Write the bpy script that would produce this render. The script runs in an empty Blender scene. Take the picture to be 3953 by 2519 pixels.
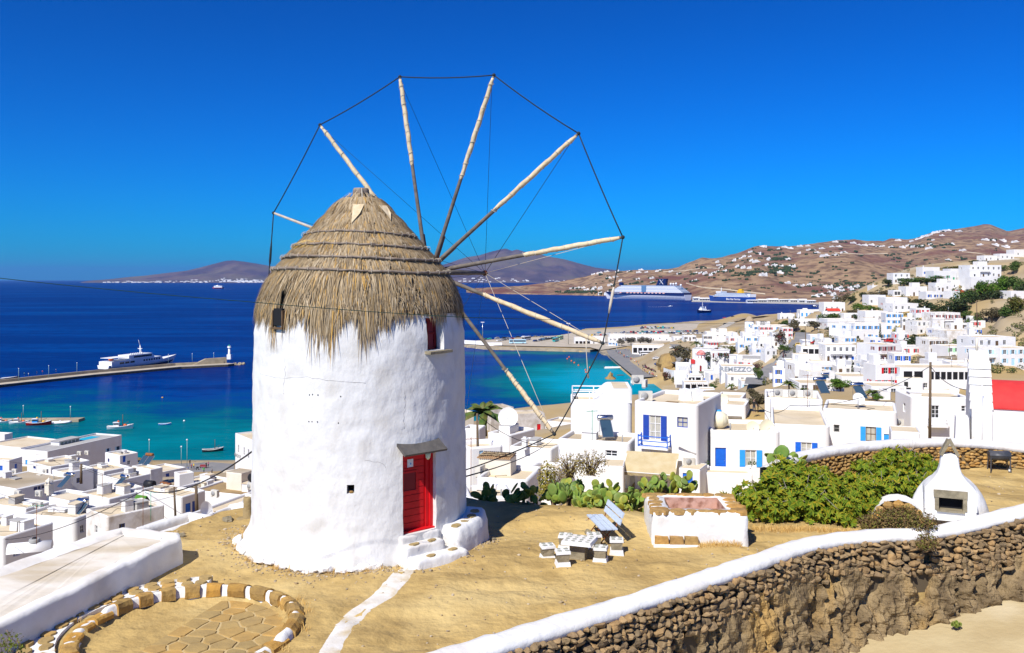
import bpy,bmesh,math,random
import numpy as np
from mathutils import Vector,Matrix,noise as mnoise
random.seed(7); rng=np.random.default_rng(7)
PI=math.pi
scene=bpy.context.scene
COL=scene.collection

# ------------------------------------------------------------------ camera, sky, sun, exposure
F,CX,HY,EYE=3383.0,1976.5,1079.0,55.0      # survey of the place: focal length in photo pixels, eye 55 m above the sea
cam_d=bpy.data.cameras.new('camera'); cam=bpy.data.objects.new('camera',cam_d); COL.objects.link(cam)
cam.location=(0,0,EYE); cam.rotation_euler=(PI/2,0,0)
cam_d.sensor_width=36; cam_d.lens=36*F/3953; cam_d.shift_y=(HY-1259.5)/3953
cam_d.clip_start=0.5; cam_d.clip_end=150000
scene.camera=cam
SUN_EL,SUN_AZ=47.0,212.0                        # sun high behind the left shoulder (azimuth clockwise from +Y)
world=bpy.data.worlds.new('World'); scene.world=world; world.use_nodes=True
wn,wl=world.node_tree.nodes,world.node_tree.links
bg=wn['Background']; sky=wn.new('ShaderNodeTexSky'); sky.sky_type='NISHITA'; sky.sun_disc=False
sky.sun_elevation=math.radians(SUN_EL); sky.sun_rotation=math.radians(SUN_AZ)
sky.altitude=50; sky.air_density=1.0; sky.dust_density=0.15; sky.ozone_density=3.0
gm=wn.new('ShaderNodeGamma'); gm.inputs[1].default_value=1.55
tn=wn.new('ShaderNodeMix'); tn.data_type='RGBA'; tn.blend_type='MULTIPLY'; tn.inputs[0].default_value=1; tn.inputs[7].default_value=(.0,.47,1.10,1)   # polarised deep Aegean blue
wl.new(sky.outputs[0],gm.inputs[0]); wl.new(gm.outputs[0],tn.inputs[6]); wl.new(tn.outputs[2],bg.inputs['Color'])
bg.inputs['Strength'].default_value=0.0265
sun_d=bpy.data.lights.new('sun','SUN'); sun=bpy.data.objects.new('sun',sun_d); COL.objects.link(sun)
sun_d.energy=4.2; sun_d.angle=math.radians(0.53); sun_d.color=(1.0,0.955,0.88)
az,el=math.radians(SUN_AZ),math.radians(SUN_EL)
to_sun=Vector((math.sin(az)*math.cos(el),math.cos(az)*math.cos(el),math.sin(el)))
sun.rotation_euler=to_sun.to_track_quat('Z','Y').to_euler(); sun.location=(0,-20,90)
vs=scene.view_settings; vs.view_transform='Standard'; vs.look='None'; vs.exposure=0.6; vs.gamma=1; vs.use_curve_mapping=False
scene.cycles.max_bounces=5; scene.cycles.diffuse_bounces=3; scene.cycles.glossy_bounces=2
scene.cycles.transparent_max_bounces=6; scene.cycles.volume_bounces=0
scene.cycles.use_denoising=True

# ------------------------------------------------------------------ survey helpers
def at(px,py,d):return Vector(((px-CX)/F*d,d,EYE-(py-HY)/F*d))
def onz(px,py,z):return at(px,py,(EYE-z)*F/(py-HY))
def S(dx,dy):return dx*3953/2407.0,dy*3953/2407.0
def fbm(x,y,z=0.0,o=4):
    v,a=0.0,1.0
    for i in range(o):
        v += a*mnoise.noise((x,y,z)); a *= .5; x *= 2.03; y *= 2.03; z *= 2.03
    return v
def nn(v,k=1.0):return mnoise.noise(Vector(v)*k)

# ------------------------------------------------------------------ materials
MATS={}
def mat(name,c,rough=.8,c2=None,sc=3.0,detail=4,bump=0.0,bsc=None,spec=.25,metal=0.0,c3=None,sc3=.3,island=None,mixpos=(.35,.65),stretch=None,coord='pos',trans=0.0):
    if name in MATS:return MATS[name]
    m=bpy.data.materials.new(name); m.use_nodes=True; MATS[name]=m
    nt=m.node_tree; N,L=nt.nodes,nt.links; b=N['Principled BSDF']
    b.inputs['Roughness'].default_value=rough; b.inputs['Metallic'].default_value=metal
    b.inputs['Specular IOR Level'].default_value=spec
    c=(*c,1) if len(c)==3 else c; b.inputs['Base Color'].default_value=c
    m.diffuse_color=c
    pos=None
    def getpos():
        nonlocal pos
        if pos is None:
            if coord=='pos':g=N.new('ShaderNodeNewGeometry'); pos=g.outputs['Position']
            else:g=N.new('ShaderNodeTexCoord'); pos=g.outputs['Object']
            if stretch:
                mp=N.new('ShaderNodeMapping'); mp.inputs['Scale'].default_value=stretch; L.new(pos,mp.inputs[0]); pos=mp.outputs[0]
        return pos
    col=None
    if c2 is not None:
        t=N.new('ShaderNodeTexNoise'); t.inputs['Scale'].default_value=sc; t.inputs['Detail'].default_value=detail
        L.new(getpos(),t.inputs['Vector'])
        r=N.new('ShaderNodeMapRange'); r.inputs[1].default_value,r.inputs[2].default_value=mixpos
        L.new(t.outputs['Fac'],r.inputs[0])
        x=N.new('ShaderNodeMix'); x.data_type='RGBA'; x.inputs[6].default_value=c; x.inputs[7].default_value=(*c2,1)
        L.new(r.outputs[0],x.inputs[0]); col=x.outputs[2]
    if c3 is not None:
        t=N.new('ShaderNodeTexNoise'); t.inputs['Scale'].default_value=sc3; t.inputs['Detail'].default_value=5
        L.new(getpos(),t.inputs['Vector'])
        r=N.new('ShaderNodeMapRange'); r.inputs[1].default_value,r.inputs[2].default_value=.48,.68
        L.new(t.outputs['Fac'],r.inputs[0])
        x=N.new('ShaderNodeMix'); x.data_type='RGBA'; x.inputs[7].default_value=(*c3,1)
        if col:L.new(col,x.inputs[6])
        else:x.inputs[6].default_value=c
        L.new(r.outputs[0],x.inputs[0]); col=x.outputs[2]
    if island is not None:
        g=N.new('ShaderNodeNewGeometry'); rp=N.new('ShaderNodeValToRGB'); rp.color_ramp.interpolation='LINEAR'
        while len(rp.color_ramp.elements)<len(island):rp.color_ramp.elements.new(.5)
        for i,cc in enumerate(island):
            e=rp.color_ramp.elements[i]; e.position=i/(len(island)-1); e.color=(*cc,1)
        oi=N.new('ShaderNodeObjectInfo'); ad=N.new('ShaderNodeMath'); ad.operation='ADD'; fr=N.new('ShaderNodeMath'); fr.operation='FRACT'
        L.new(g.outputs['Random Per Island'],ad.inputs[0]); L.new(oi.outputs['Random'],ad.inputs[1]); L.new(ad.outputs[0],fr.inputs[0])
        L.new(fr.outputs[0],rp.inputs[0])
        if col:
            x=N.new('ShaderNodeMix'); x.data_type='RGBA'; x.blend_type='MULTIPLY'; x.inputs[0].default_value=1
            L.new(rp.outputs[0],x.inputs[6]); L.new(col,x.inputs[7]); col=x.outputs[2]
        else:col=rp.outputs[0]
    if col:L.new(col,b.inputs['Base Color'])
    if bump:
        t=N.new('ShaderNodeTexNoise'); t.inputs['Scale'].default_value=bsc or sc; t.inputs['Detail'].default_value=5
        L.new(getpos(),t.inputs['Vector'])
        bp=N.new('ShaderNodeBump'); bp.inputs['Strength'].default_value=1.0; bp.inputs['Distance'].default_value=bump
        L.new(t.outputs['Fac'],bp.inputs['Height']); L.new(bp.outputs[0],b.inputs['Normal'])
    if trans:
        tr=N.new('ShaderNodeBsdfTranslucent'); ms=N.new('ShaderNodeMixShader'); ms.inputs[0].default_value=trans
        if col:L.new(col,tr.inputs[0])
        else:tr.inputs[0].default_value=c
        out=[n for n in N if n.type=='OUTPUT_MATERIAL'][0]
        L.new(b.outputs[0],ms.inputs[1]); L.new(tr.outputs[0],ms.inputs[2]); L.new(ms.outputs[0],out.inputs[0])
    return m

WHITE=mat('whitewash',(.765,.765,.755),.9,(.71,.70,.685),.35,6,.012,2.2)
WHITE_N=mat('whitewash_rough',(.76,.76,.75),.9,(.69,.68,.65),1.3,7,.025,5.0,c3=(.66,.63,.58),sc3=.9)
WHITE_W=mat('whitewash_worn',(.80,.79,.77),.9,(.70,.68,.64),1.2,7,.02,4.0,c3=(.52,.46,.38),sc3=.55)
WHITE_M=mat('whitewash_mill',(.70,.695,.675),.92,(.65,.64,.615),1.2,8,.030,5.0,c3=(.60,.58,.54),sc3=2.6,stretch=(1,1,.7))
CREAM=mat('cream_wash',(.74,.68,.56),.9,(.66,.60,.48),.7,5,.01,3)
OLDWALL=mat('old_wall',(.62,.58,.53),.95,(.42,.37,.31),.7,7,.05,2.0)
ROOF=mat('roof_screed',(.64,.54,.38),.95,(.54,.44,.29),.5,7,.006,4,c3=(.66,.57,.42),sc3=.25)
ROOF2=mat('roof_screed_dark',(.42,.34,.23),.95,(.31,.25,.165),.4,7,.008,4,c3=(.48,.42,.33),sc3=.2)
ROOF3=mat('roof_grey',(.42,.41,.39),.95,(.36,.35,.33),.6,6)
ROOFB=mat('roof_brown',(.36,.25,.12),.95,(.26,.18,.09),.5,7,.01,4)
GRAVEL=mat('roof_gravel',(.50,.41,.28),.95,(.36,.29,.2),12,4,.03,14)
BLUE=mat('blue_paint',(.012,.13,.62),.45,(.01,.11,.52),2,4)
BLUE2=mat('dark_blue_paint',(.02,.06,.33),.45)
SKYB=mat('sky_blue_paint',(.03,.30,.72),.5)
PALEB=mat('pale_blue_paint',(.42,.66,.82),.6)
GREEN=mat('green_paint',(.02,.36,.17),.5)
PGREEN=mat('pale_green_paint',(.38,.68,.40),.6)
RED=mat('red_paint',(.62,.010,.016),.45,(.52,.008,.012),3,4)
DRED=mat('dark_red_paint',(.22,.012,.016),.5)
MAROON=mat('maroon_paint',(.25,.03,.04),.6)
BROWNW=mat('brown_wood',(.15,.09,.045),.8,(.10,.06,.03),6)
FRAMEW=mat('white_frame',(.78,.78,.78),.5)
GLASS=mat('dark_glass',(.025,.03,.035),.08,spec=.6)
CURT=mat('curtain',(.50,.48,.40),.9,(.34,.33,.29),5,stretch=(4,4,.3))
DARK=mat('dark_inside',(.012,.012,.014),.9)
STONE=mat('house_stone',(.30,.25,.18),.95,(.17,.14,.10),1.2,6,.06,2)
CONC=mat('concrete',(.45,.42,.36),.95,(.36,.33,.28),.5,7,.01,3)
METAL=mat('galvanised',(.55,.56,.57),.3,metal=.9)
STEEL=mat('steel_tank',(.62,.63,.65),.22,metal=1.0)
GREYP=mat('grey_paint',(.32,.32,.31),.6)
ACW=mat('ac_casing',(.66,.64,.57),.55,(.58,.55,.47),3)
RUST=mat('rust',(.34,.13,.04),.9,(.18,.07,.03),6)
BLACKP=mat('black_plastic',(.02,.02,.022),.5)
SOLAR=mat('solar_glass',(.035,.07,.11),.15,spec=.6)
PLASTIC=mat('white_plastic',(.80,.80,.78),.4)
TANKC=mat('cream_plastic',(.74,.69,.50),.45)
WOODP=mat('pole_wood',(.16,.115,.07),.9,(.10,.07,.045),5,stretch=(6,6,.5))
WIRE=mat('wire',(.02,.02,.022),.6)

# ------------------------------------------------------------------ mesh building
class MB:
    def __init__(s):s.v,s.f,s.m,s.s=[],[],[],[]
    def quad(s,a,b,c,d,m=0,sm=False):
        i=len(s.v); s.v += [tuple(a),tuple(b),tuple(c),tuple(d)]; s.f.append((i,i+1,i+2,i+3)); s.m.append(m); s.s.append(sm); return s
    def poly(s,pts,m=0,sm=False):
        i=len(s.v); s.v += [tuple(p) for p in pts]; s.f.append(tuple(range(i,i+len(pts)))); s.m.append(m); s.s.append(sm); return s
    def box(s,x0,y0,z0,x1,y1,z1,m=0,M=None,tp=0.0,bottom=True):
        t=tp
        P=[(x0,y0,z0),(x1,y0,z0),(x1,y1,z0),(x0,y1,z0),(x0+t,y0+t,z1),(x1-t,y0+t,z1),(x1-t,y1-t,z1),(x0+t,y1-t,z1)]
        if M is not None:P=[tuple(M@Vector(p)) for p in P]
        i=len(s.v); s.v += P
        fs=[(4,5,6,7),(0,1,5,4),(1,2,6,5),(2,3,7,6),(3,0,4,7)] + ([(3,2,1,0)] if bottom else [])
        for q in fs:s.f.append(tuple(i+k for k in q)); s.m.append(m); s.s.append(False)
        return s
    def rings(s,rings,m=0,closed=True,sm=True,cap0=False,cap1=False):
        i0=len(s.v); n=len(rings[0])
        for r in rings:s.v += [tuple(p) for p in r]
        for k in range(len(rings)-1):
            for j in range(n if closed else n-1):
                a=i0+k*n+j; b=i0+k*n+(j+1) % n
                s.f.append((a,b,b+n,a+n)); s.m.append(m); s.s.append(sm)
        if cap0:s.f.append(tuple(i0+j for j in range(n-1,-1,-1))); s.m.append(m); s.s.append(False)
        if cap1:s.f.append(tuple(i0+(len(rings)-1)*n+j for j in range(n))); s.m.append(m); s.s.append(False)
        return s
    def tube(s,pts,r,n=6,m=0,caps=True,sm=True):
        pts=[Vector(p) for p in pts]; rs=r if isinstance(r,(list,tuple)) else [r]*len(pts)
        rings=[]; u=None
        for k,p in enumerate(pts):
            t=(pts[min(k+1,len(pts)-1)]-pts[max(k-1,0)])
            if t.length<1e-9:t=Vector((0,0,1))
            t.normalize()
            if u is None:
                u=t.orthogonal().normalized()
            else:
                u=(u-t*u.dot(t))
                u=u.normalized() if u.length>1e-6 else t.orthogonal().normalized()
            w=t.cross(u)
            rings.append([p+(u*math.cos(a)+w*math.sin(a))*rs[k] for a in [2*PI*j/n for j in range(n)]])
        return s.rings(rings,m,True,sm,caps,caps)
    def bar(s,a,b,w,h=None,m=0):
        a,b=Vector(a),Vector(b); h=h or w; t=b-a
        u=t.cross(Vector((0,0,1)));  u=u.normalized() if u.length>1e-6 else Vector((1,0,0))
        v=u.cross(t).normalized()
        R=[[p+u*sx*w/2+v*sy*h/2 for sx,sy in ((-1,-1),(1,-1),(1,1),(-1,1))] for p in (a,b)]
        return s.rings(R,m,True,False,True,True)
    def lathe(s,prof,n=16,c=(0,0,0),m=0,sm=True,cap0=False,cap1=True,a0=0,a1=2*PI):
        full=abs(a1-a0-2*PI)<1e-6; k=n if full else n+1
        rings=[[(c[0]+r*math.cos(a0+(a1-a0)*j/n),c[1]+r*math.sin(a0+(a1-a0)*j/n),c[2]+z) for j in range(k)] for r,z in prof]
        return s.rings(rings,m,full,sm,cap0,cap1)
    def ell(s,c,rx,ry,rz,nu=8,nv=6,m=0,sm=True,jit=0.0,seed=0,M=None):
        rings=[]; rr=random.Random(seed)
        for k in range(nv+1):
            t=PI*k/nv; z=-math.cos(t); q=max(math.sin(t),.02); ring=[]
            for j in range(nu):
                a=2*PI*j/nu; e=1+jit*(rr.random()*2-1)
                p=Vector((rx*q*math.cos(a)*e,ry*q*math.sin(a)*e,rz*z*e))
                if M is not None:p=M@p
                ring.append((c[0]+p[0],c[1]+p[1],c[2]+p[2]))
            rings.append(ring)
        return s.rings(rings,m,True,sm,True,True)
    def disp(s,amp,k,o=3,i0=0):
        for i in range(i0,len(s.v)):
            p=Vector(s.v[i]); s.v[i]=tuple(p+Vector((fbm(*(p*k),o),fbm(*(p*k+Vector((9,3,1))),o),fbm(*(p*k+Vector((2,8,5))),o)))*amp)
        return s
    def mesh(s,name,mats):
        me=bpy.data.meshes.new(name); me.from_pydata(s.v,[],s.f)
        for mm in (mats if isinstance(mats,(list,tuple)) else [mats]):me.materials.append(mm)
        me.polygons.foreach_set('material_index',s.m); me.polygons.foreach_set('use_smooth',s.s); me.update()
        return me
    def build(s,name,mats,parent=None,loc=None,rz=0.0):
        return link(name,s.mesh(name,mats),parent,loc,rz)

def link(name,me,parent=None,loc=None,rz=0.0):
    o=bpy.data.objects.new(name,me); COL.objects.link(o)
    if parent is not None:o.parent=parent
    if loc is not None:o.location=loc
    if rz:o.rotation_euler=(0,0,rz)
    return o
def npmesh(name,V,Q,mats,smooth=False,mi=None):
    me=bpy.data.meshes.new(name); V=np.asarray(V,np.float32); Q=np.asarray(Q,np.int32); k=Q.shape[1]
    me.vertices.add(len(V)); me.vertices.foreach_set('co',V.ravel())
    me.loops.add(Q.size); me.loops.foreach_set('vertex_index',Q.ravel())
    me.polygons.add(len(Q)); me.polygons.foreach_set('loop_start',np.arange(len(Q),dtype=np.int32)*k)
    me.polygons.foreach_set('use_smooth',np.full(len(Q),smooth))
    for mm in (mats if isinstance(mats,(list,tuple)) else [mats]):me.materials.append(mm)
    if mi is not None:me.polygons.foreach_set('material_index',np.asarray(mi,np.int32))
    me.update(calc_edges=True); return me
def gridmesh(name,X,Y,Z,mats,smooth=True):
    n,k=X.shape; V=np.stack([X,Y,Z],-1).reshape(-1,3)
    i=np.arange(n*k).reshape(n,k); Q=np.stack([i[:-1,:-1],i[:-1,1:],i[1:,1:],i[1:,:-1]],-1).reshape(-1,4)
    return npmesh(name,V,Q,mats,smooth)
def tag(o,label,cat,group=None):
    o['label']=label; o['category']=cat
    if group:o['group']=group
    return o
def struct(o,kind='structure'):o['kind']=kind; return o
def thing(name,label,cat,loc=(0,0,0),rz=0.0,group=None):
    o=bpy.data.objects.new(name,None); COL.objects.link(o); o.location=loc; o.rotation_euler=(0,0,rz); o.empty_display_size=.3
    return tag(o,label,cat,group)
def dup(root,loc=None,rz=None,label=None,group=None,scale=None):
    kids={}
    for o in ALLKIDS(root):kids.setdefault(o.parent,[]).append(o)
    def cp(o,par):
        c=o.copy(); COL.objects.link(c); c.parent=par
        for k in kids.get(o,[]):cp(k,c)
        return c
    r=cp(root,None)
    if loc is not None:r.location=loc
    if rz is not None:r.rotation_euler=(0,0,rz)
    if scale:r.scale=(scale,)*3 if not isinstance(scale,tuple) else scale
    if label:r['label']=label
    if group:r['group']=group
    return r
def ALLKIDS(root):
    out=[]; st=[root]
    while st:
        o=st.pop()
        for c in o.children:out.append(c); st.append(c)
    return out
def text_mesh(body,size,m,ext=.005,bold=0.0):
    cu=bpy.data.curves.new('t','FONT'); cu.body=body; cu.size=size; cu.extrude=ext; cu.offset=bold; cu.align_x='CENTER'; cu.align_y='CENTER'; cu.resolution_u=2
    o=bpy.data.objects.new('t',cu); COL.objects.link(o); bpy.context.view_layer.update()
    me=bpy.data.meshes.new_from_object(o.evaluated_get(bpy.context.evaluated_depsgraph_get()))
    bpy.data.objects.remove(o); bpy.data.curves.remove(cu); me.materials.clear(); me.materials.append(m); me.name='lettering'
    return me
CACHE={}
def cached(key,fn):
    if key not in CACHE:CACHE[key]=fn()
    return CACHE[key]
# ------------------------------------------------------------------ sea
def smooth(x,a,b):
    t=np.clip((x-a)/(b-a),0,1); return t*t*(3-2*t)
def sea():
    xs=np.concatenate([[-80000,-30000,-10000,-4000,-1500,-800],np.arange(-480,481,10),[800,1500,4000,10000,30000,80000]]).astype(float)
    ys=np.concatenate([[-3000,-500,50],np.arange(150,1301,10),[1600,2200,3500,6000,12000,25000,50000,100000]]).astype(float)
    X,Y=np.meshgrid(xs,ys)
    me=gridmesh('sea',X,Y,X*0,None or [seamat()],True)
    wob=np.array([fbm(x/60,y/90,3,3) for x,y in zip(X.ravel(),Y.ravel())]).reshape(X.shape)
    yy=Y+wob*60
    left=(1-smooth(yy,285,480))*(1-smooth(X+wob*40,-25,40))*.66           # sandy harbour bed on the left
    bay=np.exp(-(((X-48+wob*10)/58)**2+((Y-480)/110)**2))*1.15                # pale sand below the promenade
    qu=np.exp(-((X-20)/90)**2-((Y-660)/28)**2)*.45                            # shelf along the car-park quay
    back=np.exp(-((Y-(930+X*.55))/45)**2)*(X>-60)*.28
    sh=np.clip(np.maximum.reduce([left,bay,qu,back])+wob*.07,0,1)
    far=(np.abs(X)>480) | (Y>1290)
    sh[far]=0
    at_=me.attributes.new('shallow','FLOAT','POINT'); at_.data.foreach_set('value',sh.ravel().astype(np.float32))
    return struct(link('sea',me))
def seamat():
    m=bpy.data.materials.new('sea_water'); m.use_nodes=True; N,L=m.node_tree.nodes,m.node_tree.links; b=N['Principled BSDF']
    b.inputs['Roughness'].default_value=1.0; b.inputs['Specular IOR Level'].default_value=0
    a=N.new('ShaderNodeAttribute'); a.attribute_name='shallow'
    g=N.new('ShaderNodeNewGeometry')
    def noise(scale,st,det=3):
        mp=N.new('ShaderNodeMapping'); mp.inputs['Scale'].default_value=st; L.new(g.outputs['Position'],mp.inputs[0])
        t=N.new('ShaderNodeTexNoise'); t.inputs['Scale'].default_value=scale; t.inputs['Detail'].default_value=det; L.new(mp.outputs[0],t.inputs['Vector']); return t.outputs['Fac']
    def math_(op,x,y):
        n=N.new('ShaderNodeMath'); n.operation=op
        for i,q in enumerate((x,y)):
            if isinstance(q,(int,float)):n.inputs[i].default_value=q
            else:L.new(q,n.inputs[i])
        return n.outputs[0]
    streak=noise(.0035,(.55,1.6,1),6); weed=noise(.045,(.6,1,1),4); rip=noise(.22,(.35,1,1),4)
    s=math_('ADD',a.outputs['Fac'],math_('MULTIPLY',math_('SUBTRACT',weed,.5),.5))
    gate=math_('MULTIPLY',s,math_('MINIMUM',math_('MULTIPLY',a.outputs['Fac'],6.0),1.0))
    s2=math_('ADD',gate,math_('MULTIPLY',math_('SUBTRACT',streak,.46),.62))
    s2=math_('ADD',s2,math_('MULTIPLY',math_('SUBTRACT',noise(.022,(.28,1.3,1),5),.48),.34))
    s3=math_('ADD',s2,math_('MULTIPLY',math_('SUBTRACT',rip,.5),.34))
    rp=N.new('ShaderNodeValToRGB'); L.new(s3,rp.inputs[0]); e=rp.color_ramp.elements
    e[0].position=0; e[0].color=(.0,.015,.13,1); e[1].position=1; e[1].color=(.0,.26,.36,1)
    for p,c in ((.12,(.0,.034,.20,1)),(.34,(.0,.050,.16,1)),(.52,(.0,.115,.14,1)),(.72,(.0,.17,.195,1))):
        q=e.new(p); q.color=c
    L.new(rp.outputs[0],b.inputs['Base Color'])
    w=math_('ADD',noise(.35,(.45,1,1),3),math_('MULTIPLY',noise(.06,(.4,1,1),3),1.6))
    bp=N.new('ShaderNodeBump'); bp.inputs['Strength'].default_value=.75; bp.inputs['Distance'].default_value=.55
    L.new(w,bp.inputs['Height']); L.new(bp.outputs[0],b.inputs['Normal'])
    gl=N.new('ShaderNodeBsdfGlossy'); gl.inputs['Roughness'].default_value=.12; L.new(bp.outputs[0],gl.inputs['Normal'])
    fr=N.new('ShaderNodeFresnel'); fr.inputs[0].default_value=1.33; L.new(bp.outputs[0],fr.inputs['Normal'])
    ms=N.new('ShaderNodeMixShader'); L.new(math_('MINIMUM',math_('MULTIPLY',fr.outputs[0],.5),.13),ms.inputs[0])      # polarising filter: most of the sky glare is gone
    L.new(b.outputs[0],ms.inputs[1]); L.new(gl.outputs[0],ms.inputs[2]); L.new(ms.outputs[0],[n for n in N if n.type=='OUTPUT_MATERIAL'][0].inputs[0])
    return m
sea()

# ------------------------------------------------------------------ far land
def prof(tab,x):a=np.array(tab,float); return np.interp(x,a[:,0],a[:,1])
HILLM=mat('far_hill',(.31,.205,.115),.95,(.15,.092,.055),.03,12,6.0,.05,c3=(.15,.062,.045),sc3=.0045,mixpos=(.44,.60))
ISLM=mat('island_rock',(.13,.085,.07),.95,(.07,.045,.05),.0016,10,45.0,.0022,c3=(.15,.12,.07),sc3=.0007,mixpos=(.42,.58))
CREST=[(1800,1132),(1835,1117),(1880,1112),(1950,1106),(2050,1098),(2140,1088),(2200,1078),(2266,1066),(2300,1052),(2400,1044),(2480,1040),(2560,1042),(2620,1038),(2660,1020),(2710,998),
         (2745,999),(2790,993),(2850,975),(2900,955),(2925,948),(2965,950),(3060,950),(3150,938),(3210,930),(3260,927),(3300,928),(3350,935),(3410,938),(3440,926),(3500,928),(3545,918),
         (3580,902),(3620,890),(3700,882),(3760,872),(3800,864),(3822,865),(3850,876),(3890,892),(3953,878),(4100,870),(4500,880)]
CRD=[(1800,3800),(2300,4000),(2600,3800),(2900,3900),(3300,4500),(3800,5500),(4500,5600)]
SHD=[(1800,3780),(1840,3500),(2266,3050),(2430,2750),(2600,2420),(2800,2260),(2950,2170),(3200,2080),(4500,1900)]
HC=np.linspace(1800,4500,300); HT=np.linspace(0,1,90)
def hills():
    zc=EYE-(prof(CREST,HC)-HY)/F*prof(CRD,HC); dc,ds=prof(CRD,HC),prof(SHD,HC)
    D=ds[None]+(dc-ds)[None]*HT[:,None]; X=(HC[None]-CX)/F*D
    Z=3+(zc-3)[None]*(HT[:,None]**1.15)
    W=np.sin(HT*PI)[:,None]
    def bump(px,d,h,rx,ry):
        x=(px-CX)/F*d; return h*np.exp(-((X-x)/rx)**2-((D-d)/ry)**2)
    Z=Z+bump(2830,2750,52,190,260)+bump(3250,2900,58,260,330)+bump(2720,3500,25,160,250)+bump(2480,3050,14,150,200)-bump(3480,2900,25,150,300)+bump(3700,4200,40,300,500)-bump(3020,2700,18,120,300)
    nz=np.array([fbm(x/420,d/420,1,6) for x,d in zip(X.ravel(),D.ravel())]).reshape(X.shape)
    Z += nz*(16+10*HT[:,None])*np.minimum(1,W*1.5)+np.array([fbm(x/90,d/90,4,4) for x,d in zip(X.ravel(),D.ravel())]).reshape(X.shape)*3.0
    Z[0]=-6; Z[1]=np.maximum(Z[1],2)
    back=np.full((1,len(HC)),-20.0)
    Xb=np.vstack([X,X[-1:]*1.15]); Db=np.vstack([D,D[-1:]*1.15]); Zb=np.vstack([Z,back])
    struct(link('far_hills',gridmesh('far_hills',Xb,Db,Zb,[HILLM])))
    return X,D,Z
HX,HD,HZ=hills()
def on_hill(px,py):
    j=int(np.argmin(np.abs(HC-px))); y=HY-(HZ[:,j]-EYE)/HD[:,j]*F
    best=None
    for k in range(2,len(HT)):
        if y[k] <= py and (best is None):
            best=k
    k=best if best is not None else len(HT)-2
    t=0 if y[k-1]==y[k] else (y[k-1]-py)/(y[k-1]-y[k]); t=min(max(t,0),1)
    d=HD[k-1,j]+(HD[k,j]-HD[k-1,j])*t; z=HZ[k-1,j]+(HZ[k,j]-HZ[k-1,j])*t
    return Vector(((px-CX)/F*d,d,z))
def island():
    cr=[(300,1090),(340,1083),(420,1077),(500,1068),(560,1063),(650,1052),(720,1044),(780,1030),(840,1014),(870,1006),(900,1004),(950,1010),(1010,1020),(1100,1035),(1250,1050),(1450,1052),(1600,1045),(1680,1030),(1740,1012),
          (1800,992),(1850,985),(1890,972),(1930,962),(1955,958),(1975,968),(1995,962),(2030,972),(2080,980),(2120,990),(2180,1000),(2240,1017),(2300,1032),(2380,1042),(2480,1055),(2700,1075)]
    c=np.linspace(300,2700,260); t=np.linspace(0,1,70); D=15500+3500*t[:,None]+0*c[None]; X=(c[None]-CX)/F*D
    zc=EYE-(prof(cr,c)-HY)/F*19000; Z=zc[None]*t[:,None]**.95
    nz=np.array([fbm(x/1500,d/1500,7,6) for x,d in zip(X.ravel(),D.ravel())]).reshape(X.shape)
    rid=np.array([abs(fbm(x/900,d/2600,5,4)) for x,d in zip(X.ravel(),D.ravel())]).reshape(X.shape)
    Z=Z*(1+.22*nz*np.sin(t*PI)[:,None])+(nz*55-rid*110)*np.sin(t*PI)[:,None]**.7*np.clip(zc/350,.1,1)[None]
    Z[0]=-8
    Z=np.vstack([Z,Z[-1:]*0-50]); X=np.vstack([X,X[-1:]*1.1]); D=np.vstack([D,D[-1:]*1.1])
    struct(link('far_island',gridmesh('far_island',X,D,Z,[ISLM])))
    return c,t,X,D,Z
ISL=island()

# tiny white villages on the far island shore (single houses cannot be counted)
def specks():
    mb=MB(); r=random.Random(5)
    c,t,X,D,Z=ISL
    for cx_,n,w in ((560,40,90),(430,20,50),(880,34,120),(940,60,70),(760,14,100),(1000,30,60),(1850,16,90),(1960,16,120),(2160,10,80)):
        for k in range(n):
            px=r.gauss(cx_,w*.5); j=int(np.argmin(np.abs(c-px))); i=min(int(abs(r.gauss(0,5)))+2,30)
            x,d,z=X[i,j]+r.uniform(-40,40),D[i,j]+r.uniform(-20,20),Z[i,j]; w_=r.uniform(12,30)
            mb.box(x-w_,d-w_,z-5,x+w_,d+w_,z+r.uniform(7,13))
    o=mb.build('island_village',WHITE); o['kind']='stuff'; tag(o,'speckle of tiny white villages on the hazy far island','village')
specks()

# far white houses on the brown hills across the bay
def far_house_mesh(v):
    mb=MB(); r=random.Random(v*13+1); w=[8,11,14,9,18,24][v]; h=[4,6.5,4,7,4.5,6.5][v]; dp=9
    mb.box(-w/2,0,-6,w/2,dp,h); mb.box(-w/2+.3,.3,h,w/2-.3,dp-.3,h+.05,1)
    mb.box(w*.1,2,h,w/2-1,dp-1,h+2.6)
    if v in (1,3,5):mb.box(-w/2-3.5,1,-6,-w/2,dp-2,h*.5)
    if v>3:mb.box(w/2,-2,-6,w/2+5,dp-3,h*.6)
    for k in range(max(2,int(w/3.2))):
        x=-w/2+1.4+k*3.0
        if x>w/2-1.2:break
        for lv in range(1 if h<5.5 else 2):mb.box(x-.6,-.06,.9+lv*3.1,x+.6,.02,2.4+lv*3.1,2)
    mb.box(-w/2+1,3,h,-w/2+1.6,3.6,h+1.1)
    return mb.mesh('far_house',[WHITE,ROOF,GLASS])
FARH=[]
def z6(*L_):return [(2200+x/3.01,900+y/3.01,w/3.01) for x,y,w in L_]
def z7(*L_):return [(2900+x/2.287,850+y/2.287,w/2.287) for x,y,w in L_]
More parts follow.
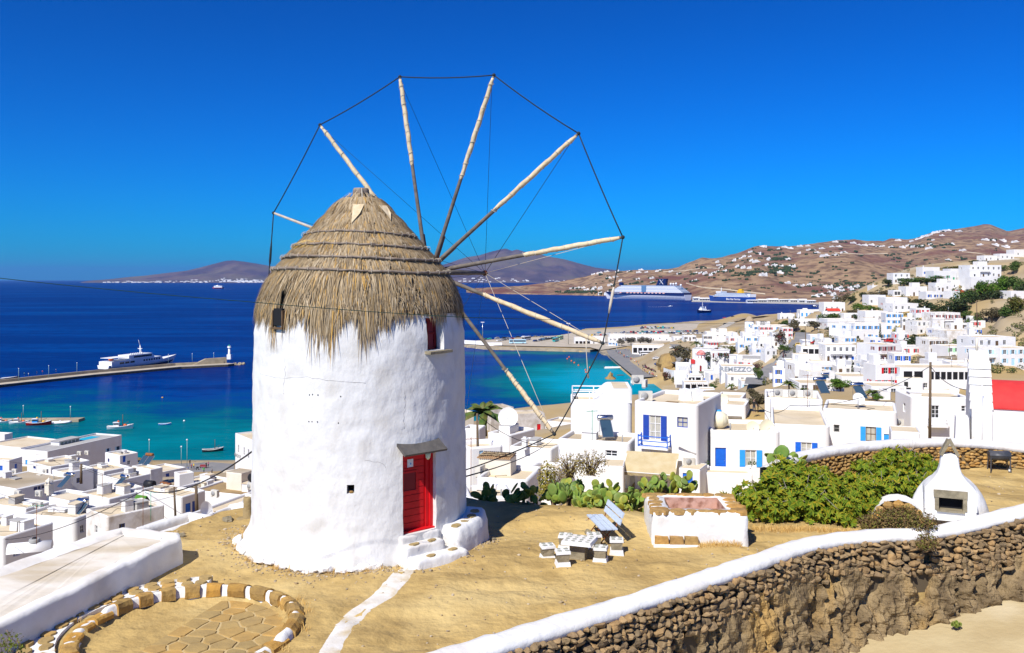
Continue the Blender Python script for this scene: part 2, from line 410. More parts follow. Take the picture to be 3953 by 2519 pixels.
FARH += z6((270,478,60),(345,462,70),(425,440,60),(555,445,40),(680,446,50),(820,425,60),(795,452,60),(1030,440,80),(1180,442,60),(1270,470,60),(890,452,50),(960,522,60),(960,575,60),(445,520,70),(530,505,60),
           (790,535,60),(20,640,60),(90,640,80),(150,632,60),(190,660,80),(290,642,50),(265,668,50),(360,642,50),(470,600,70),(350,700,60),(430,706,50),(1460,465,60),(1520,462,60),(1580,470,50),(1640,485,50),(1670,462,60),(1720,335,40),(1735,372,60),
           (1760,405,50),(1800,438,60),(1720,448,40),(1415,565,40),(1460,552,40),(1985,292,50),(2090,270,50),(2105,215,60),(2250,152,60),(2205,238,40),(2110,318,40),(2170,332,70),(1950,392,40),(2020,402,50),(2090,408,50),(2325,312,40),
           (2290,375,50),(2240,492,60),(2280,485,40),(2370,380,50),(1915,318,40),(590,552,40),(2030,272,40))
FARH += z7((90,230,40),(125,235,30),(240,256,30),(290,236,50),(340,246,50),(430,228,50),(500,224,40),(510,262,50),(580,286,50),(625,250,50),(650,316,80),(550,262,40),(715,232,40),(770,232,50),(740,190,50),(815,190,30),(740,308,60),(820,286,60),
           (900,200,50),(950,216,40),(1000,218,50),(1060,216,50),(1110,230,40),(1160,230,50),(1240,236,50),(1295,176,50),(1330,236,50),(1380,222,40),(1440,232,60),(1500,232,60),(1570,246,60),(1420,182,40),(1480,166,60),(1530,142,60),(1580,132,60),
           (1625,106,60),(1690,96,60),(1730,90,60),(1835,98,70),(1680,132,40),(1585,212,40),(1760,212,60),(1870,266,60),(2065,172,60),(2130,174,40),(2215,178,60),(2330,190,60),(2150,216,60),(2240,234,70),(2020,216,50),(1735,350,50),(1845,382,80),
           (1800,406,60),(1610,172,30),(330,556,60),(400,578,50),(455,578,50),(520,576,40),(655,592,40),(700,598,50),(745,612,70),(870,596,50),(940,596,50),(560,672,70),(610,660,70),(735,664,40),(750,696,40),(800,600,30),(810,628,40),(215,402,50),(265,408,50),
           (330,408,50),(375,412,40),(240,462,70),(110,488,60),(40,362,60),(160,346,30),(320,345,60),(425,292,30),(890,620,40),(700,640,30))
def far_houses():
    r=random.Random(3); ms=[far_house_mesh(v) for v in range(6)]; wid=[8,11,14,9,18,24]
    for i,(px,py,w) in enumerate(FARH):
        p=on_hill(px,py+1.5); wm=w/F*p.y*.8; v=min(range(6),key=lambda k:abs(wid[k]-wm)+r.random()*3)
        o=link('hill_house',ms[v],loc=(p.x,p.y,p.z+.5),rz=r.uniform(-.5,.35)); sc=min(max(wm/wid[v],.7),1.5); o.scale=(sc,1,min(sc,1.15))
        cl=prof(CREST,px); q=(py-cl)/max(1135-cl,1); hgt='on the sky line' if q<.10 else 'just under the ridge' if q<.25 else 'high on the slope' if q<.42 else 'halfway up' if q<.62 else 'low on the slope' if q<.82 else 'close to the shore'
        land=[(2290,'left of the cruise ship'),(2380,'above the cruise ship bow'),(2500,'above the cruise ship middle'),(2580,'above the cruise ship funnel'),(2670,'above the cruise ship stern'),(2750,'above the tugboat'),(2830,'above the car ferry bow'),(2910,'above the yellow ferry funnel'),(2980,'above the first new port sheds'),(3060,'above the middle port sheds'),(3140,'above the last port sheds'),(3230,'above the white seaside villa'),(3330,'behind the round reddish hill'),(3430,'over the slope houses'),(3540,'over the ridge end house'),(3640,'above the green-shuttered row'),(3740,'above the big hill-top villa'),(3840,'below the rocky summit'),(9999,'near the right picture edge')]
        lm=[b for a,b in land if px<a][0]
        tag(o,['small white cube house','white two-storey house','low wide white house','tall narrow white house','long low white villa','long two-storey white villa'][v]+' '+hgt+' '+lm,'house','white houses scattered on the far brown hills')
far_houses()
def track(name,px,w,m):
    P=[]
    for (x0,y0),(x1,y1) in zip(px[:-1],px[1:]):
        for k in range(8):P.append(on_hill(x0+(x1-x0)*k/8,y0+(y1-y0)*k/8)+Vector((0,0,1.5)))
    mb=MB(); mb.rings([[tuple(p+Vector((0,0,w*.5))) for p in P],[tuple(p+Vector((0,-w,-w*.4))) for p in P]],0,False,True); return struct(mb.build(name,m))
TRK=mat('hill_track',(.46,.38,.27),.95)
for px in (((2648,1094),(2690,1106),(2722,1112),(2800,1118),(2880,1128),(2964,1137)),((2952,1030),(2958,1045),(2966,1060)),((3150,1096),(3180,1112),(3210,1128),(3196,1142)),((3634,958),(3674,969)),((3712,972),(3760,976),(3810,984)),((2560,1050),(2640,1046),(2720,1034),(2800,1040)),((3220,975),(3330,982),(3440,978))):track('hill_track',px,3.5,TRK)
SHRUBF=mat('far_scrub',(.045,.07,.025),.95,(.025,.04,.018),.2,3)
def far_scrub():
    V,Q=[],[]; mb=MB(); r=random.Random(8)
    spots=[(3020+r.gauss(0,32),1040+r.gauss(0,9)) for _ in range(70)]+[(2900+r.gauss(0,40),1055+r.gauss(0,5)) for _ in range(40)]+[(2230+r.gauss(0,35),1128+r.gauss(0,2)) for _ in range(60)]+[(3020+r.gauss(0,25),1000+r.gauss(0,4)) for _ in range(25)]+[(3300+r.gauss(0,60),1100+r.gauss(0,6)) for _ in range(50)]+[(3580+r.gauss(0,40),950+r.gauss(0,4)) for _ in range(25)]
    for px,py,w in FARH:
        if r.random()<.55:spots += [(px+r.uniform(-14,14),py+r.uniform(0,4)) for _ in range(2)]
    spots += [(r.uniform(2300,3950),r.uniform(960,1130)) for _ in range(260)]
    for px,py in spots:
        if py<prof(CREST,px)+6:continue
        p=on_hill(px,py); s=r.uniform(2,4.5)*(p.y/2600)
        for k in range(3):mb.ell((p.x+r.uniform(-2,2)*s,p.y+r.uniform(-1,1)*s,p.z+s*.3),s,s,s*r.uniform(.6,1),6,4,0,False,.25,r.randint(0,999))
    o=mb.build('hillside_scrub',SHRUBF); o['kind']='stuff'; tag(o,'dark dots of scrub and garden trees on the far brown hills','scrub')
far_scrub()

# ------------------------------------------------------------------ haze
def haze():
    mb=MB(); mb.box(-79000,-2900,-1.0,79000,64000,900)
    m=bpy.data.materials.new('haze_air'); m.use_nodes=True; N,L=m.node_tree.nodes,m.node_tree.links
    N.remove(N['Principled BSDF']); v=N.new('ShaderNodeVolumePrincipled'); v.inputs['Color'].default_value=(.17,.42,.95,1); v.inputs['Density'].default_value=2.2e-5; v.inputs['Anisotropy'].default_value=.1
    L.new(v.outputs[0],[n for n in N if n.type=='OUTPUT_MATERIAL'][0].inputs['Volume'])
    o=mb.build('haze',m); o['kind']='stuff'; tag(o,'thin blue sea haze over the far hills and island','haze')
HAZE=True
if HAZE:haze()
# ------------------------------------------------------------------ houses
BASES=[]                                                # (x, y, z) of every house foot: the town terrain is draped through them
def rrect(w,d,r,off,n):
    pts=[]; r2=max(r-off,.01)
    for cx_,cy_,a in ((w-max(r,off),max(r,off),-PI/2),(w-max(r,off),d-max(r,off),0),(max(r,off),d-max(r,off),PI/2),(max(r,off),max(r,off),PI)):
        for k in range(n+1):
            t=a+PI/2*k/n; pts.append((cx_+r2*math.cos(t),cy_+r2*math.sin(t)))
    return pts
NEARH=[]; RW=random.Random(64)
def shell(w,d,h,par,r,ops,near,rev=.16,pt=.28):
    """outer walls with real openings, rounded corners and a rounded parapet"""
    mb=MB(); n=3 if near else 1; r=min(r,w*.2,d*.2); e=.14 if near else .0
    sides={'f':(w,lambda u,v,q=0:(u,q,v)),'r':(d,lambda u,v,q=0:(w-q,u,v)),'b':(w,lambda u,v,q=0:(w-u,d-q,v)),'l':(d,lambda u,v,q=0:(q,d-u,v))}
    for sd,(L_,fn) in sides.items():
        oo=[o for o in ops if o[0]==sd]
        us=sorted({round(r,4),round(L_-r,4)} | {round(min(max(q,r+.01),L_-r-.01),4) for o in oo for q in (o[1],o[3])})
        vs_=sorted({-2.5 if near else -8.0,round(h-e,4)} | {round(min(max(q,0),h-e-.02),4) for o in oo for q in (o[2],o[4])})
        for i in range(len(us)-1):
            for j in range(len(vs_)-1):
                um,vm=(us[i]+us[i+1])/2,(vs_[j]+vs_[j+1])/2
                if any(o[1]<um<o[3] and o[2]<vm<o[4] for o in oo):continue
                mb.quad(fn(us[i],vs_[j]),fn(us[i+1],vs_[j]),fn(us[i+1],vs_[j+1]),fn(us[i],vs_[j+1]))
        for _,a,b,c,t in [o[:5] for o in oo]:
            a,c=max(a,r+.01),min(c,L_-r-.01); b,t=max(b,0),min(t,h-e-.02)
            mb.quad(fn(a,b),fn(a,t),fn(a,t,rev),fn(a,b,rev)); mb.quad(fn(c,t),fn(c,b),fn(c,b,rev),fn(c,t,rev))
            mb.quad(fn(a,t),fn(c,t),fn(c,t,rev),fn(a,t,rev)); mb.quad(fn(c,b),fn(a,b),fn(a,b,rev),fn(c,b,rev))
    # corners
    for cx_,cy_,a in ((w-r,r,-PI/2),(w-r,d-r,0),(r,d-r,PI/2),(r,r,PI)):
        cr=[[(cx_+r*math.cos(a+PI/2*k/n),cy_+r*math.sin(a+PI/2*k/n),z) for k in range(n+1)] for z in (-2.5 if near else -8.0,h-e)]
        mb.rings(cr,0,False,near)
    if near:P=[(0,h-e),(.03,h-.055),(.10,h-.005),(pt*.55,h),(pt-.08,h-.01),(pt-.02,h-.05),(pt,h-.13),(pt,h-par-.02)]
    else:P=[(0,h),(pt,h),(pt,h-par-.02)]
    mb.rings([[(x,y,z) for x,y in rrect(w,d,r,off,n)] for off,z in P],0,True,near)
    rf=MB(); rf.poly([(x,y,h-par) for x,y in rrect(w,d,r,pt-.01,n)])
    return mb,rf
def win_mesh(w,h,nx,ny,fr=.06):
    mb=MB(); t=.045
    for x in (0,w-fr):mb.box(x,0,0,x+fr,t,h)
    for z in (0,h-fr):mb.box(fr,.002,z,w-fr,t,z+fr)
    for k in range(1,nx):x=w*k/nx; mb.box(x-fr*.45,.004,fr,x+fr*.45,t,h-fr)
    for k in range(1,ny):z=h*k/ny; mb.box(fr,.006,z-.02,w-fr,t-.005,z+.02)
    return mb
def shut_mesh(w,h):
    mb=MB(); mb.box(0,0,0,w,.03,h)
    for a,b in ((.06,.46),(.52,.94)):mb.box(.05,-.012,h*a,w-.05,-.001,h*b)
    return mb
PAINT={'blue':BLUE,'dblue':BLUE2,'sky':SKYB,'pale':PALEB,'green':GREEN,'pgreen':PGREEN,'red':RED,'dred':DRED,'maroon':MAROON,'white':FRAMEW,'brown':BROWNW,'grey':GREYP,'cream':CREAM,'none':None}
def q2(x):return round(x*10)/10
def side_frame(sd,w,d):
    return {'f':(Vector((0,0,0)),0),'r':(Vector((w,0,0)),PI/2),'b':(Vector((w,d,0)),PI),'l':(Vector((0,d,0)),-PI/2)}[sd]
def opening(root,w,d,o,rev=.16,near=True):
    """window or door set back in its opening: o = side,u0,v0,u1,v1,kind"""
    sd,u0,v0,u1,v1=o[:5]; kind=o[5]; org,rz=side_frame(sd,w,d); ow,oh=u1-u0,v1-v0
    R=Matrix.Rotation(rz,3,'Z'); loc=org+R@Vector((u0,rev-.06,v0))
    k=kind.split(':'); typ=k[0]; colr=PAINT[k[1]] if len(k)>1 else FRAMEW
    a,b=round(ow,2),round(oh,2)
    def put(name,me,par,lo=(0,0,0),zz=0.0):
        x=link(name,me,par); x.location=lo; x.rotation_euler=(0,0,zz); return x
    if typ=='w':                                       # casement window, optional shutters of colour k[1], frame colour k[2]
        fm=PAINT[k[2]] if len(k)>2 else FRAMEW
        nx,ny=(2,2 if oh<1.4 else 3) if ow>.55 else (1,2)
        f=put('window',cached(('w',a,b,nx,ny,fm.name),lambda:win_mesh(a,b,nx,ny).mesh('window',fm)),root,loc,rz)
        put('pane',cached(('p',a,b,len(k)>3),lambda:MB().quad((0,.05,0),(a,.05,0),(a,.05,b),(0,.05,b)).mesh('pane',CURT if len(k)>3 else GLASS)),f)
        if len(k)>1 and colr:
            sw=round(ow*.5,2); sm=cached(('s',sw,b,colr.name),lambda:shut_mesh(sw,b).mesh('shutter',colr))
            for s_ in (0,1):
                q=put('shutter',sm,f,(-sw-.01 if s_==0 else a+.01,-rev+.06-.035,0),(-.06 if s_ else .06))
    elif typ=='d':
        f=put('door',cached(('d',a,b,colr.name),lambda:door_mesh(a,b).mesh('door',colr)),root,loc,rz)
        if near:put('handle',cached('hd',lambda:MB().ell((0,-.05,0),.03,.03,.03,6,4).mesh('handle',METAL)),f,(a*.86,0,b*.45))
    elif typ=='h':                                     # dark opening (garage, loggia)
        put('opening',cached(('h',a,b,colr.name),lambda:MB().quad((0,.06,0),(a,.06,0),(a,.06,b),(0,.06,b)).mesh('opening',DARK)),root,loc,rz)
    elif typ=='s':                                     # solid closed shutter
        put('window',cached(('sl',a,b,colr.name),lambda:shut_mesh(a,b).mesh('window',colr)),root,loc,rz)
def door_mesh(w,h):
    mb=MB(); fr=.07
    for x in (0,w-fr):mb.box(x,-.02,0,x+fr,.05,h)
    mb.box(fr,-.02,h-fr,w-fr,.05,h); mb.box(fr,0,0,w-fr,.04,h-fr)
    for x0,x1 in ((.14,.48),(.52,.86)):
        for z0,z1 in ((.05,.28),(.33,.44),(.5,.93)):mb.box(w*x0,-.015,h*z0,w*x1,-.001,h*z1)
    return mb
def house(label,FL,FR,BR,d,h,ops=(),par=.35,r=.3,wall=None,roof=None,name='house',near=True,cat='house',group=None,foot=True,dmin=2.5,maxd=30,pt=.28):
    A=at(FL[0],FL[1],d); z=A.z; B=onz(FR[0],FR[1],z); C=onz(BR[0],BR[1],z)
    t=Vector((B.x-A.x,B.y-A.y)); w=t.length; t.normalize(); nin=Vector((-t.y,t.x))
    dp=min(max((Vector((C.x,C.y))-Vector((B.x,B.y))).dot(nin),dmin),maxd)
    if A.x<-22 and len(ops)<2 and h>3 and near and foot:            # small shuttered windows of the left town
        ops=list(ops)
        for sd,L_ in (('f',w),('r',dp)):
            for k in range(int(L_/2.6)):
                if RW.random()<.55:u=(k+.5)*L_/max(1,int(L_/2.6)); v=h-RW.uniform(1.9,2.3); ops.append((sd,u-.32,v,u+.32,v+RW.uniform(.7,1.0),RW.choice(('w:none:white','w:none:dblue','w:blue:white','s:blue','w:none:white'))))
    return house_at(label,A,math.atan2(t.y,t.x),w,dp,h,ops,par,r,wall,roof,name,near,cat,group,foot,pt)
def house_at(label,A,yaw,w,dp,h,ops=(),par=.35,r=.3,wall=None,roof=None,name='house',near=True,cat='house',group=None,foot=True,pt=.28):
    z=A.z; root=thing(name,label,cat,(A.x,A.y,z-h),yaw,group)
    root['w'],root['d'],root['h']=w,dp,h
    Mi=Matrix.Translation((A.x,A.y,z-h))@Matrix.Rotation(yaw,4,'Z'); Minv=Mi.inverted()
    oo=[]
    for o in ops:
        if o[0] in 'frlb' and len(o)==6:oo.append(o)             # metres on the facade
        else:                                                       # measured on the photo: 'F','R','L' + two corners
            sd=o[0].lower(); org,rz=side_frame(sd,w,dp); n=Matrix.Rotation(rz,3,'Z')@Vector((0,1,0)); ux=Matrix.Rotation(rz,3,'Z')@Vector((1,0,0))
            c0=Minv@Vector((0,0,EYE)); uv=[]
            for px,py in ((o[1],o[2]),(o[3],o[4])):
                dr=(Minv.to_3x3()@Vector(((px-CX)/F,1,-(py-HY)/F))); k=(org-c0).dot(n)/dr.dot(n); p=c0+dr*k-org; uv.append((p.dot(ux),p.z))
            u0,u1=sorted((uv[0][0],uv[1][0])); v0,v1=sorted((uv[0][1],uv[1][1])); oo.append((sd,u0,max(v0,.02),u1,v1,o[5]))
    L_={'f':w,'b':w,'r':dp,'l':dp}
    oo=[(o[0],max(o[1],.32),o[2],min(o[3],L_[o[0]]-.32),min(o[4],h-.3),o[5]) for o in oo]; oo=[o for o in oo if o[3]-o[1]>.2 and o[4]-o[2]>.2]
    a,b=shell(w,dp,h,par,r,oo,near,pt=pt)
    a.build('wall',wall or WHITE,root); b.build('roof',roof or ROOF,root)
    for o in oo:opening(root,w,dp,o,near=near)
    if near and foot:NEARH.append(root)
    if foot:
        for u in (.1,.5,.9):
            for v in (.1,.9):p=Mi@Vector((w*u,dp*v,0)); BASES.append((p.x,p.y,p.z+.25))
    return root
def part(root,mb,name,m):return mb.build(name,m,root)
def loc_in(root,wv):
    """world point -> local frame of a thing standing upright"""
    M=Matrix.Translation(root.location)@Matrix.Rotation(root.rotation_euler[2],4,'Z'); return M.inverted()@Vector(wv)
def roofz(root):return root.location.z+root['h']-.35

# --- fittings: each a thing of its own
def ac_unit(label,p,rz=0.0,s=1.0,m=None,group='air conditioning units on the roofs'):
    t=thing('air_conditioner',label,'air conditioner',p,rz,group); t.scale=(s,s,s); m=m or ACW
    link('casing',cached(('ac',m.name),lambda:MB().box(-.43,-.16,.08,.43,.16,.70).box(-.38,-.14,0,-.3,.14,.08).box(.3,-.14,0,.38,.14,.08).mesh('casing',m)),t)
    link('fan_grille',cached('acf',lambda:MB().lathe([(.25,0),(.25,.015),(.06,.02)],14,cap1=True).mesh('fan_grille',GREYP)),t).rotation_euler=(PI/2,0,0)
    t.children[-1].location=(-.1,-.162,.39)
    return t
def solar(label,p,rz=0.0,s=1.0,panels=1,tankm=None,tilt=40):
    t=thing('solar_heater',label,'solar heater',p,rz,'solar water heaters on the roofs'); t.scale=(s,s,s)
    a=math.radians(tilt); L_=1.9; w=1.05
    for k in range(panels):
        x0=-panels*w/2-.03+k*(w+.06)
        def pm():
            mb=MB(); M=Matrix.Rotation(a,4,'X'); mb.box(0,0,0,w,L_,.06,0,M); mb.box(.05,.05,.061,w-.05,L_-.05,.066,1,M); return mb.mesh('panel',[METAL,SOLAR])
        link('panel',cached(('sp',tilt),pm),t,(x0,-.5,.12))
    y1=-.5+L_*math.cos(a); z1=.12+L_*math.sin(a)
    link('tank',cached(('tk',(tankm or STEEL).name),lambda:MB().tube([(-.72,0,0),(-.7,0,0),(-.66,0,0),(.66,0,0),(.7,0,0),(.72,0,0)],[.1,.21,.26,.26,.21,.1],14).mesh('tank',tankm or STEEL)),t,(0,y1+.05,z1+.18))
    fr=MB()
    for x in (-.5,.5):fr.bar((x,y1,0),(x,y1,z1),.04); fr.bar((x,-.5,.1),(x,y1,0.03),.04)
    fr.build('frame',METAL,t)
    return t
def dish(label,p,rz=0.0,R=.5,tilt=35,m=None):
    t=thing('satellite_dish',label,'satellite dish',p,rz,'satellite dishes on the roofs')
    mb=MB(); prof_=[(R*k/5,.22*R*(k/5)**2) for k in range(1,6)]; mb.lathe([(0.01,0)]+prof_,18,cap1=False); o=mb.build('reflector',m or PLASTIC,t,(0,-.05,R*.95)); o.rotation_euler=(PI/2-math.radians(tilt),0,0)
    MB().tube([(0,.05,0),(0,.05,R*.9)],.025,6).build('mast',METAL,t)
    MB().tube([(0,-.1,R*.35),(0,-.1-R*.8,R*.95)],.012,5).ell((0,-.1-R*.8,R*.95),.05,.05,.05,6,4).build('feed_arm',GREYP,t)
    return t
def antenna(label,p,h=2.5,rz=0.0,m=None,cat='antenna',kind=0):
    t=thing('tv_antenna',label,cat,p,rz,'antennas and masts on the roofs'); m=m or METAL
    MB().tube([(0,0,0),(.01,0,h)],.022,6).build('mast',RUST if kind else m,t)
    a=MB(); a.bar((-.5,0,h-.1),(.5,0,h-.1),.02)
    for k in range(7):x=-.48+k*.16; a.bar((x,-.28+.02*k,h-.1),(x,.28-.02*k,h-.1),.012)
    a.build('yagi',m,t); return t
def chimney(root,p,h=.9,w=.4,style=0):
    """p in world; becomes a part of the house"""
    q=loc_in(root,p); c=MB()
    if style==0:
        c.box(q.x-w/2,q.y-w/2,q.z-.1,q.x+w/2,q.y+w/2,q.z+h*.8,tp=.03); c.box(q.x-w/2-.05,q.y-w/2-.05,q.z+h*.8,q.x+w/2+.05,q.y+w/2+.05,q.z+h*.86)
        c.box(q.x-w*.3,q.y-w*.3,q.z+h*.86,q.x+w*.3,q.y+w*.3,q.z+h)
    elif style==1:c.lathe([(w*.6,-.1),(w*.5,h*.45),(w*.35,h*.6),(w*.35,h*.62),(w*.42,h*.8),(w*.3,h*.9),(.03,h)],10,q)
    else:c.lathe([(w*.5,-.1),(w*.5,h*.5),(w*.25,h*.9),(.02,h*1.2)],8,q)
    return c.build('chimney',WHITE,root)
def pole(label,base,top,r=.12,name='utility_pole',lean=(0,0),arms=True,group='wooden utility poles',m=None):
    b,t_=Vector(base),Vector(top); t=thing(name,label,'pole',b,0,group)
    MB().tube([(0,0,-.5),tuple(t_-b)],[r,r*.75],8).build('post',m or WOODP,t)
    if arms:
        e=t_-b; a=MB()
        for k in range(3):a.bar((e.x-.12,e.y,e.z-.35-k*.3),(e.x+.22,e.y,e.z-.35-k*.3),.05)
        a.build('bracket',METAL,t); i=MB()
        for k in range(3):i.ell((e.x+.2,e.y,e.z-.29-k*.3),.05,.05,.08,6,4)
        i.build('insulator',PLASTIC,t)
    return t

# ================================================================== near row below the terrace, right of the mill
h1=house('white two-storey house with blue balcony and beige awning',(2446,1545),(2693,1561),(2750,1513),73.0,7.6,
           [('F',2506,1601,2551,1700,'w:dblue:white:c'),('F',2614,1608,2655,1651,'w:none:dblue:c'),('F',2470,1850,2498,1920,'w:none:white'),('F',2530,1850,2560,1920,'w:none:white')],r=.35)
def balcony(root,px0,px1,py_floor,py_rail,m,depth=.85,bars=True,label=None):
    w,dp=root['w'],root['d']; M=Matrix.Translation(root.location)@Matrix.Rotation(root.rotation_euler[2],4,'Z'); Mi=M.inverted(); c0=Mi@Vector((0,0,EYE))
    def uv(px,py,y):dr=Mi.to_3x3()@Vector(((px-CX)/F,1,-(py-HY)/F)); return c0+dr*((y-c0.y)/dr.y)
    a,b=uv(px0,py_floor,-depth),uv(px1,py_floor,-depth); zt=uv(px0,py_rail,-depth).z; z=a.z
    f=MB().box(a.x,-depth,z-.15,b.x,-.003,z).build('balcony_floor',WHITE,root)
    rl=MB(); t=.07
    for x in (a.x+.04,b.x-.04):rl.box(x-t/2,-depth+.02,z+.002,x+t/2,-depth+.02+t,zt+.12); rl.box(x-t/2,-.1,z+.002,x+t/2,-.1+t,zt+.12)
    for zz in (z+.08,(z+zt)/2,zt-.06):
        rl.box(a.x+.08,-depth+.03,zz,b.x-.08,-depth+.08,zz+.07)
        for x in (a.x+.04,b.x-.04):rl.box(x-.025,-depth+.1,zz,x+.025,-.12,zz+.07)
    if bars:
        n=int((b.x-a.x)/.14)
        for k in range(1,n):x=a.x+(b.x-a.x)*k/n; rl.box(x-.015,-depth+.035,z+.08,x+.015,-depth+.065,zt-.05)
    rl.build('balcony_rail',m,root); return f
balcony(h1,2461,2577,1722,1680,BLUE,.95,False)
def awning(root,q,name='awning',m=None):
    """four photo corners (wall left, wall right, lip right, lip left) with distances"""
    P=[loc_in(root,at(px,py,d)) for px,py,d in q]; mb=MB(); n=16
    top=[P[0].lerp(P[1],k/n) for k in range(n+1)]; lip=[P[3].lerp(P[2],k/n) for k in range(n+1)]
    mid=[a.lerp(b,.5)+Vector((0,0,-.05-.02*math.sin(k))) for k,(a,b) in enumerate(zip(top,lip))]
    hang=[b+Vector((0,0,-.22-.05*(k % 2))) for k,b in enumerate(lip)]
    mb.rings([top,mid,lip,hang],0,False,True); mb.rings([[p+Vector((0,0,-.02)) for p in r_] for r_ in (hang,lip,mid,top)],0,False,True)
    o=mb.build(name,m or AWN,root)
    fr=MB(); fr.bar(P[0]+Vector((.06,0,-.04)),P[3]+Vector((.06,0,-.06)),.04); fr.bar(P[1]+Vector((-.06,0,-.04)),P[2]+Vector((-.06,0,-.06)),.04); fr.bar(P[3],P[2],.05); fr.build('awning_frame',FRAMEW,root)
    return o
AWN=mat('awning_canvas',(.50,.40,.22),.85,(.56,.47,.29),1.5,5,trans=.12)
awning(h1,((2420,1739,72.2),(2621,1750,70.6),(2608,1834,68.9),(2398,1818,70.3)))
MB().tube([loc_in(h1,at(2690,1566,71.0)),loc_in(h1,at(2690,1800,71.0))],.06,6).build('downpipe',WHITE,h1)
MB().tube([loc_in(h1,at(2616,1716,71.0)),loc_in(h1,at(2686,1752,70.75))],.09,6).build('spout',WHITE,h1)
h1b=house('white wing with railed sea terrace beside the balcony house',(2204,1541),(2440,1543),(2460,1518),80.0,3.6,r=.4)
_q=loc_in(h1b,at(2352,1500,80.02))
def curved_wing():
    w,d,h=h1b['w'],h1b['d'],h1b['h']; A=loc_in(h1b,at(2290,1541,80)); B=loc_in(h1b,at(2356,1497,80)); mb=MB(); pts=[]
    for k in range(9):t=k/8; pts.append((A.x+(B.x-A.x)*t,A.z-.05+(B.z-A.z)*(t*t*(3-2*t))))
    pts.append((w-.02,B.z-.04))
    fr=[(x,.004,z) for x,z in pts]; bk=[(x,5.5,z) for x,z in pts]; lo=[(x,.004,h-.3) for x,z in pts]
    mb.rings([lo,fr,bk,[(x,5.5,h-.3) for x,z in pts]],0,False,False); mb.quad((w-.02,.004,h-.3),(w-.02,5.5,h-.3),(w-.02,5.5,B.z-.04),(w-.02,.004,B.z-.04))
    mb.build('upper_wall',WHITE,h1b); MB().quad((B.x+.3,.35,B.z-.03),(w-.3,.35,B.z-.034),(w-.3,5.2,B.z-.034),(B.x+.3,5.2,B.z-.03)).build('upper_roof',ROOF,h1b)
    rl=MB()
    for x0,y0,x1,y1 in ((.15,.15,A.x+1.2,.15),(.15,.15,.15,d-.3),(.15,d-.3,A.x+2.2,d-.3)):
        for z in (h+.35,h+.72):rl.bar((x0,y0,z),(x1,y1,z),.07,.1)
        n=max(2,int(math.hypot(x1-x0,y1-y0)/1.6))
        for k in range(n+1):rl.bar((x0+(x1-x0)*k/n,y0+(y1-y0)*k/n,h-.2),(x0+(x1-x0)*k/n,y0+(y1-y0)*k/n,h+.72),.09)
    rl.build('terrace_rail',FRAMEW,h1b)
curved_wing()
h1c=house('low white wing with gravel roof and solar heater',(2152,1691),(2430,1708),(2440,1678),74.9,4.4,[('F',2337,1736,2383,1763,'w:none:white')],roof=GRAVEL,r=.3,dmin=4.8)
house('small white box annex with tan roof by the awning',(2326,1796),(2408,1799),(2418,1773),69.5,2.6,r=.12,par=.04,roof=ROOF,pt=.1)
house('white porch block with small blue door below an air conditioner',(2620,1804),(2702,1812),(2712,1792),69.6,2.6,[('F',2634,1824,2674,1880,'d:blue')],r=.1,par=.03,pt=.1)
h2=house('white house with bright blue door and blue shuttered window',(2744,1659),(3012,1664),(2975,1622),73.0,3.7,
           [('F',2756,1727,2803,1820,'d:blue'),('F',2877,1736,2920,1802,'w:sky:white:c')],r=.35,dmin=6)
h3=house('white house with tan flat roof and dark open window',(2976,1634),(3204,1644),(3225,1562),80.0,4.6,[('F',3092,1706,3134,1755,'w:blue:white:c'),],r=.45,maxd=12)
h4=house('white house with wide roof and light blue shutters',(3176,1574),(3464,1589),(3452,1552),85.0,4.4,[('F',3218,1638,3241,1668,'w:none:grey'),('F',3342,1646,3382,1704,'w:sky:brown:c'),('F',3412,1674,3440,1712,'s:sky')],r=.4,dmin=6)
h4b=house('white house with three air conditioners along its roof wall',(2952,1533),(3176,1541),(3190,1508),92.0,3.6,r=.15,dmin=5,par=.75)
h5=house('white two-storey house with white balcony behind utility pole',(3520,1530),(3752,1534),(3740,1506),98.0,4.9,[('F',3596,1564,3626,1614,'w:none:white'),('F',3711,1565,3728,1588,'w:none:white'),('L',3486,1553,3495,1591,'w:none:white')],r=.5,dmin=6)
balcony(h5,3590,3662,1644,1616,FRAMEW,1.0)
house('white gate wall with long blue shutter by the far stone wall',(3440,1662),(3552,1668),(3556,1660),62.0,2.2,[('F',3452,1668,3546,1688,'s:blue')],r=.08,par=.05,pt=.08)

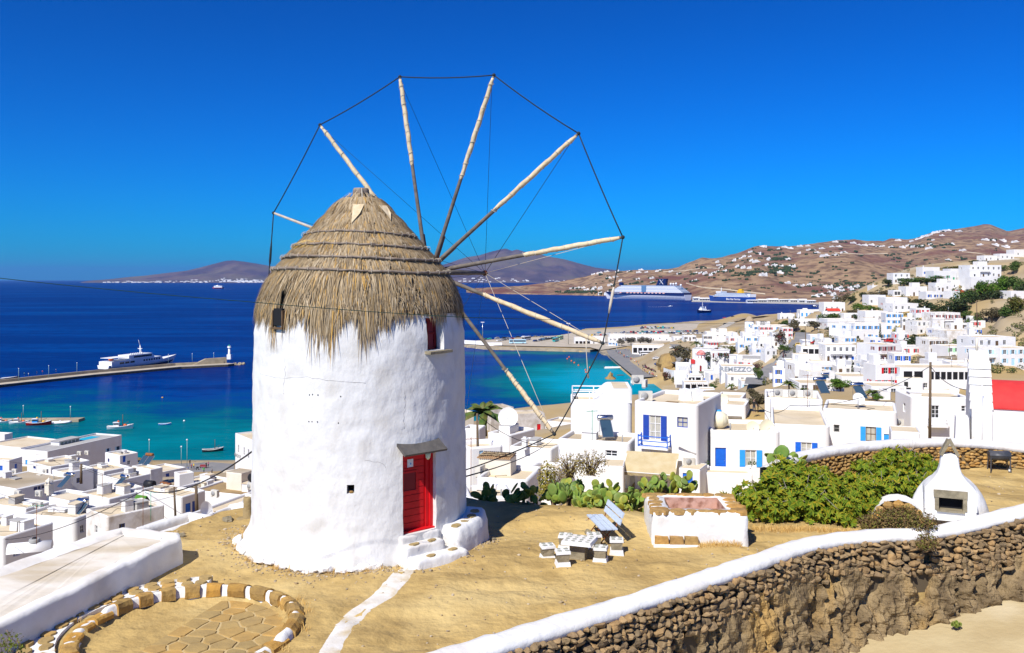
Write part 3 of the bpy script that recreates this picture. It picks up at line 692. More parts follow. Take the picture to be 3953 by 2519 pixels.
# chapel with the red vaulted roof at the right edge
def chapel():
    d=46.0; A=at(3812,1572,d); z0=44.6; t=thing('chapel','white chapel with red vaulted roof and tall stepped belfry','chapel',(A.x,A.y,z0),math.radians(-24)); H_=A.z-z0; L_=9.0; W=4.2; rise=1.25
    body=MB(); body.box(0,0,-2,L_,W,H_); body.build('wall',WALLP,t)
    v=MB(); n=12; R=[]
    for k in range(n+1):
        a=PI*k/n; y=W/2-math.cos(a)*(W/2+.06); z=H_+.002+math.sin(a)*rise; R.append(((y,z)))
    v.rings([[(.25,y,z) for y,z in R],[(L_,y,z) for y,z in R]],0,False,True); v.build('vault_roof',REDROOF,t)
    MB().box(.2,-.06,H_-.06,L_,-.004,H_+.03).build('eaves_band',REDROOF,t)
    g=MB(); x0,x1=-.75,.2                                       # west front seen edge-on, carrying the belfry
    prof_=[(-.35,0),(-.35,H_-.2),(-.15,H_+.25),(W/2-.8,H_+1.5),(W/2-.62,H_+2.35),(W/2,H_+2.85),(W/2+.62,H_+2.35),(W/2+.8,H_+1.5),(W+.15,H_+.25),(W+.35,H_-.2),(W+.35,0)]
    g.rings([[(x0,y,z) for y,z in prof_],[(x1,y,z) for y,z in prof_]],0,True,False,True,True); g.build('west_front',WHITE_N,t)
    for k in range(6):z=H_-.1+k*.40; y0=-.12+k*.26; s=.2+.02*(k % 3); MB().box(x0-.08,y0,z,x1+.07,y0+.42,z+.36,0,None,.03).build('coping_step',WHITE_N,t)
    b=MB(); b.box(x0-.06,W/2-.55,H_+2.2,x1+.06,W/2+.55,H_+2.3); b.tube([(x0+.4,W/2,H_+2.8),(x0+.4,W/2,H_+3.5)],.07,6); b.build('belfry_cap',CREAM,t)
    MB().tube([(-.3,-.42,.2),(-.28,-.42,H_+1.2)],.03,6).build('downpipe',WHITE,t)
    MB().box(-1.6,-.25,0,-.76,1.2,H_-.6,tp=.12).build('buttress',WHITE,t)
    for k,(x,z) in enumerate(((2.6,2.75),(2.4,2.5),(2.8,2.5))):pass
    BASES.append((A.x+2,A.y+2,z0+.2)); BASES.append((A.x+8,A.y+2,z0+.2))
WALLP=mat('chapel_wall',(.78,.765,.755),.9,(.78,.66,.63),.9,6,.01,3,stretch=(2.2,2.2,.25),mixpos=(.5,.75))
REDROOF=mat('red_roof_paint',(.62,.045,.04),.75,(.55,.035,.035),2,5)
chapel()

# --- between mill and balcony house
c1b=house('lower white parapet roof right behind the mill',(1802,1921),(1986,1914),(2030,1862),55.0,3.5,r=.35,pt=.35)
c1a=house('white flat roof with tiled box room beside the mill',(1836,1841),(2036,1853),(2125,1800),60.0,3.8,r=.4,pt=.3)
def tile_box():
    A=at(1848,1766,62.5); t=thing('roof_room','cream box room on the roof topped with stones and tiles','roof room',(A.x,A.y,A.z-1.35),math.radians(-14)); w,d,h=2.35,1.7,1.35
    MB().box(0,0,-.15,w,d,h).build('wall',CREAM,t); r_=random.Random(2)
    tl=MB()
    for k in range(17):x=-.05+k*.145; tl.tube([(x,-.1,h+.03),(x,d+.1,h+.09)],.07,6)
    tl.build('roof_tiles',mat('terracotta',(.42,.27,.15),.9,(.33,.2,.1),5),t)
    for k in range(16):
        m=MB(); m.ell((0,0,0),.13+r_.random()*.1,.1+r_.random()*.06,.055,7,4,0,False,.3,k); m.build('stone',mat('roof_stone',(.36,.28,.17),.95,(.25,.19,.11),6),t,(.2+(k % 8)*.28,.25+(k//8)*.7+r_.uniform(-.1,.1),h+.19),r_.random()*3)
tile_box()
ac_unit('grey air conditioner standing on the flat roof right of the mill',onz(1854,1840,onz(1836,1841,c1a.location.z+c1a['h']).z-.35),math.radians(70),1.15)
c2=house('white house with plain front and slim chimney right of the mill',(1966,1720),(2128,1732),(2140,1693),80.0,3.4,r=.25); chimney(c2,at(2026,1728,79),1.0,.45,0)
c3=house('white block with satellite dish on its box roof',(1878,1667),(1966,1678),(2036,1648),90.0,3.8,r=.4); house('grey-roofed stair box on the white block',(1925,1643),(1968,1646),(1982,1637),91.0,1.6,r=.06,par=.03,roof=ROOF3,foot=False,pt=.1)
c4=house('white house with blue-shaded side wall behind utility pole',(1760,1700),(1809,1727),(1893,1692),70.0,4.6,[('R',1850,1735,1866,1775,'d:pale')],r=.3)
c5=house('small white house with turquoise door behind the mill',(1780,1652),(1850,1655),(1880,1640),100.0,3.4,[('F',1834,1662,1848,1682,'s:pale')],r=.15)
house('weathered stone ruin at the water edge',(1894,1577),(1984,1571),(1996,1566),214,6.0,r=.1,wall=OLDWALL,roof=ROOF2,near=False,dmin=7)
house('old peeling house with red door near the water',(1950,1600),(2104,1594),(2110,1585),200,5.4,[('F',2073,1636,2087,1671,'d:red')],r=.1,wall=OLDWALL,roof=ROOF,near=False,dmin=6)
house('grey-blue low house beside the red door house',(2104,1622),(2205,1632),(2210,1618),188,4.0,r=.1,near=False,dmin=6)
house('cream house behind the palm tree',(1786,1592),(1830,1588),(1838,1582),205,6.0,r=.1,wall=CREAM,near=False,dmin=6)
dish('large white dish on the stair box near the palm',at(1962,1646,92.3),-.1,1.05,10)

# ================================================================== left town (flat roofs stepping down to the harbour)
L2=house('white house with twin solar panels and steel tank',(80,1982),(289,2000),(408,1970),93.8,4.2,[('R',309,2029,325,2052,'w:none:white'),('R',372,2005,388,2032,'w:none:white')],r=.5,dmin=5)
L3=house('long white house with peeling shaded side wall',(330,1962),(414,1993),(621,1942),91.0,4.5,r=.2,wall=WHITE_W,maxd=14)
L4=house('white house with parapet roof under the green antenna',(-150,2048),(12,2073),(203,2013),81.0,4.5,r=.3,maxd=12)
L5=house('house with tan roof and two air conditioners on the left',(-80,1938),(100,1961),(190,1932),105.0,4.0,r=.1,par=.2,maxd=10)
L6=house('long house with wide grey-tan roof and dark strip windows',(-100,1858),(62,1887),(268,1839),125.0,4.0,[('R',130,1876,145,1890,'w:none:dblue'),('R',146,1873,158,1887,'w:none:dblue'),('R',160,1869,174,1883,'w:none:dblue')],r=.1,roof=ROOF2,par=.15,maxd=22)
L7=house('shaded pale blue-white house by a power pole',(200,1812),(243,1824),(357,1802),131.0,4.2,r=.15,maxd=12)
L8=house('white house with sunken tan roof terrace and blue window',(104,1780),(195,1801),(302,1765),145.0,4.6,[('F',128,1797,138,1810,'w:none:dblue'),('R',267,1778,281,1796,'s:blue')],r=.12,maxd=16)
L9=house('long white waterfront building with rooftop pool',(76,1733),(183,1742),(486,1679),232,8.2,[('F',98,1774,106,1793,'s:sky'),('R',413,1731,422,1742,'w:pale:dblue'),('R',450,1723,462,1736,'w:pale:dblue')],r=.15,roof=ROOF3,near=False,maxd=34)
house('white waterfront house with tan roof left of the rooftop pool',(-60,1712),(80,1728),(180,1690),246,7.0,r=.1,near=False,maxd=16)
house('white harbour house at the left picture edge',(-80,1672),(18,1676),(28,1668),262,6.0,r=.1,near=False,maxd=10)
L11=house('white cube house with small tan roof by the water',(405,1745),(462,1757),(494,1737),186,5.0,[('R',474,1760,486,1782,'s:blue')],r=.12,maxd=10)
L12=house('white house carrying rusty solar heater',(508,1797),(581,1811),(612,1799),160,4.4,r=.1,wall=WHITE_N,maxd=9)
L13=house('long low white house with beige roof along the quay',(500,1815),(582,1831),(722,1803),190,4.2,[('R',590,1835,602,1848,'h'),('R',640,1828,654,1842,'s:dblue')],r=.1,near=False,maxd=20)
L14=house('narrow white stair tower with sloping sides',(672,1820),(692,1829),(722,1818),148,4.8,r=.08,maxd=5)
L15=house('white house with blue shutters behind two power poles',(527,1891),(700,1917),(782,1888),105,5.0,[('R',716,1945,736,1985,'s:blue'),('R',742,1935,758,1972,'s:dblue')],r=.25,maxd=9)
L16=house('white house with broad brown roof right against the mill',(742,1890),(935,1910),(1015,1866),112,4.2,r=.12,roof=ROOFB,par=.25,maxd=14)
house('beige concrete water room on the brown roof',(873,1820),(932,1827),(970,1812),113.5,2.3,r=.03,par=.03,roof=ROOF2,wall=CREAM,foot=False,pt=.08,name='roof_room')
L17=house('white house with tan roof below the rock edge',(690,1995),(762,2003),(992,1906),75,4.4,r=.15,par=.25,maxd=16)
L18=house('low white parapet roof between antenna poles',(522,2036),(578,2044),(662,2004),75,3.4,r=.12,maxd=8)
L19=house('white house with tan roof and stacked junk beside green box',(300,1900),(420,1924),(545,1893),108,4.2,r=.15,maxd=10)
L20=house('tan-roofed house with tilted solar panel in mid town',(395,1880),(446,1896),(532,1870),118,4.0,r=.12,maxd=10)
L21=house('white house with yellow roof shed and blue barrels',(318,1800),(400,1818),(462,1790),150,4.0,r=.1,roof=ROOF,maxd=10)
L22=house('small white house with potted terrace',(395,1835),(470,1850),(560,1822),138,3.8,r=.1,maxd=12)
L23=house('white house with dark roof near the shore tables',(682,1880),(770,1893),(822,1862),128,3.6,r=.1,roof=ROOF2,maxd=12)
L24=house('white walled terrace roof close to the quay',(700,1850),(800,1868),(850,1838),150,3.4,r=.1,maxd=12)
L25=house('white flat roof under the solar heater house',(178,1905),(300,1922),(330,1895),112,3.8,r=.1,roof=ROOF3,maxd=8)
L26=house('pale low roof left of the twin solar panels',(-60,2000),(85,2016),(130,1990),96,3.8,r=.1,roof=ROOF,maxd=8)
L27=house('white storage cube with flat lid roof in mid town',(188,1916),(266,1932),(300,1912),99,3.2,r=.08,par=.05,pt=.1,roof=ROOF,maxd=6)
L28=house('white house edge at the far left of the roofs',(-90,1770),(36,1775),(60,1760),165,5.0,r=.1,maxd=10)
W1=house('white waterfront building with tall windows beside the mill',(908,1671),(1012,1714),(1090,1690),216,14.5,
           [('F',918,1715,923,1748,'w:none:white'),('F',940,1725,945,1758,'w:none:white'),('F',956,1732,962,1770,'w:none:white'),('F',981,1744,988,1778,'w:none:white')],r=.1,near=False,maxd=20)
tm=text_mesh('MADOY',1.25,GREYP,.03); o=link('lettering',tm,W1); q=loc_in(W1,at(918,1759,214.5)); o.location=(q.x,-.04,q.z); o.rotation_euler=(PI/2,0,0)
st=MB()
for k in range(12):st.box(-6+k*.5,-2.6,2+0*k,-5.5+k*.5,-.1,2.2+k*.3)
st.box(-6.2,-2.9,2,.4,-2.6,3.2); st.build('outer_stair',CREAM,W1)
# fittings on the left roofs
solar('twin-panel solar heater with big steel tank on white roof',at(285,1985,95.4)+Vector((0,0,-.35)),math.radians(-28),1.05,2)
solar('single blue solar panel with steel tank on white roof',onz(243,1882,25.6),math.radians(-30),1.1)
solar('tilted solar panel with shiny tank in mid town',onz(455,1887,onz(446,1896,L20.location.z+4).z-.3),math.radians(-32),1.0)
solar('twin solar panels with rusty orange tank near the water',at(560,1795,162),math.radians(-20),1.15,2,RUST)
for lab,px,py,z_,rz in (('rust-framed air conditioner beside the solar house roof',150,1962,29.2,-.4),('air conditioner on the tan roof at the left edge',68,1916,27.5,-.4),('air conditioner beside the small tower chimney',150,1916,27.5,-.4),('small air conditioner on the grey-tan roof front',152,1850,25.4,-.5),
                            ('air conditioner on the grey-tan roof at far left',24,1845,25.4,-.4),('tall twin air conditioner on mid-town roof',307,1757,17.5,-.4),('wide twin air conditioner next to the tall one',336,1755,17.5,-.4),('air conditioner with brown rusty hood',632,1884,29,-.5),('second rusty air conditioner by the tank',648,1888,29,-.5),
                            ('air conditioner against the mill on brown roof',968,1890,31.6,-.6),('white air conditioner below the brown roof',830,1918,31.4,-.5),('air conditioner on the low shed by the white tower',57,1828,24.0,-.4),('air conditioner on grey shed near the pole',175,1828,24.2,-.4),('air conditioner behind the grey power pole',332,1846,24.0,-.4)):
    ac_unit(lab,onz(px,py,z_),rz,1.25 if 'tall' in lab else 1.1,RUST if 'brown rusty' in lab or 'second rusty' in lab else None)
dish('tilted white dish on tripod at the rock edge',onz(790,2000,34.2),1.2,.75,20); dish('small dish on the roof of the solar house',onz(600,1985,30),.5,.35,30)
def tank_black(label,p,rz,R=.45,L_=1.3,m=None):
    t=thing('water_tank',label,'water tank',p,rz); MB().tube([(-L_/2,0,R+.15),(-L_/2+.02,0,R+.15),(L_/2-.02,0,R+.15),(L_/2,0,R+.15)],[R*.7,R,R,R*.7],16).build('barrel',m or BLACKP,t)
    f=MB(); f.box(-L_*.4,-R,0,-L_*.3,R,.2); f.box(L_*.3,-R,0,L_*.4,R,.2); f.build('cradle',GREYP,t); return t
tank_black('dark round water tank lying on the roof by the poles',onz(578,1886,29.0),-.35); tank_black('black tank standing beside the beige water room',onz(980,1862,31.8),1.2,.5,1.0)
def tower_chimney():
    p=onz(190,1908,27.6); t=thing('chimney_tower','small cream chimney tower with pigeon-hole top','chimney',p,-.4)
    m=MB(); m.box(-.38,-.38,0,.38,.38,1.25); m.box(-.43,-.43,1.25,.43,.43,1.32); m.build('shaft',CREAM,t)
    for k in range(4):MB().box(-.34 if k % 2 else .22,-.34 if k<2 else .22,1.32,-.22 if k % 2 else .34,-.22 if k<2 else .34,1.7).build('pillar',CREAM,t)
    MB().lathe([(.5,1.7),(.46,1.78),(.08,2.1),(.02,2.3)],4,a0=PI/4,a1=PI/4+2*PI,sm=False).build('cap',CREAM,t)
tower_chimney()
def green_hut():
    p=onz(545,1965,29.4); t=thing('roof_hut','small white roof hut covered in green turf','roof hut',p,-.45); m=MB(); m.box(-.75,-.6,0,.75,.6,.8); m.poly([(-.75,-.6,.8),(.75,-.6,.8),(.75,0,1.35),(-.75,0,1.35)]); m.build('wall',WHITE_W,t)
    MB().poly([(-.8,-.65,.84),(.8,-.65,.84),(.8,.1,1.55),(-.8,.1,1.55)]).poly([(-.8,.1,1.5),(.8,.1,1.5),(.8,-.65,.8),(-.8,-.65,.8)]).poly([(-.8,.1,1.55),(.8,.1,1.55),(.8,.65,.8),(-.8,.65,.8)]).build('turf_roof',mat('turf',(.10,.26,.04),.95,(.05,.15,.02),8,4,.06,12),t)
green_hut()
def barrel_dome(label,p,rz,R=1.1,L_=2.4):
    t=thing('barrel_vault',label,'vault roof',p,rz); m=MB(); n=10
    m.rings([[(-R*math.cos(PI*k/n),y,R*.8*math.sin(PI*k/n)) for k in range(n+1)] for y in (0,L_)],0,False,True,True,True); m.build('vault',WHITE,t)
    MB().lathe([(.42,.0),(.42,.22),(.36,.3)],14,(0,L_*.6,R*.75)).build('vent',GREYP,t); MB().lathe([(.22,.3),(.12,.42)],10,(0,L_*.6,R*.75)).build('vent_cap',BLACKP,t); return t
barrel_dome('white barrel vault with round grey vent below the rock edge',onz(895,1985,34.0),math.radians(-50)); barrel_dome('white barrel vault with open hatch at the left edge',onz(30,2130,33.0),math.radians(-70),.8,3.2)
def glass_room():
    M=L9; t=thing('roof_pavilion','glazed lift room with grey roof on the pool building','pavilion',(0,0,0)); A=at(196,1702,240); t.location=(A.x,A.y,A.z-2.6); t.rotation_euler=(0,0,M.rotation_euler[2])
    MB().box(0,0,0,3,7,2.6).build('wall',WHITE,t); MB().box(-.3,-.3,2.6,3.3,7.3,2.75).build('roof',ROOF3,t)
    for k in range(5):MB().box(3.004,.4+k*1.3,.3,3.03,1.5+k*1.3,2.4).build('pane',mat('greenish_glass',(.10,.17,.16),.1,spec=.6),t)
    q=loc_in(L9,at(395,1690,252)); MB().box(1.2,L9['d']-9,L9['h']-.33,4.6,L9['d']-3,L9['h']-.3).build('pool',mat('pool_water',(.04,.50,.55),.1,spec=.5),L9)
glass_room()

# --- courtyard walls below the near row
house('white courtyard wall in front of the blue door house',(2708,1822),(2905,1828),(2915,1812),70.6,3.6,r=.1,par=.3,pt=.2)
house('white garden wall below the house with tan flat roof',(2905,1775),(3180,1782),(3190,1768),76.5,3.2,r=.1,par=.25,pt=.2)
house('white stepped wall left of the gravel wing',(2040,1800),(2156,1810),(2165,1786),72,4.0,r=.2,par=.3)
# --- clutter that makes the flat roofs lived-in
def clutter():
    r_=random.Random(44); cr=[WHITE,WHITE_N,CREAM,ROOF3]
    for root in NEARH:
        w,d,h=root['w'],root['d'],root['h']; z=h-.34
        if w<3 or d<3.5:continue
        n=r_.choice((1,2,2,3)) if root.location.x<-20 else r_.choice((0,0,1))
        for k in range(n):
            bw,bd,bh=r_.uniform(.6,1.7),r_.uniform(.6,1.4),r_.uniform(.3,1.3); x,y=r_.uniform(.5,max(.6,w-bw-.5)),r_.uniform(d*.35,max(d*.4,d-bd-.5)); m_=r_.choice(cr)
            o=MB().box(0,0,-.05,bw,bd,bh,0,None,.03).build('roof_hatch',m_,root,(x,y,z)); MB().box(-.06,-.06,bh,bw+.06,bd+.06,bh+.06).build('lid',r_.choice((ROOF,ROOF3,WHITE)),o)
        if r_.random()<.5:x,y=r_.uniform(.6,w-.6),r_.uniform(.6,d-.6); MB().tube([(x,y,z-.05),(x,y,z+r_.uniform(.5,1.0))],.06,6).build('vent_pipe',GREYP,root)
        if r_.random()<.6:
            P=[(r_.uniform(.4,w-.4),.5+(d-1)*k/5+r_.uniform(-.2,.2),z+.025) for k in range(6)]; MB().tube(P,.018,4).build('roof_cable',WIRE,root)
        if r_.random()<.35 and w>4:x=r_.uniform(.8,w-1.6); MB().box(x,d*.3,z+.002,x+r_.uniform(.8,1.6),d*.3+r_.uniform(.6,1.3),z+.03).build('roof_patch',r_.choice((ROOF2,ROOF3,ROOFB)),root)
clutter()
# ================================================================== town across the valley (250-760 m away)
RT=random.Random(21)
def pattern(w,h,cols,rows,colr,dp,side=True):
    ops=[]; fh=h/max(rows,1)
    for rw in range(rows):
        for c in range(cols):
            u=w*(c+.5)/cols; zb=rw*fh+fh*.3; kind=RT.random()
            if rw==0 and kind<.3:ops.append(('f',u-.5,.02+rw*fh,u+.5,rw*fh+min(2.2,fh*.8),'d:'+(colr if colr != 'none' else 'brown')))
            elif kind<.88:ops.append(('f',u-.5,zb,u+.5,zb+min(1.4,fh*.48),'w:'+colr+':white'))
    if side:
        for rw in range(rows):
            for c in range(max(1,int(dp/5))):
                if RT.random()<.7:u=dp*(c+.5)/max(1,int(dp/5)); zb=rw*fh+fh*.35; ops += [('r',u-.45,zb,u+.45,zb+1.1,'w:'+colr+':white'),('l',u-.45,zb,u+.45,zb+1.1,'w:'+colr+':white')]
    return ops
def hx(label,x0,x1,top,bot,d,dp=8.0,yaw=-6,pat=(2,1,'none'),wall=None,roof=None,extra=(),ch=0,rooms=0,plain=False,**kw):
    yaw=math.radians(yaw); A=at(x0,top,d); t=Vector((math.cos(yaw),math.sin(yaw)))
    k=(x1-CX)/F; s=(k*A.y-A.x)/(t.x-k*t.y); h=(bot-top)/F*d
    ops=list(extra)+(pattern(s,h,*pat,dp) if pat else [])
    r_=house_at(label,A,yaw,s,dp,h,ops,.3,.12,wall,roof,near=False,**kw)
    for c in range(ch):chimney(r_,r_.matrix_basis@Vector((s*(.15+.5*RT.random()),dp*.4+c,h-.3)),1.3,.55,c % 2)
    for c in range(rooms):
        rw,rd=s*RT.uniform(.25,.4),dp*.4; x,y=s*RT.uniform(.1,.5),dp*.45
        MB().box(x,y,h-.3,x+rw,y+rd,h+2.1).build('roof_room',wall or WHITE,r_); MB().box(x+.15,y+.15,h+2.1,x+rw-.15,y+rd-.15,h+2.13).build('roof_top',ROOF,r_)
    if plain:return r_
    rows_=pat[1] if pat else 1
    if rows_ >= 2 and RT.random()<.8:
        z=h/rows_*(rows_-1)+.05; x0,x1=s*RT.uniform(.05,.25),s*RT.uniform(.6,.95); MB().box(x0,-1.1,z-.15,x1,-.003,z).build('balcony',WHITE,r_); rl=MB(); cm=PAINT[pat[2]] or FRAMEW
        for zz in (z+.45,z+.9):rl.box(x0,-1.1,zz,x1,-1.05,zz+.06)
        n_=int((x1-x0)/.5)
        for q in range(n_+1):xx=x0+(x1-x0)*q/max(n_,1); rl.box(xx-.025,-1.098,z+.002,xx+.025,-1.052,z+.95)
        rl.build('balcony_rail',cm,r_)
    if s>5 and RT.random()<.45:
        ww,hh=s*RT.uniform(.3,.5),h*RT.uniform(.5,.72); sx=RT.choice((-.35*ww,s-.65*ww)); y0=-RT.uniform(1.2,2.4); MB().box(sx,y0,-6,sx+ww,1.5,hh).build('front_wing',wall or WHITE,r_); MB().box(sx+.2,y0+.2,hh,sx+ww-.2,.0,hh+.03).build('wing_roof',ROOF,r_); MB().box(sx+ww*.4,y0-.02,.9,sx+ww*.4+.9,y0+.05,2.1).build('wing_window',GLASS,r_)
    elif s>5 and RT.random()<.6:
        x0=s*RT.uniform(.05,.4); x1=min(s,x0+RT.uniform(3,5)); pg=MB(); zz=min(2.6,h*.8)
        for xx in (x0,x1):pg.box(xx-.1,-2.3,-1,xx+.1,-2.1,zz)
        for q in range(7):xx=x0+(x1-x0)*q/6; pg.box(xx-.06,-2.5,zz,xx+.06,.0,zz+.12)
        pg.build('pergola',RT.choice((BROWNW,FRAMEW,FRAMEW)),r_)
    if RT.random()<.5:MB().box(-RT.uniform(.5,3),-RT.uniform(3,5),-6,s*RT.uniform(.5,1.2),-2.7,RT.uniform(.2,.9)).build('garden_wall',RT.choice((WHITE,WHITE_N,STONE)),r_)
    if RT.random()<.7:MB().tube([(s*.8,dp*.5,h-.3),(s*.8,dp*.5,h+2.4)],.05,5).bar((s*.8-.7,dp*.5,h+2.2),(s*.8+.7,dp*.5,h+2.2),.05).build('aerial',METAL,r_)
    return r_
hx('long white harbour warehouse behind grey trees',2412,2584,1291,1316,760,14,0,(7,1,'none'))
hx('white customs hall with square windows at the car park',2354,2413,1290,1316,752,12,0,(4,1,'grey'))
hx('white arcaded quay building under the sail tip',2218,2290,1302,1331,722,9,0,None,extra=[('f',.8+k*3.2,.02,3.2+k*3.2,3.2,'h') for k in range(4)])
hx('low white kiosk building beside the quay arcade',2290,2336,1298,1331,724,9,0,(2,1,'none'))
hx('small white quay house with sky blue doors',2350,2386,1315,1335,700,6,0,(3,1,'sky'))
bs=hx('flat white bus station pavilion with open front',2440,2563,1331,1361,624,16,-10,None,plain=True,extra=[('f',.8+k*3.6,.02,3.6+k*3.6,3.6,'h') for k in range(5)])
hx('white house with beige roof beyond the bus station',2600,2658,1299,1317,685,9,0,(3,1,'none'))
hx('white taverna with blue windows left of the curved road',2602,2668,1313,1339,645,9,-5,(3,1,'blue'))
hx('white house with sky blue window and roof terrace',2690,2764,1308,1345,522,10,-8,(2,1,'sky'),wall=WHITE_N)
hx('long white block with dish above the blue shutter houses',2729,2840,1281,1309,582,12,-5,(4,1,'none'),rooms=2)
hx('white house with pale blue shutters over the palm garden',2764,2822,1300,1335,530,9,-8,(2,1,'sky'))
hx('tall plain white house with one blue door',2867,2946,1283,1327,482,10,-6,(2,1,'sky'),rooms=1)
hx('stepped white houses below the old round mill',2905,3046,1255,1300,520,12,-6,(5,2,'sky'),rooms=2)
hx('plain white cube house beside the climbing red vine',2932,2980,1298,1342,440,9,-4,(1,1,'cream'))
hx('white house carrying the red flowering vine',2980,3044,1283,1337,452,9,-8,(2,2,'none'))
hx('white seaside villa with two tall chimneys',3012,3068,1210,1238,622,9,-4,(3,1,'none'),ch=2)
hx('white house with sunlit parapet behind the domed chapel',2673,2752,1345,1382,432,10,-20,(1,1,'none'),roof=ROOF3)
hx('white house with two red windows behind dark tree',2743,2816,1352,1380,422,9,-16,(3,1,'maroon'),roof=ROOF3)
hx('white courtyard building with red windows and wall notice',2847,2974,1383,1429,402,22,-14,(5,1,'dred'),roof=ROOF3)
hx('low white wall house left of the courtyard building',2815,2850,1372,1400,408,9,-14,None,roof=ROOF3)
rz_=hx('white restaurant with large grey roof lettering',2783,2914,1412,1446,362,11,-10,None,cat='restaurant',plain=True)
o=link('lettering',text_mesh('REMEZZO',2.6,mat('grey_letters',(.30,.34,.38),.7),.08,.03),rz_); o.location=(rz_['w']*.44,-.12,rz_['h']-1.25); o.rotation_euler=(PI/2,0,0)
o.scale=(1.1,1,1)
hx('white restaurant annex with tan roofs and vents',2808,2924,1446,1478,340,9,-8,(3,1,'none'),plain=True)
hx('small white house with pale blue shuttered balcony door',2862,2922,1470,1508,322,8,-6,(1,1,'pale'),extra=[('f',1.0,.02,2.2,2.3,'w:pale:pale')])
hx('low beach bar with beige awnings and flat roof',2640,2735,1474,1500,335,7,-6,None,extra=[('f',.6+k*2.3,.02,2.4+k*2.3,1.7,'h') for k in range(4)])
hx('white beach bar upper terrace with shade roof',2656,2714,1448,1474,350,6,-6,None,extra=[('f',.7+k*2.4,.6,2.6+k*2.4,1.9,'h') for k in range(2)])
hx('white windowless cube beside the domed chapel',2608,2662,1402,1430,412,7,-10,None,roof=WHITE)
hx('white hotel wing with row of blue doors',2995,3215,1424,1464,303,11,-12,(9,1,'blue'))
hx('white hotel upper floor with stair and pergola',3033,3214,1390,1436,314,9,-12,(6,1,'sky'),rooms=1)
hx('white two-storey shop house with blue and yellow doors',3187,3306,1331,1398,312,9,-4,(5,2,'none'),extra=[('f',9.0,.02,9.9,2.2,'d:blue')])
hx('white taverna with dark pergola roof by the road',3093,3184,1336,1388,322,9,-6,None,extra=[('f',.6+k*2.1,2.2,2.4+k*2.1,4.0,'h') for k in range(3)])
rc=hx('white car rental office with painted roof sign',3098,3128,1312,1335,382,6,-6,None,cat='office',plain=True)
o=link('lettering',text_mesh('RENT A CAR',.62,mat('blue_letters',(.03,.06,.25),.7),.03),rc); o.location=(rc['w']/2,-.06,rc['h']-.7); o.rotation_euler=(PI/2,0,0)
hx('low white hut with turquoise shutters by parked cars',3128,3178,1292,1320,392,7,-5,(2,1,'pale'))
hx('white hotel with rows of bright blue balconies',3300,3444,1247,1313,382,11,2,(6,2,'sky'),rooms=1)
hx('white hotel left wing with blue stairs',3278,3318,1250,1305,386,11,30,(3,2,'sky'))
hx('white house with two dark red windows by the road bend',3195,3286,1231,1273,432,11,3,(4,1,'maroon'))
hx('white villa with roof pergola above the blue hotel',3341,3429,1200,1246,425,10,0,(4,1,'none'),ch=1)
hx('long low white house left of the pergola villa',3259,3342,1209,1233,440,8,0,(4,1,'none'))
hx('white house beside the red-roofed shed',3181,3263,1166,1204,522,9,0,(4,1,'none'),ch=1)
hx('white villa with blue balcony facing the bay',3090,3180,1195,1232,545,9,-4,(5,1,'blue'))
hx('long low white house on the road bend',3055,3178,1231,1258,485,8,-6,(6,1,'none'))
hx('white villa with dark porch under dry brown field',3448,3546,1170,1234,425,10,4,(4,2,'none'),ch=1)
hx('white house with one red shutter on the slope',3419,3504,1147,1194,452,9,2,(4,1,'red'))
hx('white house with glass porch among trees',3354,3420,1138,1180,472,9,0,(3,1,'none'))
hx('white crenellated house at the hill foot',3368,3412,1101,1128,542,8,0,(3,1,'none'),ch=2)
hx('white arched house high on the ridge end',3448,3513,1053,1094,522,9,0,(3,2,'none'))
hx('white house with wide glass front on the hillside',3450,3502,1119,1143,482,7,2,None,extra=[('f',.5+k*1.7,.7,2.0+k*1.7,2.6,'w:none:grey') for k in range(4)])
hx('long white terrace house below the ridge',3498,3580,1105,1143,476,9,2,(4,1,'none'),rooms=1)
hx('white house with cobalt door beside the hill path',3577,3649,1125,1156,452,8,4,(3,1,'blue'))
hx('white row house under the green hedge',3613,3684,1090,1125,482,8,4,(4,1,'none'),rooms=1)
hx('white house with red pergola carport',3672,3748,1082,1113,492,8,4,(3,1,'pgreen'))
hx('white row house with green shutters on the ridge',3605,3693,1044,1084,503,9,4,(4,1,'green'))
hx('white upper house with green door left of the big villa',3672,3748,1036,1072,510,9,4,(3,1,'green'))
hx('big white villa with deep porches on the hill top',3747,3866,1022,1072,482,11,6,(6,2,'none'),rooms=1)
hx('white house far left on the hill crest',3562,3628,1030,1068,545,8,4,(3,1,'blue'),ch=1)
gb=hx('white house with green balcony among trees',3706,3800,1168,1214,472,9,8,(3,1,'green'),ch=1)
hx('white house wing with tall chimney beside green balcony',3792,3880,1168,1204,476,9,4,(3,1,'brown'),ch=1)
hx('grey-white house with red shutters and roof tank',3610,3708,1206,1270,368,10,6,(4,2,'dred'),wall=WHITE_W)
hx('white arcaded house left of the red shutter house',3541,3614,1238,1290,372,9,8,(4,2,'none'),wall=WHITE_N)
hx('plain cream house with long blank wall',3658,3772,1276,1342,335,10,8,(2,1,'none'),wall=WHITE_W)
hx('white house with slit windows above green ivy',3587,3666,1305,1362,325,9,6,(3,1,'none'),wall=WHITE_N)
hx('tiny white chapel on the slope with blue door',3672,3706,1122,1154,440,6,10,(1,1,'pale'))
hx('white house at the right edge with slatted shade',3905,4020,1122,1155,402,8,8,(4,1,'none'))
hx('white crest house with palm beside it',3800,3850,985,1008,640,9,6,(3,1,'none'))
hx('white arched house on the skyline at the right',3862,3915,978,1002,640,8,6,(3,1,'none'))
hx('white house cropped by the right picture edge',3915,4010,962,992,660,9,6,(3,1,'none'))
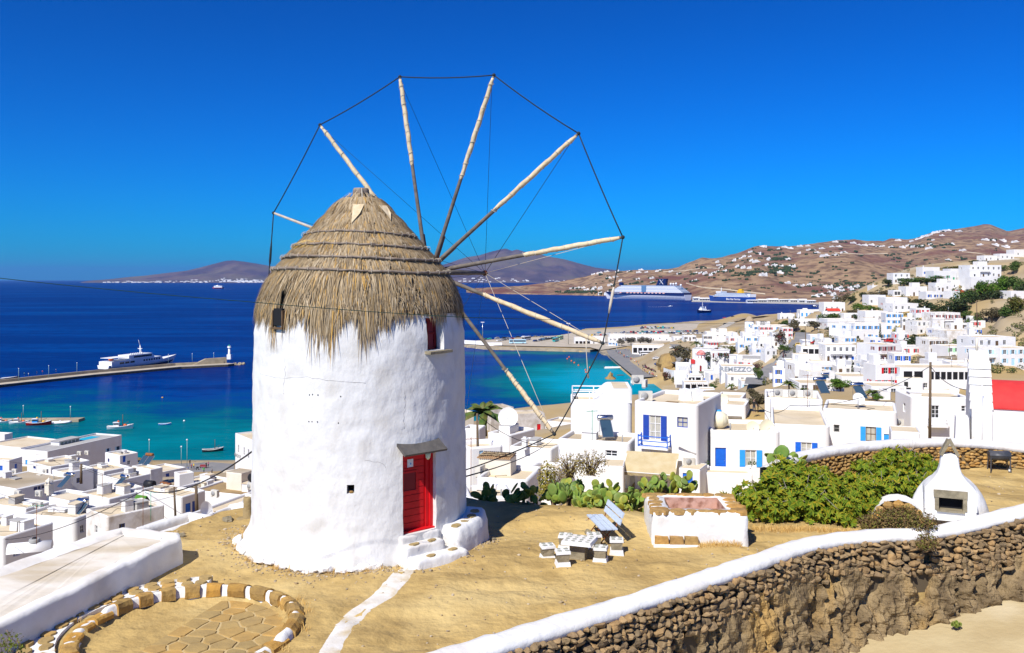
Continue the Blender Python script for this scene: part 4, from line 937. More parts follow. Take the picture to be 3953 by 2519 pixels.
hx('white hotel with pale green balconies',3661,3770,1336,1398,274,9,6,(5,2,'pgreen'))
hx('long stone arcade terrace below the green balconies',3575,3770,1380,1428,262,5,5,None,wall=STONE,roof=CONC,extra=[('f',.8+k*2.2,.02,2.2+k*2.2,2.4,'h') for k in range(3)])
hx('white guest house with roof terrace frame',3775,3922,1301,1344,264,10,8,(5,1,'none'))
hx('white block with pale blue balcony behind the belfry',3775,3872,1343,1412,254,9,10,(3,2,'pale'))
hx('white house with arched stone ground floor',3863,3990,1343,1410,252,9,8,(4,2,'pale'))
hx('white three-storey house with dark red shutters',3390,3480,1330,1432,292,11,16,(4,3,'dred'),rooms=0)
hx('white house behind the power pole with awning',3377,3478,1430,1474,234,10,10,(3,1,'none'))
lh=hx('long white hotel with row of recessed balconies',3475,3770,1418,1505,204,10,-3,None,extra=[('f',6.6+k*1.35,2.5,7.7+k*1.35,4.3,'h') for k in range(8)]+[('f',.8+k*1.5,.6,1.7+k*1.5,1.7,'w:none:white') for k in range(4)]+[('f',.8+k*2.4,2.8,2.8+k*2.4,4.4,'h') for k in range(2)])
hx('white flat house with pergola beside round green bush',3250,3374,1452,1494,224,10,-2,(3,1,'none'))
hx('white railed roof terrace house behind palm',3365,3500,1490,1530,180,9,-4,(4,1,'none'))
hx('white carport shed with dark opening',3286,3326,1394,1422,292,6,0,None,extra=[('f',.5,.02,2.9,2.2,'h')])
hx('white taverna porch with yellow canopy',3330,3378,1384,1415,300,6,4,(2,1,'none'))
hx('long white building left of the red shutter house',3305,3360,1372,1400,330,8,4,(3,1,'none'))
hx('white house between the palms and the valley street',3085,3260,1478,1512,150,8,-5,(4,1,'none'))
hx('white rounded roof house left of the valley street',2760,2862,1535,1575,118,7,-20,None,wall=WHITE)
hx('white parapet house with dish above the cream tank',2782,2878,1560,1606,100,6,-20,None)
hx('white chapel-like gable beside the long hotel',3398,3440,1512,1545,130,5,-4,None)
hx('small white harbour shed at the promenade end',2700,2760,1500,1524,300,6,-8,(1,1,'blue'))
# white roofs filling the valley floor
for i,(x0,x1,t_,b_,d_) in enumerate(((3330,3400,1350,1380,345),(3245,3300,1402,1425,330),(2960,3010,1345,1372,445),(2790,2850,1335,1356,470),(3480,3560,1290,1320,380),(3500,3570,1330,1356,340))):
    hx(['white house above the shop house roof','low white shed by the shop house','white wall house by the road curve','white garden house under the palms','white house under the brown slope','white house above the long hotel'][i],x0,x1,t_,b_,d_,7,0,(2,1,['none','blue','none','red','none','none'][i]))
# domed chapel
def dome_church():
    d=411; A=at(2671,1383,d); z0=at(2671,1432,d).z; t=thing('domed_church','small white church with faded red dome and arched door','church',(A.x,A.y,z0),math.radians(-8)); k=d/F; w=59*k; h=44*k
    n=12; m=MB(); pr=[(0,0),(w,0),(w,h*.7)]+[(w/2+w/2*math.cos(PI*j/n),h*.7+w*.32*math.sin(PI*j/n)) for j in range(1,n)]+[(0,h*.7)]
    m.rings([[(x,0,z) for x,z in pr],[(x,9,z) for x,z in pr]],0,True,False,True,True); m.build('wall',WHITE_N,t)
    c=(w*.62,4,h*.7+w*.28); MB().lathe([(w*.27,-1.5),(w*.27,1.7)],20,c).build('drum',WHITE,t)
    DOM=mat('dome_paint',(.50,.10,.09),.8,(.62,.40,.36),1.2,5)
    MB().lathe([(w*.31*math.cos(a),1.7+w*.30*math.sin(a)) for a in [PI/2*j/7 for j in range(8)]],22,c,cap1=False).build('dome',DOM,t)
    MB().tube([(c[0],c[1],c[2]+1.7+w*.29),(c[0],c[1],c[2]+3.1+w*.29)],.08,6).bar((c[0]-.4,c[1],c[2]+2.6+w*.29),(c[0]+.4,c[1],c[2]+2.6+w*.29),.1).build('cross',FRAMEW,t)
    dm=MB(); dm.box(w*.5,-.06,0,w*.62,-.002,2.2); dm.lathe([(w*.06,0),(w*.06,.058)],12,(0,0,0)); dm.v[-26:]=[(p[0]+w*.56,-p[2]-.002,p[1]+2.2) for p in dm.v[-26:]] if False else dm.v[-26:]
    MB().box(w*.5,-.06,0,w*.62,-.002,2.3).poly([(w*.56+w*.06*math.cos(PI*j/8),-.06,2.3+w*.06*math.sin(PI*j/8)) for j in range(9)]).build('door',DRED,t)
    for j in range(3):a=-PI/2+(j-1)*.7; MB().box(c[0]+w*.27*math.cos(a)-.25,c[1]+w*.27*math.sin(a)-.08,c[2]+.2,c[0]+w*.27*math.cos(a)+.25,c[1]+w*.27*math.sin(a)+.05,c[2]+1.3).build('window',MAROON,t)
    MB().box(-.3,-.3,h*.7-.2,w*.2,3.5,h*.7+1.6).build('side_roof',REDROOF,t)
    BASES.append((A.x+3,A.y,z0+.2)); BASES.append((A.x+3,A.y+8,z0+.2))
dome_church()
def old_mill():
    d=530; A=at(2898,1240,d); k=d/F; R=17.5*k; t=thing('old_round_mill','distant white round mill with conical thatch above the town','windmill',(A.x,A.y+R,at(0,1278,d).z),0); h=(1278-1237)*k
    MB().lathe([(R*1.06,-2),(R,h)],24).build('tower',WHITE,t); MB().lathe([(R*1.12,h-.3),(R*1.0,h),(R*.5,h+R*.72),(.1,h+R*1.1)],24).build('cap',mat('pale_thatch',(.42,.33,.22),.95,(.3,.23,.15),1.5),t)
    for a in (-1.9,-1.2):MB().box(R*math.cos(a)-.4,R*math.sin(a)-.25,h*.45,R*math.cos(a)+.4,R*math.sin(a)+.1,h*.45+1.3).build('window',SKYB,t)
    BASES.append((A.x,A.y+R,t.location.z+.3))
old_mill()
def red_shed():
    p=at(3240,1207,505); t=thing('red_roof_shed','small red pitched roof beside palms below a white house','shed',(p.x-3,p.y,p.z-1),0); MB().box(-3.5,0,0,3.5,4,2.2).build('wall',WHITE,t); MB().poly([(-3.8,-.3,2.1),(3.8,-.3,2.1),(3.8,2.2,3.6),(-3.8,2.2,3.6)]).poly([(-3.8,2.2,3.6),(3.8,2.2,3.6),(3.8,4.4,2.1),(-3.8,4.4,2.1)]).build('roof',mat('red_tile',(.55,.05,.03),.7),t)
    p=at(3712,1122,446); t=thing('red_roof_shed','small chapel roof painted red beside the green trees','shed',(p.x,p.y,p.z-4),0); MB().box(-2.2,0,0,2.2,5,2.8).build('wall',WHITE,t); MB().poly([(-2.4,-.2,2.7),(2.4,-.2,2.7),(2.4,2.5,4.3),(-2.4,2.5,4.3)]).build('roof',mat('red_tile',(.55,.05,.03)),t)
red_shed()

# ------------------------------------------------------------------ town terrain draped through the house feet
COAST=[(-700,215),(-300,225),(-150,268),(-92,262),(-60,266),(-30,285),(20,300),(45,330),(60,380),(74,430)] + [tuple(onz(x,y,1.5).xy) for x,y in ((2478,1457),(2447,1449),(2433,1439),(2350,1372),(2343,1364),(2323,1360),(2306,1346),(2278,1351),(1867,1341),(1786,1331))] + \
        [tuple(onz(x,y,2.0).xy) for x,y in ((1770,1316),(1980,1300),(2150,1291),(2215,1280),(2250,1266),(2400,1258),(2500,1248),(2600,1243),(2740,1231),(2765,1222),(2850,1218),(2940,1214),(2965,1212),(2985,1220))] + [(300,1010),(330,920),(350,820),(330,760),(380,740),(450,780),(900,900),(1500,1000)]
LAND=COAST+[(1500,-200),(-700,-200)]
def inside(px,py,poly):
    c=np.zeros(px.shape,bool); n=len(poly)
    for i in range(n):
        x1,y1=poly[i]; x2,y2=poly[(i+1) % n]
        cond=((y1>py) != (y2>py)); xx=(x2-x1)*(py-y1)/((y2-y1) if y2 != y1 else 1e-9)+x1
        c ^= cond & (px<xx)
    return c
def seg_dist(px,py,line):
    d=np.full(px.shape,1e9)
    for (x1,y1),(x2,y2) in zip(line[:-1],line[1:]):
        vx,vy=x2-x1,y2-y1; t=np.clip(((px-x1)*vx+(py-y1)*vy)/(vx*vx+vy*vy+1e-9),0,1); d=np.minimum(d,np.hypot(px-x1-t*vx,py-y1-t*vy))
    return d
EXTRA=[(x,y,z) for x,y,z in [(0,40,43),(-10,45,40),(20,45,43.5),(30,60,41),(-30,50,36),(-50,60,30),(-8,30,45),(8,32,45.5),(18,34,46),(-20,30,42),(-30,25,40),(45,45,44),(60,60,44),(80,100,40),(-100,60,24),(120,150,36),(0,130,30),(30,140,28),(60,160,20),(60,220,12),(40,200,15),(0,220,14),(90,250,8),(95,330,3),(120,300,9),
          (150,250,24),(200,300,42),(230,350,52),(260,400,60),(300,450,72),(340,520,84),(400,620,90),(500,500,120),(450,700,95),(330,640,62),(270,620,46),(230,640,30)]] \
        + [tuple(at(x,y,d)) for x,y,d in ((3780,1080,468),(3850,1080,470),(3820,1092,455),(3880,1092,440),(3900,1220,330),(3953,1180,340),(3940,1260,300),(3860,1290,300),(3953,1100,420),(3900,1060,470),(3953,1010,560),(3780,1190,430),(3560,1210,400),(3520,1200,410),(2760,1290,800),(2700,1285,830),(2600,1275,880),(2500,1262,960),(2830,1260,740),(3081,1334,460),(3110,1300,500),(3125,1275,560),(3050,1370,390),(2960,1460,330),(2915,1570,200),(2910,1605,165))]
def terrain_grid(XX,YY,flat=True):
    B=np.array(BASES+EXTRA); x,y=XX.ravel(),YY.ravel(); Z=np.zeros(len(x))
    for i in range(0,len(x),4000):
        dx=x[i:i+4000,None]-B[None,:,0]; dy=y[i:i+4000,None]-B[None,:,1]; w=1/((dx*dx+dy*dy)+9)**2.0; Z[i:i+4000]=(w*B[None,:,2]).sum(1)/w.sum(1)
    cd=seg_dist(x,y,COAST); ins=inside(x,y,LAND)
    pen=smooth(y,560,620)*(1-smooth(x,60+(y-560)*.32,120+(y-560)*.42))              # flat harbour car park
    Z=Z*(1-pen)+2.2*pen
    k=smooth(cd-np.where((x<0) & (y<300),14,0),2,45); Z=1.5+np.maximum(Z-1.5,0)*k
    Z=np.where(ins,np.maximum(Z,1.5),-4)
    return Z.reshape(XX.shape)
TGX,TGY=np.arange(-240,601,4.0),np.arange(24,1145,4.0)
TXX,TYY=np.meshgrid(TGX,TGY); TZZ=terrain_grid(TXX,TYY)
def zt(x,y):
    i=min(max((x-TGX[0])/4,0),len(TGX)-1.001); j=min(max((y-TGY[0])/4,0),len(TGY)-1.001); a,b=int(i),int(j); u,v=i-a,j-b
    return float((TZZ[b,a]*(1-u)+TZZ[b,a+1]*u)*(1-v)+(TZZ[b+1,a]*(1-u)+TZZ[b+1,a+1]*u)*v)
def ground(px,py,d0=40,d1=1140):
    d=d0; dx,dz=(px-CX)/F,-(py-HY)/F; prev=None
    while d<d1:
        g=EYE+dz*d-zt(dx*d,d)
        if g <= 0 and prev is not None and prev>0:
            lo,hi=d-2.0,d
            for _ in range(12):
                m_=(lo+hi)/2
                if EYE+dz*m_-zt(dx*m_,m_)>0:lo=m_
                else:hi=m_
            return Vector((dx*hi,hi,zt(dx*hi,hi)))
        prev=g; d += 2.0
    return Vector((dx*d1,d1,zt(dx*d1,d1)))
TOWNM=mat('town_ground',(.40,.33,.22),.95,(.30,.22,.12),.05,8,.15,.6,c3=(.44,.31,.12),sc3=.012)
ol=TZZ.copy(); ol[:] += np.where(TZZ>12,np.array([fbm(a/14,b/14,2,3) for a,b in zip(TXX.ravel(),TYY.ravel())]).reshape(TZZ.shape)*.5,0)
struct(link('town_hill',gridmesh('town_hill',TXX,TYY,ol-.02,[TOWNM])))
# quays: real stone edges along the harbour
QUAY=mat('quay_stone',(.42,.35,.24),.95,(.30,.25,.17),.25,6,.06,.8)
def quay(name,pts,w,z,zb=-3):
    mb=MB(); P=[Vector((p[0],p[1])) for p in pts]; lft,rgt=[],[]
    for i,p in enumerate(P):
        t=(P[min(i+1,len(P)-1)]-P[max(i-1,0)]).normalized(); n=Vector((-t.y,t.x)); lft.append(p+n*w); rgt.append(p)
    mb.rings([[(p.x,p.y,zb) for p in rgt],[(p.x,p.y,z) for p in rgt],[(p.x,p.y,z) for p in lft],[(p.x,p.y,zb) for p in lft]],0,False,False)
    return struct(mb.build(name,QUAY))
ASPH=mat('asphalt',(.19,.19,.19),.9,(.24,.23,.22),.3,5)
PAVE=mat('harbour_paving',(.48,.42,.33),.95,(.40,.35,.27),.15,6)
def sheet(name,px,z,m,dz=0.0):
    mb=MB(); mb.poly([tuple(onz(a,b,z)+Vector((0,0,dz))) for a,b in px]); return struct(mb.build(name,m))
_q=COAST
quay('promenade_quay',[onz(x,y,1.5).xy for x,y in ((2480,1458),(2447,1449),(2433,1439),(2350,1372),(2343,1364),(2323,1360))],-7,1.75)
quay('car_park_quay',[onz(x,y,1.5).xy for x,y in ((2323,1360),(2306,1346),(2278,1351),(1867,1341),(1786,1331))],-8,1.8)
sheet('harbour_car_park',((1790,1326),(1870,1331),(2278,1340),(2320,1350),(2420,1335),(2600,1318),(2700,1300),(2760,1275),(2740,1240),(2600,1250),(2500,1256),(2400,1266),(2250,1275),(2150,1296),(1980,1306),(1800,1316)),2.35,PAVE)
sheet('promenade',((2352,1372),(2440,1446),(2480,1456),(2590,1448),(2560,1410),(2560,1372),(2440,1366),(2430,1345),(2340,1350)),2.39,ASPH)
# street climbing through the town
ROADP=[]
def road(name,px,w,m=None):
    pts=[ground(x,y)+Vector((0,0,.0)) for x,y in px]; P=[]
    for a,b in zip(pts[:-1],pts[1:]):
        n=max(2,int((b-a).length/3))
        for k in range(n):P.append(a.lerp(b,k/n))
    P.append(pts[-1]); L_,R_=[],[]; ROADP.extend((p.x,p.y) for p in P)
    for i,p in enumerate(P):
        t=(P[min(i+1,len(P)-1)]-P[max(i-1,0)]); t.z=0; t.normalize(); n=Vector((-t.y,t.x,0))*w/2
        z=max(zt(p.x+n.x*s,p.y+n.y*s) for s in (-1,0,1))+.12
        L_.append((p.x+n.x,p.y+n.y,z)); R_.append((p.x-n.x,p.y-n.y,z))
    mb=MB(); mb.rings([L_,R_],0,False,True); return struct(mb.build(name,m or ASPH))
road('valley_street',((2915,1500),(2935,1455),(2990,1420),(3025,1390),(3055,1360),(3085,1325),(3105,1295)),7)
road('harbour_road',((2640,1420),(2605,1405),(2630,1370),(2640,1350),(2600,1335)),6)
road('coast_road',((2700,1290),(2790,1265),(2830,1245),(2870,1236),(2960,1222)),8,CONC)

def infill():
    """small houses that close the gaps between the named ones"""
    g=random.Random(91); B=[(b[0],b[1]) for b in BASES]; n=0; seen={}
    zones=[(2720,'near the domed church'),(2820,'around the restaurant'),(2920,'around the courtyard building'),(3010,'by the valley street'),(3110,'by the hotel wing'),(3210,'by the shop house'),(3300,'below the blue balcony hotel'),(3390,'by the three-storey house'),(3480,'above the long hotel'),(3580,'under the brown slope'),(3680,'around the red shutter house'),(9999,'on the right hillside')]
    for k in range(1600):
        if n >= 58:break
        px,py=g.uniform(2640,3780),g.uniform(1240,1500)
        if py<1300 and px<3050:continue
        p=ground(px,py)
        if p.y>620 or p.y<150 or p.z<4:continue
        if min(math.hypot(p.x-a,p.y-b) for a,b in B)<7.0 or min(math.hypot(p.x-a,p.y-b) for a,b in ROADP)<9:continue
        w,d,h=g.uniform(4.5,8),g.uniform(5,7),g.choice((3.0,3.3,3.6,5.6)); colr=g.choice(('blue','none','none','sky','red','brown','none')); rows=2 if h>5 else 1
        lab=('white ' if n % 3 else 'narrow white ' if w<6 else 'wide white ')+('two-storey infill house' if rows>1 else 'cottage')+(' with %s windows ' % colr if colr != 'none' else ' with pale frames ')+[b for a,b in zones if px<a][0]
        if lab in seen:continue
        seen[lab]=1; B += [(p.x+w*u,p.y+d*v) for u in (.1,.5,.9) for v in (.1,.9)]; z=zt(p.x+w/2,p.y+d/2)
        r_=house_at(lab,Vector((p.x,p.y,z+h)),math.radians(g.uniform(-16,8)),w,d,h,pattern(w,h,g.choice((2,3)),rows,colr,d),.3,.12,g.choice((WHITE,WHITE,WHITE_N)),g.choice((ROOF,ROOF,WHITE,ROOF3)),near=False,foot=False,group='small houses between the larger ones'); n += 1
        if g.random()<.5:x,y=w*g.uniform(.1,.5),d*.5; MB().box(x,y,h-.3,x+w*.35,y+d*.35,h+1.9).build('roof_room',WHITE,r_)
        if g.random()<.4:chimney(r_,r_.matrix_basis@Vector((w*.8,d*.4,h-.3)),1.2,.5,g.choice((0,1)))
infill()
# ================================================================== the mill terrace
TZ=49.05
def hp(poly,a,b,c):                                    # clip a polygon to a*x+b*y<=c
    out=[]
    for i in range(len(poly)):
        p,q=poly[i],poly[(i+1) % len(poly)]; dp,dq=a*p[0]+b*p[1]-c,a*q[0]+b*q[1]-c
        if dp <= 0:out.append(p)
        if dp*dq<0:t=dp/(dp-dq); out.append((p[0]+(q[0]-p[0])*t,p[1]+(q[1]-p[1])*t))
    return out
def cells(pts,region,gap=.02,reach=1.5):
    res=[]
    for i,p in enumerate(pts):
        poly=list(region)
        for j,q in enumerate(pts):
            if i==j:continue
            dx,dy=q[0]-p[0],q[1]-p[1]; L_=math.hypot(dx,dy)
            if L_>reach or L_<1e-6:continue
            a,b=dx/L_,dy/L_; c=a*(p[0]+q[0])/2+b*(p[1]+q[1])/2-gap; poly=hp(poly,a,b,c)
            if len(poly)<3:break
        if len(poly) >= 3:res.append(poly)
    return res
def slab(poly,z0,z1,rough=.0,seed=0):
    """flat stone with a slightly smaller, uneven top; local to its centre"""
    r_=random.Random(seed); cx_=sum(p[0] for p in poly)/len(poly); cy_=sum(p[1] for p in poly)/len(poly); mb=MB()
    P=[]
    for i in range(len(poly)):
        p,q=poly[i],poly[(i+1) % len(poly)]; P.append(p)
        if math.hypot(q[0]-p[0],q[1]-p[1])>.12:P.append((p[0]*.5+q[0]*.5+r_.uniform(-rough,rough),p[1]*.5+q[1]*.5+r_.uniform(-rough,rough)))
    lo=[(x-cx_,y-cy_,z0) for x,y in P]; mid=[((x-cx_)*.99,(y-cy_)*.99,z1-(z1-z0)*.3) for x,y in P]; hi=[((x-cx_)*.93,(y-cy_)*.93,z1+r_.uniform(-.004,.004)) for x,y in P]
    mb.rings([lo,mid,hi],0,True,False,False,True); return mb,(cx_,cy_)
NOUT=[(-3.4,11.2),(-1.6,12.5),(.075,13.7),(1.85,15.0),(3.47,16.25),(4.75,17.3),(5.84,18.2),(6.8,18.9),(7.85,19.3),(9.0,19.38),(10.1,19.68),(11.7,20.15),(13.7,21.1),(17,22.8)]
NZ=[49.35,49.35,49.35,49.35,49.35,49.35,49.36,49.36,49.36,49.36,49.42,49.62,49.8,50.0]
FARW=[(6.9,23.0,50.02),(7.9,24.2,50.06)]+[tuple(at(x,y,d)) for x,y,d in ((3097,1758,24.8),(3210,1735,25.8),(3340,1716,26.8),(3482,1704,27.6),(3663,1698,28.3),(3820,1707,28.5),(3953,1721,28.4),(4200,1745,27.6),(4400,1760,26.5))]
def resample(pts,step):
    P=[Vector(p) for p in pts]; out=[P[0]];
    for a,b in zip(P[:-1],P[1:]):
        n=max(1,int((b-a).length/step))
        for k in range(1,n+1):out.append(a.lerp(b,k/n))
    return out
def smooth_line(pts,it=3):
    P=[Vector(p) for p in pts]
    for _ in range(it):P=[P[0]]+[(P[i-1]+P[i]*2+P[i+1])/4 for i in range(1,len(P)-1)]+[P[-1]]
    return P
NL=smooth_line(resample([(x,y,z) for (x,y),z in zip(NOUT,NZ)],.15),6)
TER=[(-14,6),(-11.5,13.5),(-10.2,17),(-8.35,20.7),(-7.85,22.2),(-6.95,23.4),(-4,24.6),(-1.3,24.3),(1.0,23.4),(3.2,22.9),(5.5,23.0)]+[(x,y+.35) for x,y,z in FARW]+[(20,24)]+[(p.x-.12,p.y+.15) for p in reversed(NL)]
def tz0(x,y):
    z=TZ+.045*fbm(x*.55,y*.55,1,3)+.012*fbm(x*2.3,y*2.3,2,3)
    pl=fbm(x*.42+.2*y,y*.9,5,3); z += .032*max(-1,min(1,pl*10))
    z += .16*math.exp(-((x-1.0)**2/1.6+(y-21.9)**2/.5))+.10*math.exp(-((x-2.9)**2/.5+(y-21.3)**2/.6))-.10*math.exp(-((x+.3)**2/1.2+(y-21.0)**2/1.5))
    if x>8:z += -.02*(x-8)
    d=math.hypot(x+5.5,y-14.85)
    if d<1.66:z=min(z,TZ-.10+.01*fbm(x*2,y*2,3,2))
    return z
def terrace():
    gx,gy=np.arange(-15,22.01,.13),np.arange(6,33.01,.13); X,Y=np.meshgrid(gx,gy); ins=inside(X,Y,TER); dist=seg_dist(X,Y,TER+[TER[0]])
    Z=np.array([tz0(x,y) for x,y in zip(X.ravel(),Y.ravel())]).reshape(X.shape)
    Z2=np.array([fbm(x*1.1,y*1.1,4,4) for x,y in zip(X.ravel(),Y.ravel())]).reshape(X.shape)
    lip=np.where(ins,-.10*np.exp(-dist/.25)+.05*Z2*np.exp(-dist/.6),-.1-dist*1.15-.35*Z2*np.minimum(dist,1.5))
    front=(~ins) & (Y<np.interp(X,[p.x for p in NL],[p.y for p in NL])+.4) & (X>-3.5); lip=np.where(front,-.1-dist*6,lip)
    Z=np.maximum(Z+lip,38)
    me=gridmesh('mill_terrace',X,Y,Z,[SAND]); struct(link('mill_terrace',me))
SAND=mat('sandy_rock',(.48,.335,.125),.95,(.36,.245,.09),1.6,12,.08,4.0,c3=(.54,.40,.17),sc3=.45,mixpos=(.38,.62))
terrace()
def strip(name,left,right,m,dz=.008,n=26):
    Lp=[onz(x,y,TZ) for x,y in left]; Rp=[onz(x,y,TZ) for x,y in right]
    def samp(P,t):
        k=t*(len(P)-1); i=min(int(k),len(P)-2); return P[i].lerp(P[i+1],k-i)
    rows=[]
    for k in range(n+1):
        a,b=samp(Lp,k/n),samp(Rp,k/n); row=[]
        for j in range(7):
            p=a.lerp(b,j/6); e=.035*fbm(p.x*3,p.y*3,j*.3) if j in (0,6) else 0
            row.append((p.x+e,p.y+e,tz0(p.x,p.y)+(dz if 0<j<6 else -.01)+.004*fbm(p.x*6,p.y*6)))
        rows.append(row)
    return struct(MB().rings(rows,0,False,True).build(name,m))
strip('painted_path',[S(x,y) for x,y in ((950,1318),(905,1365),(868,1402),(800,1452),(768,1500),(740,1540),(720,1600))],[S(x,y) for x,y in ((1000,1332),(955,1380),(930,1405),(872,1438),(836,1472),(806,1534),(790,1600))],mat('worn_path',(.70,.68,.64),.95,(.60,.56,.49),2.0,7,.015,8,c3=(.52,.42,.26),sc3=2.2))

# ---------- near retaining wall: white cap, loose stones, bedrock
STN=mat('wall_stone',(.35,.265,.155),.95,(.22,.165,.10),7,6,.03,16,island=[(1.0,.92,.80),(.80,.74,.66),(1.15,.95,.70),(.62,.60,.58),(.95,.85,.75),(1.2,1.05,.85)])
STF=mat('far_wall_stone',(.46,.32,.13),.95,(.32,.22,.09),7,6,.02,16,island=[(1.0,.92,.80),(.85,.78,.68),(1.2,.95,.62),(.8,.70,.62),(1.05,.95,.85)])
def nrm2(P,i):
    t=P[min(i+1,len(P)-1)]-P[max(i-1,0)]; t=Vector((t.x,t.y,0)).normalized(); return t,Vector((t.y,-t.x,0))    # outward = to the camera side
def sweep(P,sec,seed=0,amp=.015):
    rings=[]
    for i,p in enumerate(P):
        t,n=nrm2(P,i); rings.append([(p.x+n.x*o+amp*fbm(p.x*2+j,p.y*2,seed),p.y+n.y*o+amp*fbm(p.x*2,p.y*2+j,seed+3),p.z+z+amp*fbm(p.x*2.5,p.y*2.5,seed+j*.7)) for j,(o,z) in enumerate(sec)])
    return MB().rings(rings,0,False,True)
def stone_mesh(k,m):
    r_=random.Random(k*7+3); mb=MB(); mb.ell((0,0,0),.5,.5,.5,7,5,0,False,.0,k)
    q=[Vector((r_.gauss(0,1),r_.gauss(0,1),r_.gauss(0,1))).normalized() for _ in range(10)]; cut=[r_.uniform(.24,.40) for _ in q]
    for i,v in enumerate(mb.v):
        p=Vector(v)
        for n,c in zip(q,cut):
            e=p.dot(n)-c
            if e>0:p -= n*e*.92
        mb.v[i]=tuple(p+Vector((r_.uniform(-.02,.02),r_.uniform(-.02,.02),r_.uniform(-.02,.02))))
    return mb.mesh('stone',m)
def place_stones(root,spots,meshes,stuffname,m,limit=300):
    """spots: (pos, quat-euler, scale); the largest stay single objects, the rest become one part"""
    spots.sort(key=lambda s:-s[3])
    for k,(p,e,sc,_) in enumerate(spots[:limit]):
        o=link('stone',meshes[k % len(meshes)],root); o.location=p; o.rotation_euler=e; o.scale=sc
    if len(spots)>limit:
        V,Q,n0=[],[],0; cache=[]
        for me in meshes:
            v=np.array([tuple(x.co) for x in me.vertices]); f=[tuple(pl.vertices) for pl in me.polygons]; cache.append((v,f))
        mb=MB()
        for k,(p,e,sc,_) in enumerate(spots[limit:]):
            v,f=cache[k % len(cache)]; R=np.array(e.to_matrix() if hasattr(e,'to_matrix') else Matrix.Identity(3)); vv=(v*np.array(sc))@R.T+np.array(p); i0=len(mb.v); mb.v += [tuple(x) for x in vv]
            for q in f:mb.f.append(tuple(i0+a for a in q)); mb.m.append(0); mb.s.append(False)
        o=mb.build(stuffname,m,root); o['kind']='stuff'
from mathutils import Euler
def near_wall():
    t=thing('retaining_wall','dry stone retaining wall with thick white cap in the foreground','stone wall')
    sweep(NL,[(-.45,-.45),(-.45,-.03),(-.40,.03),(-.28,.05),(-.10,.03),(.0,-.01),(.02,-.09),(.0,-.155),(-.04,-.18),(-.2,-.19)],1,.032).build('cap',WHITE_N,t)
    hgt=lambda p:float(np.interp(p.x,[0,2,3.4,5,5.8,7.5,9,11.5,13],[.95,.9,.85,.62,.55,.72,.85,1.02,1.1]))+.16*fbm(p.x*.9,p.y*.3,2)
    back=MB(); back.rings([[(p.x+nrm2(NL,i)[1].x*-.05,p.y+nrm2(NL,i)[1].y*-.05,p.z-.1) for i,p in enumerate(NL)],[(p.x+nrm2(NL,i)[1].x*-.02,p.y+nrm2(NL,i)[1].y*-.02,p.z-1.3) for i,p in enumerate(NL)]],0,False,True); back.build('core',mat('wall_shadow_earth',(.10,.075,.045),1.0),t)  # dark backing; the shade in the gaps between stones is put into its colour
    ms=[stone_mesh(k,STN) for k in range(14)]; r_=random.Random(4); spots=[]
    cum=[0]
    for a,b in zip(NL[:-1],NL[1:]):cum.append(cum[-1]+(b-a).length)
    z_off=.12
    row=0
    while z_off<1.35:
        hrow=r_.uniform(.085,.15); s=r_.uniform(0,.1)
        while s<cum[-1]:
            w=r_.uniform(.10,.26)*(1.55 if r_.random()<.16 else 1); i=int(np.searchsorted(cum,s+w/2)); i=min(i,len(NL)-1); p=NL[i]; tt,n=nrm2(NL,i)
            if z_off+hrow*.5<hgt(p)+.12 and 12.5<p.y and p.x<16.8:
                zz=p.z-z_off-hrow/2+r_.uniform(-.03,.03); o=r_.uniform(-.01,.05)+z_off*.06
                e=Euler((r_.uniform(-.25,.25),r_.uniform(-.35,.35),math.atan2(tt.y,tt.x)+r_.uniform(-.25,.25)))
                sc=(w*1.16,r_.uniform(.17,.28),hrow*r_.uniform(1.05,1.55)); spots.append(((p.x+n.x*o,p.y+n.y*o,zz),e,sc,sc[0]*sc[2]/p.y**2*(1 if p.x>.3 else .2)))
            s += w*.93
        z_off += hrow*.86
    place_stones(t,spots,ms,'small_stones',STN)
    # bedrock under the stones
    rows=[]; nv=60; NF=resample([tuple(p) for p in NL],.07); cf=[0]
    for a,b in zip(NF[:-1],NF[1:]):cf.append(cf[-1]+(b-a).length)
    for i,p in enumerate(NF):
        tt,n=nrm2(NF,i); h0=hgt(p); zp=path_z(p.x+n.x*.5,p.y+n.y*.5); zt_=p.z-h0+.16; row_=[]; s=cf[i]
        for j in range(nv):
            v=j/(nv-1); z=zt_+(zp-.15-zt_)*v
            rid=abs(fbm(s*1.25+.35*fbm(s,z*1.2,5),z*.35,9,4)); f2=fbm(s*4.5,z*4.0,3,5)
            cr=max(0,.17-abs(fbm(s*.95+.5*fbm(s*.6,z*.8,5),z*.22,9,3))); o=.0+.26*v**1.3-1.9*cr*(1.1-v*.6)+.12*f2*(.5+v)+.30*abs(fbm(s*1.1,z*.8,11,4))*(.3+v)+.06
            row_.append((p.x+n.x*o,p.y+n.y*o,z+.05*f2))
        rows.append(row_)
    MB().rings(rows,0,False,False).build('bedrock',mat('bedrock',(.30,.215,.11),.95,(.15,.105,.055),3.2,10,.12,11,c3=(.40,.25,.085),sc3=.9,stretch=(1,1,.5)),t)
def path_z(x,y):return 47.10+.62*max(-1.2,min(1.0,(x-7)/4.3))-.10*(18-y)*(1 if y<18 else .3)+.03*fbm(x*.8,y*.8,2)
near_wall()
